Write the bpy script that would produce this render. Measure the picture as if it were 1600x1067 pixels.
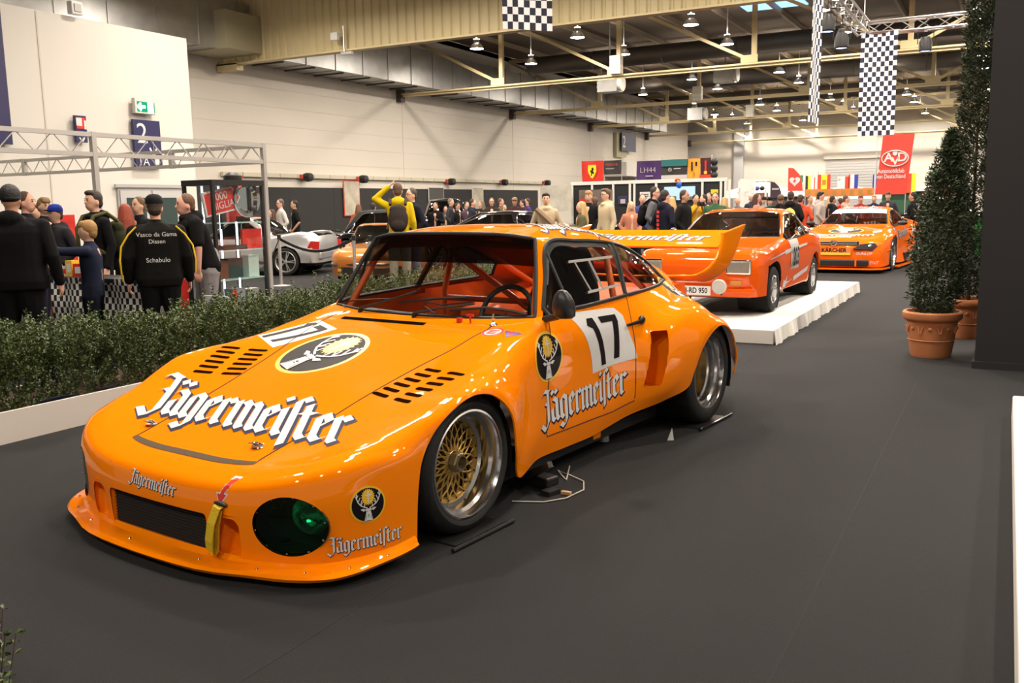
import bpy, bmesh, math, random
import numpy as np
from mathutils import Vector, Matrix
from mathutils.bvhtree import BVHTree
R = math.radians
scene = bpy.context.scene
for o in list(bpy.data.objects):
    bpy.data.objects.remove(o, do_unlink=True)
COL = scene.collection

# ------------------------------------------------------------------ camera
CAM_F, CAM_H = 1427.0, 1.42
PITCH, YAW, ROLL = R(8.5), R(28.4), R(-1.03)
FW = np.array([-math.sin(YAW)*math.cos(PITCH), math.cos(YAW)*math.cos(PITCH), -math.sin(PITCH)])
RT0 = np.array([math.cos(YAW), math.sin(YAW), 0.0])
UP0 = np.cross(RT0, FW)
RT = math.cos(ROLL)*RT0 + math.sin(ROLL)*UP0
UP = -math.sin(ROLL)*RT0 + math.cos(ROLL)*UP0
CAMP = np.array([0.0, 0.0, CAM_H])
cam_data = bpy.data.cameras.new('camera')
cam_data.sensor_width = 36.0
cam_data.lens = CAM_F/1600*36.0
cam_data.clip_end = 300
cam = bpy.data.objects.new('camera', cam_data)
COL.objects.link(cam)
M = Matrix(((RT[0], UP[0], -FW[0], 0), (RT[1], UP[1], -FW[1], 0), (RT[2], UP[2], -FW[2], CAM_H), (0, 0, 0, 1)))
cam.matrix_world = M
scene.camera = cam

# ------------------------------------------------------------------ world and exposure
world = bpy.data.worlds.new('world')
scene.world = world
world.use_nodes = True
world.node_tree.nodes['Background'].inputs[0].default_value = (1.0, 0.92, 0.82, 1)
world.node_tree.nodes['Background'].inputs[1].default_value = 0.33
vs = scene.view_settings
vs.view_transform = 'Standard'
vs.look = 'None'
vs.gamma = 1.0
vs.use_curve_mapping = False
vs.exposure = 0.0
LAMP_E = 560.0           # emission of the hall lamps
LAMP_C = (1.0, 0.89, 0.76, 1)

# ------------------------------------------------------------------ pixel helpers (photo is 1600 x 1067)
def ray(x, y):
    return FW + RT*(x-800)/CAM_F - UP*(y-533.5)/CAM_F
def on_z(x, y, z=0.0):
    r = ray(x, y); return CAMP + r*((z-CAM_H)/r[2])
def on_x(x, y, X):
    r = ray(x, y); return CAMP + r*(X/r[0])
def on_y(x, y, Y):
    r = ray(x, y); return CAMP + r*(Y/r[1])
def at_d(x, y, d):
    return CAMP + ray(x, y)*d

# ------------------------------------------------------------------ materials
MATS = {}
def mat(name, col, rough=0.5, metal=0.0, coat=0.0, emit=0.0, alpha=1.0, trans=0.0, bump=0.0, bscale=40.0, var=0.0, vscale=6.0, spec=0.5, sheen=0.0, ior=1.45, ecol=None):
    if name in MATS:
        return MATS[name]
    m = bpy.data.materials.new(name)
    m.use_nodes = True
    nt = m.node_tree
    b = nt.nodes['Principled BSDF']
    c = (col[0], col[1], col[2], 1.0)
    b.inputs['Base Color'].default_value = c
    b.inputs['Roughness'].default_value = rough
    b.inputs['Metallic'].default_value = metal
    b.inputs['Coat Weight'].default_value = coat
    b.inputs['Coat Roughness'].default_value = 0.03
    b.inputs['Specular IOR Level'].default_value = spec
    b.inputs['Transmission Weight'].default_value = trans
    b.inputs['IOR'].default_value = ior
    b.inputs['Alpha'].default_value = alpha
    b.inputs['Sheen Weight'].default_value = sheen
    if emit:
        e = ecol or col
        b.inputs['Emission Color'].default_value = (e[0], e[1], e[2], 1)
        b.inputs['Emission Strength'].default_value = emit
    if bump or var:
        tc = nt.nodes.new('ShaderNodeTexCoord')
    if bump:
        n = nt.nodes.new('ShaderNodeTexNoise')
        n.inputs['Scale'].default_value = bscale
        n.inputs['Detail'].default_value = 3
        bp = nt.nodes.new('ShaderNodeBump')
        bp.inputs['Strength'].default_value = bump
        bp.inputs['Distance'].default_value = 0.01
        nt.links.new(tc.outputs['Object'], n.inputs['Vector'])
        nt.links.new(n.outputs['Fac'], bp.inputs['Height'])
        nt.links.new(bp.outputs['Normal'], b.inputs['Normal'])
    if var:
        n2 = nt.nodes.new('ShaderNodeTexNoise')
        n2.inputs['Scale'].default_value = vscale
        n2.inputs['Detail'].default_value = 5
        mx = nt.nodes.new('ShaderNodeMix')
        mx.data_type = 'RGBA'
        mx.inputs['A'].default_value = tuple(max(0, x*(1-var)) for x in col[:3])+(1,)
        mx.inputs['B'].default_value = tuple(min(1, x*(1+var)) for x in col[:3])+(1,)
        nt.links.new(tc.outputs['Object'], n2.inputs['Vector'])
        nt.links.new(n2.outputs['Fac'], mx.inputs['Factor'])
        nt.links.new(mx.outputs['Result'], b.inputs['Base Color'])
    MATS[name] = m
    return m

def glass(name, tint, alpha_mix, rough=0.0):
    """window glass: mix of clear transparency (tinted) and a glossy coat by viewing angle"""
    if name in MATS:
        return MATS[name]
    m = bpy.data.materials.new(name); m.use_nodes = True
    nt = m.node_tree
    for n in list(nt.nodes):
        nt.nodes.remove(n)
    out = nt.nodes.new('ShaderNodeOutputMaterial')
    tr = nt.nodes.new('ShaderNodeBsdfTransparent'); tr.inputs[0].default_value = (*tint, 1)
    gl = nt.nodes.new('ShaderNodeBsdfGlossy'); gl.inputs['Roughness'].default_value = rough
    gl.inputs['Color'].default_value = (1, 1, 1, 1)
    lw = nt.nodes.new('ShaderNodeLayerWeight'); lw.inputs['Blend'].default_value = 0.5
    pw = nt.nodes.new('ShaderNodeMath'); pw.operation = 'POWER'; pw.inputs[1].default_value = 4.0
    fr = nt.nodes.new('ShaderNodeMath'); fr.operation = 'MULTIPLY_ADD'; fr.inputs[1].default_value = 0.75; fr.inputs[2].default_value = ((alpha_mix-1)/(alpha_mix+1))**2*1.6
    nt.links.new(lw.outputs['Facing'], pw.inputs[0]); nt.links.new(pw.outputs[0], fr.inputs[0])
    mx = nt.nodes.new('ShaderNodeMixShader')
    nt.links.new(fr.outputs[0], mx.inputs[0])
    nt.links.new(tr.outputs[0], mx.inputs[1])
    nt.links.new(gl.outputs[0], mx.inputs[2])
    nt.links.new(mx.outputs[0], out.inputs[0])
    MATS[name] = m
    return m

def hexc(r, g, b):
    """sRGB bytes to linear"""
    f = lambda v: (v/255/12.92) if v/255 <= 0.04045 else ((v/255+0.055)/1.055)**2.4
    return (f(r), f(g), f(b))

ORANGE = mat('racing_orange_paint', (0.92, 0.225, 0.001), 0.45, coat=1.0, spec=0.0)
ORANGE2 = mat('orange_red_paint', (0.72, 0.095, 0.004), 0.45, coat=0.8, spec=0.0)
ORANGE3 = mat('touring_orange_paint', (0.86, 0.14, 0.004), 0.45, coat=1.0, spec=0.0)
CAGE = mat('cage_orange_paint', (0.72, 0.115, 0.008), 0.4, coat=0.3)
BLACK = mat('black_plastic', (0.012, 0.012, 0.012), 0.45)
BLACKG = mat('black_gloss', (0.008, 0.008, 0.009), 0.15, coat=0.6)
RUBBER = mat('tyre_rubber', (0.012, 0.012, 0.012), 0.75, bump=0.2, bscale=60)
SEAL = mat('window_seal_rubber', (0.01, 0.01, 0.01), 0.5)
CHROME = mat('chrome', (0.8, 0.8, 0.8), 0.08, 1.0)
ALU = mat('polished_aluminium', (0.72, 0.72, 0.73), 0.16, 1.0)
ALUS = mat('satin_aluminium', (0.62, 0.61, 0.59), 0.42, 0.9)
GOLD = mat('gold_magnesium', (0.42, 0.25, 0.055), 0.40, 0.55)
WHITE = mat('white_film', (0.66, 0.65, 0.64), 0.35, coat=0.5)
INK = mat('black_film', (0.010, 0.008, 0.009), 0.5, coat=0.12, spec=0.1)
NAVY = mat('navy_film', (0.016, 0.014, 0.045), 0.5, coat=0.08, spec=0.1)
YELLOWF = mat('yellow_film', (0.80, 0.48, 0.03), 0.35, coat=0.4)
REDF = mat('red_film', (0.62, 0.03, 0.02), 0.4, coat=0.3)
BLUEF = mat('blue_film', (0.05, 0.06, 0.35), 0.4)
GREYF = mat('pale_grey_film', (0.45, 0.44, 0.42), 0.45)

# ------------------------------------------------------------------ mesh builder
def link(o, parent=None):
    COL.objects.link(o)
    if parent is not None:
        o.parent = parent
    return o
def tag(o, label=None, cat=None, group=None, kind=None):
    if label: o['label'] = label
    if cat: o['category'] = cat
    if group: o['group'] = group
    if kind: o['kind'] = kind
    return o
def empty(name, loc=(0, 0, 0), rz=0.0, label=None, cat=None, group=None):
    o = bpy.data.objects.new(name, None)
    o.empty_display_size = 0.1
    o.location = tuple(float(a) for a in loc); o.rotation_euler = (0, 0, rz)
    COL.objects.link(o)
    return tag(o, label, cat, group)

class MB:
    def __init__(s):
        s.v = []; s.f = []
    def add(s, vs, fs):
        k = len(s.v)
        s.v.extend([tuple(float(c) for c in p) for p in vs])
        s.f.extend([tuple(i+k for i in f) for f in fs])
        return s
    def box(s, c, d, rz=0.0, m=None):
        x, y, z = d[0]/2, d[1]/2, d[2]/2
        vs = [(a*x, b*y, e*z) for e in (-1, 1) for a, b in ((-1, -1), (1, -1), (1, 1), (-1, 1))]
        ca, sa = math.cos(rz), math.sin(rz)
        vs = [(c[0]+p[0]*ca-p[1]*sa, c[1]+p[0]*sa+p[1]*ca, c[2]+p[2]) for p in vs]
        if m is not None:
            vs = [tuple(m @ Vector(p)) for p in vs]
        return s.add(vs, [(3, 2, 1, 0), (4, 5, 6, 7), (0, 1, 5, 4), (1, 2, 6, 5), (2, 3, 7, 6), (3, 0, 4, 7)])
    def bar(s, a, b, w, h=None, up=(0, 0, 1)):
        """square bar from a to b"""
        h = h or w
        a = Vector(a); b = Vector(b); t = (b-a).normalized()
        u = Vector(up)
        if abs(t.dot(u)) > .98: u = Vector((1, 0, 0))
        x = t.cross(u).normalized(); y = x.cross(t).normalized()
        vs = []
        for p in (a, b):
            for i, j in ((-1, -1), (1, -1), (1, 1), (-1, 1)):
                vs.append(p + x*(i*w/2) + y*(j*h/2))
        return s.add(vs, [(3, 2, 1, 0), (4, 5, 6, 7), (0, 1, 5, 4), (1, 2, 6, 5), (2, 3, 7, 6), (3, 0, 4, 7)])
    def tube(s, path, r, n=8, closed=False, caps=True):
        P = [Vector(p) for p in path]; m = len(P)
        rs = r if hasattr(r, '__len__') else [r]*m
        t0 = (P[1]-P[0]).normalized()
        up = Vector((0, 0, 1)) if abs(t0.z) < .9 else Vector((1, 0, 0))
        x = t0.cross(up).normalized()
        vs = []
        for i, p in enumerate(P):
            if closed:
                t = P[(i+1) % m]-P[i-1]
            else:
                t = P[min(i+1, m-1)]-P[max(i-1, 0)]
            t = t.normalized()
            x = (x - t*x.dot(t))
            if x.length < 1e-5: x = t.orthogonal()
            x = x.normalized(); y = t.cross(x)
            for q in range(n):
                a = 2*math.pi*q/n
                vs.append(p + (x*math.cos(a)+y*math.sin(a))*rs[i])
        fs = []
        for i in range(m if closed else m-1):
            j = (i+1) % m
            for q in range(n):
                fs.append((i*n+q, i*n+(q+1) % n, j*n+(q+1) % n, j*n+q))
        if caps and not closed:
            fs.append(tuple(range(n-1, -1, -1))); fs.append(tuple((m-1)*n+q for q in range(n)))
        return s.add(vs, fs)
    def lathe(s, prof, n=24, axis='z', c=(0, 0, 0), caps=False):
        """prof: list of (r, h)"""
        vs = []
        for r, h in prof:
            for q in range(n):
                a = 2*math.pi*q/n
                p = (r*math.cos(a), r*math.sin(a), h)
                if axis == 'x': p = (h, r*math.cos(a), r*math.sin(a))
                if axis == 'y': p = (r*math.sin(a), h, r*math.cos(a))
                vs.append((p[0]+c[0], p[1]+c[1], p[2]+c[2]))
        fs = []
        for i in range(len(prof)-1):
            for q in range(n):
                fs.append((i*n+q, i*n+(q+1) % n, (i+1)*n+(q+1) % n, (i+1)*n+q))
        if caps:
            fs.append(tuple(range(n-1, -1, -1))); fs.append(tuple((len(prof)-1)*n+q for q in range(n)))
        return s.add(vs, fs)
    def ell(s, c, r, n=12, m=8, rot=None):
        vs = []; fs = []
        for i in range(m+1):
            th = math.pi*i/m
            for q in range(n):
                a = 2*math.pi*q/n
                p = Vector((r[0]*math.sin(th)*math.cos(a), r[1]*math.sin(th)*math.sin(a), r[2]*math.cos(th)))
                if rot is not None: p = rot @ p
                vs.append((p[0]+c[0], p[1]+c[1], p[2]+c[2]))
        for i in range(m):
            for q in range(n):
                fs.append((i*n+q, (i+1)*n+q, (i+1)*n+(q+1) % n, i*n+(q+1) % n))
        return s.add(vs, fs)
    def prism(s, poly, o, x, y, t):
        """poly 2-D outline in plane (o; x, y), thickness vector t"""
        o, x, y, t = Vector(o), Vector(x), Vector(y), Vector(t)
        n = len(poly)
        b = [o+x*p[0]+y*p[1] for p in poly]
        vs = b + [p+t for p in b]
        fs = [tuple(range(n-1, -1, -1)), tuple(range(n, 2*n))]
        fs += [(i, (i+1) % n, n+(i+1) % n, n+i) for i in range(n)]
        return s.add(vs, fs)
    def quad(s, a, b, c, d):
        return s.add([a, b, c, d], [(0, 1, 2, 3)])
    def mesh(s, name, smooth=False):
        me = bpy.data.meshes.new(name)
        me.from_pydata(s.v, [], s.f)
        me.update()
        if smooth:
            me.shade_smooth()
            me.set_sharp_from_angle(angle=R(38))
        return me
    def build(s, name, m, parent=None, smooth=False, bevel=0.0):
        me = s.mesh(name, smooth)
        o = bpy.data.objects.new(name, me)
        if m is not None: me.materials.append(m)
        link(o, parent)
        if bevel:
            b = o.modifiers.new('bevel', 'BEVEL'); b.width = bevel; b.segments = 2; b.limit_method = 'ANGLE'
        return o

def copy_tree(o, parent=None):
    c = o.copy(); COL.objects.link(c); c.parent = parent
    for ch in list(o.children):
        copy_tree(ch, c)
    return c

def text_mesh(txt, size, spacing=1.0, shear=0.0, bold=0.0, align='LEFT', sx=1.0):
    """2-D triangles/polys of a text in the built-in font -> (verts2d, faces)"""
    cu = bpy.data.curves.new('txt', 'FONT')
    cu.body = txt; cu.size = size; cu.space_character = spacing; cu.shear = shear; cu.offset = bold
    cu.align_x = align; cu.resolution_u = 3
    ob = bpy.data.objects.new('txt', cu); COL.objects.link(ob)
    dg = bpy.context.evaluated_depsgraph_get(); dg.update()
    me = bpy.data.meshes.new_from_object(ob.evaluated_get(dg))
    vs = [(v.co.x*sx, v.co.y) for v in me.vertices]; fs = [tuple(p.vertices) for p in me.polygons]
    bpy.data.objects.remove(ob); bpy.data.curves.remove(cu); bpy.data.meshes.remove(me)
    return vs, fs
def flat_text(mb, txt, size, o, x, y, lift=0.0, **kw):
    vs, fs = text_mesh(txt, size, **kw)
    o, x, y = Vector(o), Vector(x).normalized(), Vector(y).normalized()
    nn = x.cross(y)*lift
    mb.add([o+x*a+y*b+nn for a, b in vs], fs)
    return mb
# ------------------------------------------------------------------ loft engine: half-body control table -> dense surface
def _interp(P, crease, sub, axis_len):
    """P [n, m, 3] interpolated along axis 0 with non-uniform Catmull-Rom; crease[n,m] bool -> one-sided tangents"""
    n, m = P.shape[:2]
    seg = np.linalg.norm(P[1:]-P[:-1], axis=2)+1e-6       # [n-1,m]
    seg = np.sqrt(seg*seg.mean(axis=1, keepdims=True))
    d = (P[1:]-P[:-1])/seg[:, :, None]
    T1 = np.zeros_like(P); T0 = np.zeros_like(P)         # outgoing / incoming
    for i in range(n):
        if i == 0:
            t = d[0]; T1[i] = t; T0[i] = t
        elif i == n-1:
            t = d[-1]; T1[i] = t; T0[i] = t
        else:
            a, b = seg[i-1][:, None], seg[i][:, None]
            t = (d[i-1]*b + d[i]*a)/(a+b)
            c = crease[i][:, None]
            T0[i] = np.where(c, d[i-1], t); T1[i] = np.where(c, d[i], t)
    out = []
    for i in range(n-1):
        h = seg[i][:, None]
        for k in range(sub):
            t = k/sub
            h00 = 2*t**3-3*t*t+1; h10 = t**3-2*t*t+t; h01 = -2*t**3+3*t*t; h11 = t**3-t*t
            out.append(h00*P[i]+h10*h*T1[i]+h01*P[i+1]+h11*h*T0[i+1])
    out.append(P[-1])
    return np.array(out)

class Loft:
    """control table [stations][rows] of (v, u, w); local axes x = v (car's left), y = u (rearwards), z = w"""
    def __init__(s, table, sub, crease_i=(), crease_j=()):
        P = np.array(table, float); n, m = P.shape[:2]
        ci = np.zeros((n, m), bool)
        for i, j0, j1 in crease_i: ci[i, j0:j1+1] = True
        A = _interp(P, ci, sub, n)
        N = A.shape[0]
        cj = np.zeros((m, N), bool)
        for j, i0, i1 in crease_j: cj[j, i0*sub:i1*sub+1] = True
        G = _interp(A.transpose(1, 0, 2), cj, sub, m).transpose(1, 0, 2)
        G[:, 0, 0] = np.where(np.abs(G[:, 0, 0]) < 1e-4, 0, G[:, 0, 0])
        s.G = G; s.sub = sub; s.n = n; s.m = m
        du = np.gradient(G, axis=0); dv = np.gradient(G, axis=1)
        # one-sided at creases is not needed for the look: normals from faces are used per panel
        nn = np.cross(dv, du); nn /= (np.linalg.norm(nn, axis=2, keepdims=True)+1e-9)
        s.N = nn
    def pt(s, i, j):
        """fractional control coordinates -> point"""
        a = min(max(i*s.sub, 0), s.G.shape[0]-1.001); b = min(max(j*s.sub, 0), s.G.shape[1]-1.001)
        i0, j0 = int(a), int(b); fa, fb = a-i0, b-j0
        g = s.G
        return (g[i0, j0]*(1-fa)*(1-fb)+g[i0+1, j0]*fa*(1-fb)+g[i0, j0+1]*(1-fa)*fb+g[i0+1, j0+1]*fa*fb)
    def panel(s, cells, side=1, cuts=()):
        """cells: list of (i0,i1,j0,j1) control ranges -> (verts, faces, normals). side -1 mirrors, 0 = both halves merged"""
        sub = s.sub
        mask = np.zeros((s.G.shape[0]-1, s.G.shape[1]-1), bool)
        for i0, i1, j0, j1 in cells:
            mask[int(round(i0*sub)):int(round(i1*sub)), int(round(j0*sub)):int(round(j1*sub))] = True
        G = s.G.copy()
        for fn in cuts:
            mask, G = fn(G, mask)
        V = []; F = []; NN = []
        for sd in ((1, -1) if side == 0 else (side,)):
            idx = -np.ones(G.shape[:2], int)
            I, J = np.nonzero(mask)
            used = np.zeros(G.shape[:2], bool)
            for a, b in ((0, 0), (1, 0), (1, 1), (0, 1)): used[I+a, J+b] = True
            ui, uj = np.nonzero(used)
            for a, b in zip(ui, uj):
                p = G[a, b]; q = s.N[a, b]
                if sd == -1 and side == 0 and b == 0:
                    idx[a, b] = idx0[a, b]; continue
                idx[a, b] = len(V)
                V.append((p[0]*sd, p[1], p[2])); NN.append((q[0]*sd, q[1], q[2]))
            if sd == 1: idx0 = idx
            for a, b in zip(I, J):
                f = (idx[a, b], idx[a, b+1], idx[a+1, b+1], idx[a+1, b])
                F.append(f if sd == 1 else f[::-1])
        return V, F, NN
    def build(s, name, cells, m, parent, side=1, cuts=(), normals=False):
        V, F, NN = s.panel(cells, side, cuts)
        me = bpy.data.meshes.new(name); me.from_pydata(V, [], F); me.update()
        me.shade_smooth()
        if normals: me.normals_split_custom_set_from_vertices(NN)
        me.materials.append(m)
        o = bpy.data.objects.new(name, me)
        return link(o, parent)
    def bvh(s, cells):
        V, F, NN = s.panel(cells, 0)
        return BVHTree.FromPolygons([Vector(v) for v in V], F)

def cut_sdf(fn, region):
    """remove faces inside fn<0 (fn(P)->sdf array, from vertex coords) and snap the rim onto fn=0; region(P)->bool"""
    def f(G, mask):
        G = G.copy()
        D = fn(G); ok = region(G)
        ins = (D < 0) & ok
        cin = ins[:-1, :-1].astype(int)+ins[1:, :-1]+ins[:-1, 1:]+ins[1:, 1:]
        rem = cin >= 3
        mask = mask & ~rem
        # rim vertices: belong to a removed cell and to a kept cell
        rv = np.zeros(G.shape[:2], bool); kv = np.zeros(G.shape[:2], bool)
        for a, b in ((0, 0), (1, 0), (1, 1), (0, 1)):
            rv[a:a+rem.shape[0], b:b+rem.shape[1]] |= rem
            kv[a:a+rem.shape[0], b:b+rem.shape[1]] |= ~rem
        rim = ((rv & kv) | (ins & kv)) & ok
        for _ in range(4):
            D = fn(G); e = 1e-3
            g = np.stack([(fn(G+np.eye(3)[k]*e)-D)/e for k in range(3)], axis=2)
            g2 = (g**2).sum(2)+1e-6
            G[rim] -= (g*(D/g2)[:, :, None])[rim]
        return mask, G
    return f

def rounded_loop_tube(pts, r, n=8, closed=True):
    return MB().tube(pts, r, n, closed=closed)
# ================================================================== flat-nosed racing car in the foreground
CAR_A = R(6.9)
CAR_O = np.array([-2.947, 3.4095, 0.0])
CN = np.array([math.cos(CAR_A), -math.sin(CAR_A), 0.0]); CD = np.array([math.sin(CAR_A), math.cos(CAR_A), 0.0])
def to_car(p):
    q = np.array(p)-CAR_O; return np.array([q@CN, q@CD, q[2]])
def car_ray(x, y):
    r = ray(x, y); return Vector(to_car(CAMP)), Vector((r@CN, r@CD, r[2])).normalized()

PT = [
 # r0..r10 as (v,u,w)
 [(0,-0.905,0.06),(0.25,-0.9,0.06),(0.42,-0.885,0.06),(0.56,-0.86,0.06),(0.68,-0.82,0.06),(0.78,-0.765,0.06),(0.86,-0.69,0.065),(0.915,-0.6,0.07),(0.945,-0.52,0.075),(0.96,-0.445,0.08),(0.965,-0.375,0.085)],
 [(0,-0.915,0.18),(0.25,-0.91,0.18),(0.42,-0.895,0.18),(0.56,-0.87,0.185),(0.68,-0.83,0.19),(0.78,-0.775,0.195),(0.86,-0.7,0.2),(0.915,-0.61,0.205),(0.947,-0.525,0.21),(0.963,-0.445,0.21),(0.968,-0.37,0.21)],
 [(0,-0.912,0.285),(0.25,-0.907,0.287),(0.42,-0.892,0.295),(0.56,-0.867,0.305),(0.68,-0.827,0.32),(0.78,-0.772,0.34),(0.86,-0.698,0.355),(0.915,-0.61,0.36),(0.95,-0.525,0.36),(0.967,-0.445,0.345),(0.972,-0.362,0.31)],
 [(0,-0.885,0.345),(0.25,-0.88,0.347),(0.42,-0.867,0.355),(0.555,-0.843,0.37),(0.67,-0.804,0.39),(0.765,-0.752,0.415),(0.845,-0.682,0.435),(0.905,-0.6,0.445),(0.945,-0.52,0.448),(0.967,-0.44,0.435),(0.975,-0.348,0.39)],
 [(0,-0.82,0.375),(0.25,-0.815,0.377),(0.42,-0.8,0.386),(0.545,-0.777,0.402),(0.655,-0.737,0.423),(0.75,-0.685,0.448),(0.832,-0.615,0.47),(0.896,-0.535,0.482),(0.94,-0.45,0.487),(0.967,-0.385,0.472),(0.978,-0.33,0.435)],
 [(0,-0.72,0.402),(0.25,-0.72,0.404),(0.415,-0.7,0.412),(0.53,-0.67,0.428),(0.64,-0.62,0.449),(0.74,-0.56,0.475),(0.83,-0.48,0.502),(0.9,-0.41,0.521),(0.945,-0.355,0.527),(0.972,-0.32,0.513),(0.982,-0.295,0.487)],
 [(0,-0.42,0.489),(0.25,-0.42,0.489),(0.435,-0.41,0.49),(0.56,-0.39,0.499),(0.67,-0.36,0.515),(0.77,-0.32,0.535),(0.86,-0.28,0.557),(0.925,-0.25,0.573),(0.965,-0.23,0.58),(0.988,-0.215,0.575),(0.997,-0.205,0.567)],
 [(0,-0.1,0.58),(0.25,-0.1,0.58),(0.455,-0.1,0.58),(0.58,-0.09,0.589),(0.69,-0.075,0.604),(0.79,-0.06,0.622),(0.88,-0.045,0.638),(0.945,-0.035,0.648),(0.98,-0.03,0.648),(1,-0.025,0.64),(1.007,-0.02,0.627)],
 [(0,0.22,0.669),(0.25,0.22,0.669),(0.5,0.21,0.669),(0.61,0.2,0.673),(0.71,0.19,0.681),(0.8,0.18,0.688),(0.885,0.17,0.685),(0.948,0.16,0.667),(0.985,0.155,0.637),(1.003,0.15,0.61),(1.008,0.145,0.585)],
 [(0,0.42,0.727),(0.25,0.42,0.727),(0.545,0.41,0.727),(0.64,0.4,0.729),(0.73,0.385,0.731),(0.81,0.365,0.724),(0.885,0.34,0.693),(0.942,0.315,0.62),(0.978,0.29,0.55),(0.997,0.275,0.5),(1.002,0.265,0.472)],
 [(0,0.56,0.768),(0.25,0.56,0.768),(0.56,0.55,0.769),(0.65,0.54,0.769),(0.74,0.52,0.766),(0.81,0.5,0.75),(0.875,0.465,0.69),(0.925,0.42,0.58),(0.957,0.375,0.46),(0.972,0.345,0.36),(0.978,0.325,0.29)],
 [(0,0.68,0.801),(0.25,0.68,0.801),(0.57,0.68,0.801),(0.66,0.675,0.8),(0.745,0.66,0.793),(0.81,0.635,0.772),(0.86,0.59,0.69),(0.892,0.53,0.55),(0.915,0.47,0.4),(0.93,0.425,0.26),(0.935,0.39,0.15)],
 [(0,0.755,0.828),(0.25,0.767,0.829),(0.5,0.805,0.833),(0.72,0.872,0.842),(0.757,0.89,0.846),(0.79,0.865,0.828),(0.833,0.81,0.74),(0.845,0.775,0.58),(0.852,0.74,0.42),(0.86,0.71,0.25),(0.85,0.69,0.15)],
 [(0,0.885,1.057),(0.24,0.896,1.057),(0.47,0.926,1.055),(0.655,0.985,1.045),(0.695,1.01,1.032),(0.797,1.05,0.86),(0.845,1.03,0.74),(0.855,1.02,0.58),(0.858,1,0.42),(0.862,0.98,0.25),(0.85,0.97,0.15)],
 [(0,1.005,1.268),(0.22,1.015,1.266),(0.43,1.04,1.258),(0.585,1.085,1.236),(0.63,1.125,1.205),(0.805,1.25,0.868),(0.848,1.25,0.74),(0.858,1.25,0.58),(0.86,1.25,0.42),(0.863,1.25,0.25),(0.85,1.25,0.15)],
 [(0,1.4,1.306),(0.22,1.4,1.303),(0.42,1.405,1.29),(0.575,1.41,1.257),(0.64,1.42,1.214),(0.805,1.48,0.876),(0.85,1.48,0.745),(0.862,1.46,0.58),(0.866,1.44,0.42),(0.866,1.42,0.25),(0.85,1.42,0.165)],
 [(0,1.75,1.296),(0.22,1.75,1.293),(0.415,1.76,1.277),(0.57,1.79,1.232),(0.645,1.815,1.182),(0.8,1.715,0.884),(0.855,1.67,0.76),(0.9,1.64,0.61),(0.91,1.63,0.42),(0.9,1.63,0.28),(0.875,1.63,0.195)],
 [(0,2.05,1.247),(0.22,2.05,1.243),(0.4,2.06,1.224),(0.55,2.08,1.176),(0.637,2.09,1.12),(0.785,2.02,0.893),(0.9,1.95,0.8),(1.01,1.89,0.68),(1.038,1.86,0.49),(1.025,1.87,0.335),(0.985,1.88,0.25)],
 [(0,2.2,1.208),(0.22,2.2,1.204),(0.395,2.21,1.184),(0.54,2.23,1.134),(0.635,2.25,1.06),(0.75,2.25,0.902),(0.885,2.13,0.82),(1.022,2.06,0.73),(1.066,2.03,0.58),(1.065,2.05,0.43),(1.045,2.07,0.305)],
 [(0,2.35,1.165),(0.22,2.35,1.16),(0.39,2.36,1.138),(0.53,2.37,1.086),(0.62,2.385,1.01),(0.7,2.43,0.915),(0.86,2.3,0.815),(1.015,2.22,0.758),(1.075,2.14,0.635),(1.083,2.112,0.5),(1.065,2.103,0.39)],
 [(0,2.62,1.08),(0.22,2.62,1.075),(0.38,2.62,1.053),(0.5,2.61,1.01),(0.6,2.6,0.955),(0.71,2.58,0.862),(0.86,2.48,0.8),(1.005,2.38,0.75),(1.068,2.3,0.69),(1.09,2.24,0.62),(1.087,2.2,0.545)],
 [(0,2.85,1),(0.22,2.85,0.995),(0.37,2.85,0.975),(0.49,2.83,0.945),(0.59,2.8,0.87),(0.71,2.75,0.79),(0.855,2.64,0.732),(0.99,2.55,0.692),(1.055,2.5,0.672),(1.083,2.46,0.655),(1.09,2.44,0.64)],
 [(0,3.08,0.925),(0.22,3.08,0.92),(0.37,3.08,0.905),(0.49,3.05,0.83),(0.59,3,0.75),(0.72,2.93,0.695),(0.85,2.84,0.66),(0.965,2.76,0.63),(1.035,2.71,0.6),(1.07,2.67,0.58),(1.086,2.655,0.565)],
 [(0,3.3,0.86),(0.22,3.3,0.857),(0.37,3.3,0.8),(0.49,3.22,0.73),(0.6,3.15,0.67),(0.73,3.06,0.61),(0.85,2.97,0.565),(0.95,2.89,0.515),(1.02,2.825,0.465),(1.058,2.787,0.42),(1.076,2.77,0.385)],
 [(0,3.48,0.8),(0.22,3.48,0.797),(0.37,3.46,0.72),(0.49,3.37,0.63),(0.61,3.28,0.57),(0.73,3.18,0.5),(0.84,3.08,0.44),(0.93,2.98,0.385),(0.99,2.905,0.34),(1.03,2.84,0.305),(1.055,2.785,0.275)],
 [(0,3.5,0.35),(0.22,3.5,0.35),(0.37,3.49,0.35),(0.5,3.45,0.34),(0.63,3.38,0.33),(0.75,3.3,0.32),(0.85,3.2,0.31),(0.93,3.08,0.3),(0.98,2.97,0.29),(1.02,2.88,0.28),(1.055,2.795,0.27)],
]
race = empty('racing_car', CAR_O, -CAR_A, 'orange flat-nosed racing coupe with number 17 and tall rear wing', 'racing car')
LF = Loft(PT, 20, crease_i=[(12, 0, 4), (14, 0, 3), (25, 0, 10)], crease_j=[(5, 12, 19), (3, 12, 14)])
def hl_sdf(P):
    t = np.array([.28, .125, 0.]); t /= np.linalg.norm(t)
    q = P-np.array([.705, -.80, .225])
    a = q@t; b = q[..., 2]
    return (np.sqrt((a/.152)**2+(b/.117)**2+1e-9)-1)*.117
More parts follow.
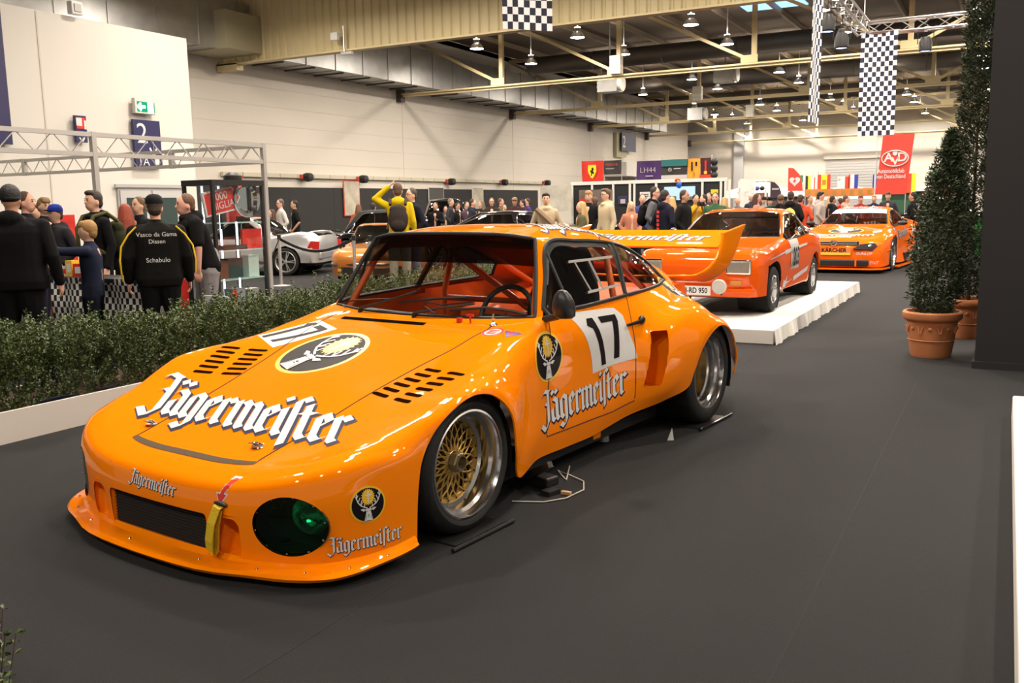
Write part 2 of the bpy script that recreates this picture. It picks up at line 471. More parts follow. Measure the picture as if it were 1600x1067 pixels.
def box_sdf(v0, v1, w0, w1, r=.02):
    def f(P):
        a = np.abs(P[..., 0]-(v0+v1)/2)-(v1-v0)/2+r; b = np.abs(P[..., 2]-(w0+w1)/2)-(w1-w0)/2+r
        return np.sqrt(np.maximum(a, 0)**2+np.maximum(b, 0)**2)+np.minimum(np.maximum(a, b), 0)-r
    return f
front = lambda P: P[..., 1] < -.55
INT = box_sdf(-.335, .335, .072, .236)
DUC = box_sdf(.385, .505, .075, .235, .04)
LF.build('front_bumper', [(0, 5, 0, 10)], ORANGE, race, 0, [cut_sdf(hl_sdf, front), cut_sdf(INT, front), cut_sdf(DUC, front)])
LF.build('hood', [(5, 11, 0, 2)], ORANGE, race, 0)
LF.build('cowl_panel', [(11, 12, 0, 3)], ORANGE, race, 0)
LF.build('roof', [(14, 18, 0, 4), (12, 14, 3, 4), (18, 21, 2, 4)], ORANGE, race, 0)
def sc_line(P):
    a = np.abs(P[..., 2]-.515)-.160+.012; b = np.abs(P[..., 1]-1.775-(P[..., 2]-.545)*.22)-.055+.012
    return np.sqrt(np.maximum(a, 0)**2+np.maximum(b, 0)**2)+np.minimum(np.maximum(a, b), 0)-.012
for sd in (1, -1):
    LF.build('front_fender', [(5, 11, 2, 10), (11, 12, 3, 10)], ORANGE, race, sd)
    LF.build('door', [(12, 16, 5, 9)], ORANGE, race, sd)
    LF.build('sill', [(12, 16, 9, 10)], ORANGE, race, sd)
    LF.build('rear_fender', [(16, 25, 5, 10), (19, 21, 4, 5)], ORANGE, race, sd, [cut_sdf(sc_line, lambda P: P[..., 0] > .8)])
LF.build('engine_lid', [(21, 25, 0, 5)], ORANGE, race, 0)
GLASS = glass('window_glass', (.93, .95, .95), 1.45)
TINT = glass('sun_strip_glass', (.06, .06, .065), 1.45)
LF.build('windscreen', [(12, 13.25, 0, 3)], GLASS, race, 0)
LF.build('sun_strip', [(13.25, 14, 0, 3)], TINT, race, 0)
LF.build('rear_window', [(18, 21, 0, 2)], GLASS, race, 0)
for sd in (1, -1):
    dw = LF.build('door_window', [(12.2, 16, 4, 5)], GLASS, race, sd)
    LF.build('quarter_window', [(16, 19, 4, 5)], GLASS, race, sd)
BV = LF.bvh([(0, 25, 0, 10)])
BVW = LF.bvh([(12, 14, 0, 3)])
def hit(x, y, b=None):
    o, d = car_ray(x, y)
    h = (b or BV).ray_cast(o, d)
    return (h[0], h[1]) if h[0] is not None else (None, None)
def edge_path(i0, i1, j0, j1, n, sd=1, off=0.0):
    out = []
    for k in range(n+1):
        t = k/n; p = LF.pt(i0+(i1-i0)*t, j0+(j1-j0)*t)
        out.append((p[0]*sd, p[1], p[2]+off))
    return out
# rubber seals
left = edge_path(14, 12, 3, 3, 16, 1)
base = edge_path(12, 12, 3, 0, 20, 1) + edge_path(12, 12, 0, 3, 20, -1)[1:]
MB().tube(left[:-1] + base + edge_path(12, 14, 3, 3, 16, -1)[1:] + edge_path(14, 14, 3, 0, 20, -1)[1:] + edge_path(14, 14, 0, 3, 20, 1)[1:-1], .011, 8, closed=True).build('windscreen_seal', SEAL, race, True)
for sd in (1, -1):
    MB().tube(edge_path(12.2, 16, 4, 4, 40, sd) + edge_path(16, 16, 4, 5, 12, sd)[1:] + edge_path(16, 12.2, 5, 5, 40, sd)[1:-1], .012, 6, closed=True).build('door_window_seal', SEAL, race, True)
    MB().tube(edge_path(16, 19, 4, 4, 36, sd) + edge_path(19, 19, 4, 5, 8, sd)[1:] + edge_path(19, 16, 5, 5, 36, sd)[1:-1] + edge_path(16, 16, 5, 4, 12, sd)[:-1], .012, 6, closed=True).build('quarter_window_seal', SEAL, race, True)
    # black window frame header and pillar
    mb = MB(); a = edge_path(12.9, 16, 4.02, 4.02, 30, sd); b = edge_path(12.9, 16, 4.16, 4.16, 30, sd)
    for k in range(30): mb.quad(a[k], a[k+1], b[k+1], b[k])
    mb.build('window_header', BLACK, race)
    pa, pb = edge_path(16, 16, 4, 5, 10, sd), edge_path(15.82, 15.86, 4, 5, 10, sd)
    mb = MB()
    for k in range(10):
        mb.quad((pa[k][0]+.004*sd,)+pa[k][1:], (pa[k+1][0]+.004*sd,)+pa[k+1][1:], (pb[k+1][0]+.004*sd,)+pb[k+1][1:], (pb[k][0]+.004*sd,)+pb[k][1:])
    mb.build('centre_pillar', SEAL, race, True)
    # vent divider in the door window
    q0 = LF.pt(13.75, 4.05); q1 = LF.pt(13.25, 5.0)
    MB().tube([(q0[0]*sd, q0[1], q0[2]), (q1[0]*sd, q1[1], q1[2])], .010, 8).build('window_divider', SEAL, race, True)
# panel gaps
def gap(path, r=.0035):
    return MB().tube(path, r, 5)
GAPM = mat('panel_gap_shadow', (.035, .012, .004), .8)
for sd in (1, -1):
    gap(edge_path(5, 11.6, 2, 2, 70, sd)).build('hood_gap', GAPM, race)
    gap(edge_path(12.15, 12.15, 5, 8.8, 24, sd) + edge_path(12.2, 16, 9, 9, 40, sd)).build('door_gap', GAPM, race)
    gap(edge_path(16.0, 16.0, 5, 8.9, 24, sd), .0028).build('door_gap', GAPM, race)
# splitter
mb = MB(); n = 48
def split_edge(t):
    """t -1..1 -> (v,u) of the outer edge"""
    pts = [(0, -1.018), (.37, -.998), (.60, -.928), (.76, -.875), (.87, -.805), (.938, -.71), (.97, -.585), (.99, -.47), (.992, -.39)]
    s_ = abs(t)*(len(pts)-1); i = min(int(s_), len(pts)-2); f = s_-i
    g = lambda k: np.array(pts[max(0, min(len(pts)-1, k))] if k >= 0 else (-pts[-k][0], pts[-k][1]), float)
    p0, p1, p2, p3 = g(i-1), g(i), g(i+1), g(i+2)
    p = .5*((2*p1)+(-p0+p2)*f+(2*p0-5*p1+4*p2-p3)*f*f+(-p0+3*p1-3*p2+p3)*f**3)
    return np.array([p[0]*(1 if t >= 0 else -1), p[1]])
ring = []
for k in range(n+1):
    t = -1+2*k/n; e = split_edge(t)
    c = LF.pt(0, abs(t)*10*.985); c = np.array([c[0]*(1 if t >= 0 else -1), c[1]])
    lift = .03*max(0, abs(t)-.55)/.45
    z0 = .038+lift
    nin = (c-e); nin = nin/(np.linalg.norm(nin)+1e-6)
    inner = c+nin*.05
    ring.append([(e[0], e[1], z0+.010), (e[0]+nin[0]*.012, e[1]+nin[1]*.012, z0+.021), (c[0]-nin[0]*.018, c[1]-nin[1]*.018, z0+.026), (c[0]+nin[0]*.004, c[1]+nin[1]*.004, z0+.045), (inner[0], inner[1], z0+.03), (inner[0], inner[1], z0-.006), (e[0]+nin[0]*.012, e[1]+nin[1]*.012, z0-.004)])
mb.add([p for r_ in ring for p in r_], [(a*7+b, a*7+(b+1) % 7, (a+1)*7+(b+1) % 7, (a+1)*7+b) for a in range(n) for b in range(7)])
spl = mb.build('front_splitter', ORANGE, race, True)
for k in range(3, n-2, 4):
    p = ring[k]; q = (np.array(p[1])+np.array(p[2]))/2
    MB().ell((q[0], q[1], q[2]+.001), (.007, .007, .004), 8, 4).build('rivet', CHROME, spl, True)
# intake: radiator core, duct walls
RAD = mat('radiator_core', (.012, .011, .010), .7)
mb = MB().box((0, -.868, .15), (.70, .02, .20))
for k in range(14):
    mb.box((0, -.880, .062+k*.0135), (.68, .006, .004))
mb.build('radiator', RAD, race)
mb = MB()
for a in (-1, 1):
    mb.box((a*.342, -.862, .155), (.012, .07, .18))
mb.box((0, -.868, .241), (.68, .07, .010)); mb.box((0, -.868, .066), (.68, .07, .010))
mb.build('intake_duct', ORANGE, race)
for sd in (1, -1):
    mb = MB()
    mb.quad((sd*.372, -.89, .06), (sd*.43, -.78, .08), (sd*.43, -.78, .24), (sd*.372, -.89, .25))
    mb.quad((sd*.43, -.78, .08), (sd*.53, -.87, .06), (sd*.53, -.87, .25), (sd*.43, -.78, .24))
    mb.quad((sd*.36, -.90, .245), (sd*.43, -.775, .235), (sd*.54, -.875, .245), (sd*.45, -.90, .25))
    mb.quad((sd*.36, -.90, .066), (sd*.45, -.90, .064), (sd*.54, -.875, .066), (sd*.43, -.775, .085))
    mb.build('brake_duct', ORANGE, race)
    # headlamp: green cover, bowl, reflector
    t = Vector((.28*sd, .125, 0)).normalized(); nrm = Vector((.125*sd, -.28, 0)).normalized()
    c = Vector((.705*sd, -.80, .225))
    def lamp_pt(a, r, dep, flat=1.0):
        return c + t*(math.cos(a)*.1535*r) + Vector((0, 0, math.sin(a)*.1185*r)) - nrm*dep
    N = 40; vs = [lamp_pt(0, 0, -.006)]; fs = []
    for r_, dp in ((.5, -.005), (1.0, .004)):
        for q in range(N): vs.append(lamp_pt(2*math.pi*q/N, r_, dp))
    for q in range(N):
        fs.append((0, 1+q, 1+(q+1) % N)); fs.append((1+q, 1+N+q, 1+N+(q+1) % N, 1+(q+1) % N))
    hl = MB().add(vs, fs).build('headlamp_cover', glass('green_cover_glass', (.05, .42, .22), 1.38), race, True)
    for q in range(10):
        p = lamp_pt(2*math.pi*(q+.3)/10, .955, -.002)
        MB().ell(p, (.0045, .0045, .0045), 6, 4).build('screw', CHROME, hl, True)
    mb = MB(); vs = []
    for r_, dp in ((1.02, .003), (1.0, .12), (0, .16)):
        for q in range(N): vs.append(lamp_pt(2*math.pi*q/N, r_, dp))
    mb.add(vs, [(a*N+q, a*N+(q+1) % N, (a+1)*N+(q+1) % N, (a+1)*N+q) for a in range(2) for q in range(N)])
    mb.build('headlamp_bowl', mat('lamp_bowl_dark', (.02, .03, .025), .4), race, True)
    mb = MB(); cc = c + t*.055 + Vector((0, 0, .022)) - nrm*.07
    prof = [(.078, .0), (.072, -.015), (.055, -.035), (.03, -.05), (.0, -.055)]
    vs = []
    yv = Vector((0, 0, 1))
    for r_, h in prof:
        for q in range(24):
            a = 2*math.pi*q/24
            vs.append(cc + t*(math.cos(a)*r_) + yv*(math.sin(a)*r_) + nrm*h)
    mb.add(vs, [(a*24+q, a*24+(q+1) % 24, (a+1)*24+(q+1) % 24, (a+1)*24+q) for a in range(4) for q in range(24)])
    mb.build('headlamp_reflector', mat('reflector_chrome', (.85, .9, .88), .18, 1.0, bump=.6, bscale=25), race, True)
# tow strap and slot
p, nn = hit(345, 787)
MB().ell((p[0], p[1]-.002, p[2]), (.040, .012, .011), 16, 6).build('tow_slot', BLACK, race, True)
mb = MB(); q = Vector(p); pts = [q+Vector((.003, .0, .0)), q+Vector((.0, -.022, -.012)), q+Vector((-.010, -.045, -.07)), q+Vector((-.02, -.052, -.14)), q+Vector((-.027, -.045, -.185)), q+Vector((-.03, -.03, -.195)), q+Vector((-.026, -.02, -.18)), q+Vector((-.012, -.02, -.08)), q+Vector((0, -.012, -.02))]
for a, b in zip(pts[:-1], pts[1:]):
    mb.bar(a, b, .044, .004, up=(0, -1, .2))
mb.build('tow_strap', mat('yellow_webbing', (.62, .42, .01), .7, bump=.4, bscale=120), race)
# hood pins
for px, py in ((237, 663), (403, 698)):
    p, nn = hit(px, py)
    mb = MB().lathe([(.0, .004), (.028, .004), (.030, .0)], 16, c=tuple(p))
    mb.tube([p+Vector((0, 0, -.005)), p+Vector((0, 0, .022))], .006, 8)
    mb.tube([p+Vector((.03*math.cos(a), .012*math.sin(a)-.004, .014)) for a in np.linspace(0, 6.0, 14)], .003, 6)
    mb.tube([p+Vector((-.045, -.012, .012)), p+Vector((-.01, .002, .014)), p+Vector((.03, .01, .012))], .0028, 6)
    mb.build('hood_pin', CHROME, race, True)
# slot in front of the hood
mb = MB(); a = [LF.pt(4.70, 2.25*t) for t in np.linspace(-1, 1, 2)]
top = []; bot = []
for k in range(31):
    t = -1+2*k/30
    p1 = LF.pt(4.97, abs(t)*2.05); p2 = LF.pt(4.60+.12*abs(t)**4, abs(t)*2.05); s_ = 1 if t >= 0 else -1
    top.append((p1[0]*s_, p1[1], p1[2]+.002)); bot.append((p2[0]*s_, p2[1], p2[2]+.002))
for k in range(30): mb.quad(bot[k], bot[k+1], top[k+1], top[k])
mb.build('hood_slot', mat('slot_gasket', (.10, .072, .05), .8, spec=.05), race)
# cowl vent below the windscreen
mb = MB()
for k in range(20):
    v0, v1 = -.47+.62*k/20, -.47+.62*(k+1)/20
    z = lambda v, u: BV.ray_cast(Vector((v, u, 2)), Vector((0, 0, -1)))[0].z+.002
    u0 = .645
    mb.quad((v0, u0, z(v0, u0)), (v1, u0, z(v1, u0)), (v1, u0+.036, z(v1, u0+.036)), (v0, u0+.036, z(v0, u0+.036)))
mb.build('cowl_vent', mat('vent_black', (.006, .005, .005), .9, spec=.0), race)
# --------------------------------------------------- wheels
def race_wheel(sd, v, u, rt, wd, rl, dish, gold):
    wh = bpy.data.objects.new('wheel', None); link(wh, race); wh.location = (v*sd, u, rt); wh.rotation_euler = (0, 0, 0 if sd == 1 else math.pi)
    prof = [(rl, -.035), (rl+.006, -.012), (rl+.014, -.004), (rl+.03, 0), (rt-.035, -.004), (rt-.012, -.018), (rt-.002, -.04), (rt, -.06), (rt, -wd+.06), (rt-.012, -wd+.018), (rt-.04, -wd+.002), (rl, -wd+.03)]
    MB().lathe(prof, 56, 'x').build('tyre', RUBBER, wh, True)
    prof = [(rl+.008, -.016), (rl+.006, -.008), (rl-.003, -.007), (rl-.008, -.014), (rl-.012, -.05), (rl-.026, -.062), (rl-.030, -.085), (rl-.032, -.10), (rl-.048, -.108), (rl-.05, -dish-.03), (rl-.05, -wd+.04)]
    MB().lathe(prof, 56, 'x').build('rim', ALU, wh, True)
    rr = rl-.052
    c = MB().lathe([(rr+.006, -dish+.012), (rr-.012, -dish+.010), (rr-.02, -dish), (rr+.006, -dish-.01)], 48, 'x').build('rim_centre', GOLD, wh, True)
    mb = MB()
    for k in range(20):
        a = 2*math.pi*k/20
        for s_ in (-1, 1):
            pts = []
            for f_ in np.linspace(0, 1, 4):
                r_ = .046+(rr-.014-.046)*f_; b = a+s_*R(27)*f_
                pts.append((-dish+.012-.018*math.sin(math.pi*f_)*0-.014*(1-f_)*-1, r_*math.cos(b), r_*math.sin(b)))
            mb.tube(pts, .0042, 5)
    mb.build('spokes', GOLD, wh, True)
    for k in range(20):
        a = 2*math.pi*(k+.5)/20; r_ = rr-.006
        MB().ell((-dish+.014, r_*math.cos(a), r_*math.sin(a)), (.005, .0045, .0045), 6, 4).build('rim_bolt', BLACKG, c, True)
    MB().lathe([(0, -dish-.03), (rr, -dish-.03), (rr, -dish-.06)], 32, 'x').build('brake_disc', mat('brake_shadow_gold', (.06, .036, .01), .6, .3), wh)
    hub = MB().lathe([(.056, -dish-.01), (.056, -dish+.02), (.046, -dish+.03)], 24, 'x')
    hub.lathe([(.047, -dish+.02), (.047, -dish+.062), (.040, -dish+.068)], 6, 'x')
    hub.lathe([(.036, -dish+.066), (.034, -dish+.074), (.029, -dish+.074), (.026, -dish+.03), (0, -dish+.03)], 24, 'x')
    hub.build('hub_nut', mat('hub_nut_bronze', (.34, .28, .16), .35, .8), wh, True)
    MB().tube([(-dish+.06, 0, rl-.05), (-.055, .0, rl-.055)], .004, 6).build('valve', BLACK, wh)
    return wh
def well(v, u, w):
    h = BV.ray_cast(Vector((v, u, 2)), Vector((0, 0, -1)))[0]
    return (v, u, min(w, h.z-.02) if h is not None else w)
for sd in (1, -1):
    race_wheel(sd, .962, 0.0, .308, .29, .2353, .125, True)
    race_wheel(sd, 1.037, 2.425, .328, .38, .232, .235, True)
    # wheel wells
    for (uc, wc, rr_, v0, v1) in ((-.02, .28, .37, .52, .93), (2.44, .30, .37, .48, 1.02)):
        mb = MB(); vs = []
        A = np.linspace(-.35, math.pi+.35, 26)
        for v_ in (v1, v0):
            for a in A: vs.append(well(v_*sd, uc+rr_*math.cos(a), wc+rr_*math.sin(a)*.97))
        m_ = len(A)
        mb.add(vs, [(k, k+1, m_+k+1, m_+k) for k in range(m_-1)])
        mb.add([well(v0*sd, uc+rr_*math.cos(a), wc+rr_*math.sin(a)*.97) for a in A], [tuple(range(m_))])
        mb.build('wheel_well', mat('wheel_well_black', (.006, .005, .005), .9), race)
    # arch lips
    r10 = [LF.pt(i_, 10) for i_ in np.linspace(0, 11, 80)]
    MB().tube([(p[0]*sd*.995, p[1], p[2]) for p in r10], .006, 5).build('arch_lip', ORANGE, race, True)
    r10 = [LF.pt(i_, 10) for i_ in np.linspace(18, 25, 70)]
    MB().tube([(p[0]*sd*.995, p[1], p[2]) for p in r10], .006, 5).build('arch_lip', ORANGE, race, True)
    # scoop duct behind the opening
    mb = MB()
    def so(u, w, off=.012):
        h = BV.ray_cast(Vector((2, u, w)), Vector((-1, 0, 0)))[0]
        return (sd*(h.x-off), u, w)
    si = lambda u, w: (.80*sd, u, w)
    za, zb = .340, .69
    ul = lambda w: 1.775+(w-.545)*.22
    A0, A1, B0, B1 = ul(za)-.07, ul(zb)-.07, ul(za)+.105, ul(zb)+.105
    mb.quad(si(A0, za), si(B0+.04, za), si(B1+.04, zb), si(A1, zb))
    mb.quad(si(A0, za), si(A1, zb), so(A1, zb), so(A0, za))
    mb.quad(si(B0+.04, za), so(B0, za, .003), so(B1, zb, .003), si(B1+.04, zb))
    mb.quad(si(A1, zb), si(B1+.04, zb), so(B1, zb), so(A1, zb))
    mb.quad(si(A0, za), so(A0, za), so(B0, za), si(B0+.04, za))
    mb.build('scoop_duct', ORANGE, race)
# floor pan
mb = MB().box((0, -.35, .10), (1.2, .9, .06)).box((0, 1.25, .12), (1.62, 1.7, .06)).box((0, 2.7, .2), (1.2, 1.3, .1))
mb.build('floor_pan', BLACK, race)
# ------------------------------------------------------------------ decals made of small quads laid onto a surface
# black-letter strokes, x-height 1: letter -> (advance, [polyline, ...])
BL = {
 'J': (.62, [[(-.02, 1.25), (.10, 1.38), (.46, 1.30)], [(.36, 1.30), (.36, .10), (.12, -.22), (-.16, .02)], [(.06, .78), (.22, .88), (.36, .80)]]),
 'a': (.58, [[(.02, .14), (.02, .52), (.20, .66)], [(.00, .84), (.14, .96), (.32, .84), (.32, .14), (.42, .04)], [(.02, .14), (.14, .03), (.32, .16)]]),
 'g': (.58, [[(.02, .16), (.02, .80)], [(.02, .80), (.16, .96), (.34, .84), (.34, -.12), (.16, -.34), (-.04, -.20)], [(.02, .16), (.15, .03), (.34, .18)]]),
 'e': (.48, [[(.02, .15), (.02, .80)], [(.02, .80), (.17, .96), (.30, .74), (.05, .48)], [(.02, .15), (.15, .02), (.31, .17)]]),
 'r': (.44, [[(-.05, .84), (.03, .92), (.03, .10), (.12, .02)], [(.03, .74), (.20, .96), (.33, .82)]]),
 'm': (.92, [[(-.05, .84), (.03, .92), (.03, .10), (.11, .02)], [(.03, .74), (.22, .95), (.35, .84), (.35, .10), (.43, .02)], [(.35, .74), (.54, .95), (.67, .84), (.67, .10), (.77, .02)]]),
 'i': (.30, [[(-.05, .84), (.03, .92), (.03, .12), (.13, .02)], [(.00, 1.32), (.07, 1.20)]]),
 's': (.34, [[(.03, -.26), (.03, 1.24), (.18, 1.40), (.31, 1.26)]]),
 't': (.40, [[(.03, 1.16), (.03, .14), (.15, .02), (.26, .12)], [(-.12, .84), (.24, .88)]]),
}
WORD = 'Jagermeister'
def word_quads(pen=(.155, .115), grow=0.0):
    """list of 2-D quads (unit x-height) for the black-letter word; origin at baseline start"""
    out = []; x = 0.0
    px, py = pen
    def stroke(pl):
        for a, b in zip(pl[:-1], pl[1:]):
            d = np.array(b)-np.array(a); L = np.hypot(*d)+1e-9; e = d/L*grow
            nx, ny = px/2+grow, py/2+grow*.7
            a2, b2 = np.array(a)-e, np.array(b)+e
            out.append([(x+a2[0]-nx, a2[1]-ny), (x+b2[0]-nx, b2[1]-ny), (x+b2[0]+nx, b2[1]+ny), (x+a2[0]+nx, a2[1]+ny)])
    for k, ch in enumerate(WORD):
        adv, pls = BL[ch]
        for pl in pls: stroke(pl)
        if ch == 'a':
            stroke([(.01, 1.28), (.09, 1.16)]); stroke([(.25, 1.28), (.33, 1.16)])
        x += adv
    return out, x
class Decal:
    """collects 2-D quads in a frame (o, ax, ay) and lays them on a surface along direction d"""
    def __init__(s, bvh, o, ax, ay, d, sd=1):
        s.b = bvh; s.o = Vector(o); s.ax = Vector(ax); s.ay = Vector(ay); s.d = Vector(d).normalized()
    def lay(s, quads, lift, step=.03, warp=None):
        mb = MB()
        for q in quads:
            q = [np.array(p, float) for p in q]
            l1 = max(np.linalg.norm(q[1]-q[0]), np.linalg.norm(q[2]-q[3])); l2 = max(np.linalg.norm(q[3]-q[0]), np.linalg.norm(q[2]-q[1]))
            sc = s.ax.length
            n1 = max(1, min(40, int(l1*sc/step)+1)); n2 = max(1, min(40, int(l2*sc/step)+1))
            vs = []
            for i in range(n1+1):
                for j in range(n2+1):
                    a, b = i/n1, j/n2
                    p = q[0]*(1-a)*(1-b)+q[1]*a*(1-b)+q[2]*a*b+q[3]*(1-a)*b
                    if warp is not None: p = warp(p)
                    P = s.o+s.ax*p[0]+s.ay*p[1]
                    h = s.b.ray_cast(P-s.d*.6, s.d)
                    if h[0] is None:
                        h = s.b.find_nearest(P)
                    nn = h[1]
                    if nn.dot(s.d) > 0: nn = -nn
                    vs.append(h[0]+nn*lift)
            mb.add(vs, [(i*(n2+1)+j, (i+1)*(n2+1)+j, (i+1)*(n2+1)+j+1, i*(n2+1)+j+1) for i in range(n1) for j in range(n2)])
        return mb
def disc_quads(rx, ry, n=36, r0=0.0, cx=0, cy=0):
    out = []
    for k in range(n):
        a, b = 2*math.pi*k/n, 2*math.pi*(k+1)/n
        for f0, f1 in ((r0, (r0+1)/2), ((r0+1)/2, 1.0)):
            out.append([(cx+rx*f0*math.cos(a), cy+ry*f0*math.sin(a)), (cx+rx*f1*math.cos(a), cy+ry*f1*math.sin(a)), (cx+rx*f1*math.cos(b), cy+ry*f1*math.sin(b)), (cx+rx*f0*math.cos(b), cy+ry*f0*math.sin(b))])
    return out
def poly_stroke(pl, w):
    out = []
    for a, b in zip(pl[:-1], pl[1:]):
        a, b = np.array(a, float), np.array(b, float); d = b-a; d /= np.hypot(*d)+1e-9; n = np.array([-d[1], d[0]])*w/2
        out.append([a-n-d*w*.3, b-n+d*w*.3, b+n+d*w*.3, a+n-d*w*.3])
    return out
def stag_emblem(dec, parent, lift=.0012, name='stag_emblem', k=1.0):
    """round stag emblem, unit circle frame"""
    dec.lay(disc_quads(1, 1), lift).build(name+'_border', YELLOWF, parent)
    dec.lay(disc_quads(.9, .9), lift*2).build(name+'_field', INK, parent)
    glow = disc_quads(.33, .40, 20, cx=0, cy=.42)
    for q in range(20):
        a = 2*math.pi*q/20
        glow.append([(.30*math.cos(a-.12), .42+.37*math.sin(a-.12)), (.40*math.cos(a), .42+.47*math.sin(a)), (.40*math.cos(a), .42+.47*math.sin(a)), (.30*math.cos(a+.12), .42+.37*math.sin(a+.12))])
    dec.lay(glow, lift*3).build(name+'_glow', YELLOWF, parent)
    w = poly_stroke([(0, .14), (0, .70)], .075)+poly_stroke([(-.15, .52), (.15, .52)], .075)
    for s_ in (-1, 1):
        beam = [(s_*.07, -.16), (s_*.22, -.10), (s_*.42, .02), (s_*.56, .20), (s_*.64, .42), (s_*.62, .64)]
        w += poly_stroke(beam, .055)
        for (a, b, l) in ((beam[1], (s_*.20, .10), .045), (beam[2], (s_*.36, .28), .045), (beam[3], (s_*.45, .44), .04), (beam[4], (s_*.54, .58), .035), (beam[4], (s_*.74, .58), .035), (beam[2], (s_*.30, .18), .03)):
            w += poly_stroke([a, b], l)
        w += [[(s_*.12, -.26), (s_*.30, -.17), (s_*.44, -.20), (s_*.28, -.33)]]
    w += [[(-.15, -.20), (.15, -.20), (.12, -.45), (-.12, -.45)], [(-.12, -.45), (.12, -.45), (.08, -.62), (-.08, -.62)],
          [(-.13, -.40), (.13, -.40), (.24, -.86), (-.24, -.86)]]
    dec.lay(w, lift*4).build(name+'_stag', WHITE, parent)
    d = disc_quads(.028, .028, 8, cx=-.075, cy=-.33)+disc_quads(.028, .028, 8, cx=.075, cy=-.33)+disc_quads(.045, .03, 8, cx=0, cy=-.56)+poly_stroke([(-.06, -.63), (.06, -.63)], .02)
    for s_ in (-1, 1): d += poly_stroke([(s_*.13, -.56), (s_*.18, -.8)], .018)
    dec.lay(d, lift*5).build(name+'_features', INK, parent)
def lettering(dec, parent, name, sc_h=1.0, lift=.0014, shadow=(.035, -.05), pen=(.155, .115), grow=.035, xn=1.0):
    q, L = word_quads(pen); q2, _ = word_quads(pen, grow)
    T = lambda qs, dx=0, dy=0: [[((p[0]+dx)/L*xn, (p[1]+dy)*sc_h) for p in qq] for qq in qs]
    dec.lay(T(q2, *shadow), lift).build(name+'_outline', NAVY, parent)
    dec.lay(T(q), lift*2).build(name, WHITE, parent)
# --------------------------------------------------- lettering, numbers and emblems on the racing car
# big word on the hood: frame runs v -.80 .. .69, letters point to the windscreen and lean
d = Decal(BV, (-.64, -.52, .5), (1.355, .01, 0), (-.155, .225, 0), (0, 0, -1))
lettering(d, race, 'hood_lettering', 1.0, .002, (.05, -.05), pen=(.20, .14))
d = Decal(BV, (.865, .735, .312), (0, .83, .03), (0, 0, .124), (-1, 0, 0))
lettering(d, race, 'door_lettering', 1.0, .0015, (.04, -.05), pen=(.18, .13))
pA, pB = hit(203, 752)[0], hit(274, 777)[0]
d = Decal(BV, pA, pB-pA, (0, 0, .038), (0, 1, 0))
lettering(d, race, 'nose_lettering', 1.0, .0012)
pA, pB = hit(515, 865)[0], hit(629, 838)[0]
d = Decal(BV, pA, pB-pA, (0, 0, .046), (-.75, .66, 0))
lettering(d, race, 'bumper_lettering', 1.0, .0012)
# roof lettering
pA, pB = hit(848, 360)[0], hit(955, 374)[0]
d = Decal(BV, pA, Vector((pB.x-pA.x, pB.y-pA.y, 0)), (-.20, .16, 0), (0, 0, -1))
lettering(d, race, 'roof_lettering', 1.0, .002, (.05, -.07), pen=(.19, .13))
# emblems
stag_emblem(Decal(BV, (-.19, .24, .68), (.225, -.10, 0), (.10, .225, 0), (0, 0, -1)), race, name='hood_emblem')
stag_emblem(Decal(BV, (.86, .80, .655), (0, .135, 0), (0, 0, .128), (-1, 0, 0)), race, name='door_emblem')
p, nn = hit(575, 788)
tx = Vector((-nn.y, nn.x, 0)).normalized()
if tx.y < 0: tx = -tx
stag_emblem(Decal(BV, p, tx*.073, (0, 0, .073), -nn), race, name='bumper_emblem')
p, nn = hit(1050, 452)
stag_emblem(Decal(BV, p, (.02, .12, -.04), (-.06, 0, .09), -nn), race, name='quarter_emblem')
# number 17 on the door: white plate with rounded top corner
def plate_quads(w, h, r, both=False):
    out = []; n = 10
    for k in range(n):
        x0, x1 = w*k/n, w*(k+1)/n
        def top(x):
            if x > w-r: return h-r+math.sqrt(max(0, r*r-(x-(w-r))**2))
            if both and x < r: return h-r+math.sqrt(max(0, r*r-(x-r)**2))
            return h
        out.append([(x0, 0), (x1, 0), (x1, top(x1)), (x0, top(x0))])
    return out
def numerals(w, h):
    k = w
    one = poly_stroke([(.20*w, .08*h), (.20*w, .86*h)], .15*w)+[[(.275*w, .92*h), (.125*w, .92*h), (.02*w, .80*h), (.14*w, .72*h)], [(.275*w, .92*h), (.275*w, .80*h), (.125*w, .80*h), (.125*w, .92*h)]]
    sev = [[(.42*w, .92*h), (.42*w, .80*h), (.86*w, .80*h), (.90*w, .92*h)], [(.74*w, .80*h), (.90*w, .92*h), (.90*w, .76*h), (.74*w, .66*h)], [(.74*w, .80*h), (.90*w, .80*h), (.70*w, .08*h), (.54*w, .08*h)]]
    return one+sev
d = Decal(BV, (.86, 0, 0), (0, 1, 0), (0, 0, 1), (-1, 0, 0))
def plate_map(a, b):
    x0 = 1.222-.185*b**2.2; x1 = 1.645-.05*b
    z0 = .502; z1 = .850
    tt = z1-.018*a-(.05*max(0, (a-.82)/.18)**2); bb = z0+.028*a
    return (x0+(x1-x0)*a, bb+(tt-bb)*b)
d.lay([[plate_map(i/8, j/6), plate_map((i+1)/8, j/6), plate_map((i+1)/8, (j+1)/6), plate_map(i/8, (j+1)/6)] for i in range(8) for j in range(6)], .0012).build('door_number_plate', WHITE, race)
nums = []
for q in numerals(.76, .92):
    for k in range(4):
        l = lambda t: (np.array(q[0])*(1-t)+np.array(q[3])*t); r = lambda t: (np.array(q[1])*(1-t)+np.array(q[2])*t)
        P = lambda s_, t: tuple(l(t)*(1-s_)+r(t)*s_)
        for m_ in range(4):
            nums.append([plate_map(p[0]+.14, p[1]+.03) for p in (P(m_/4, k/4), P((m_+1)/4, k/4), P((m_+1)/4, (k+1)/4), P(m_/4, (k+1)/4))])
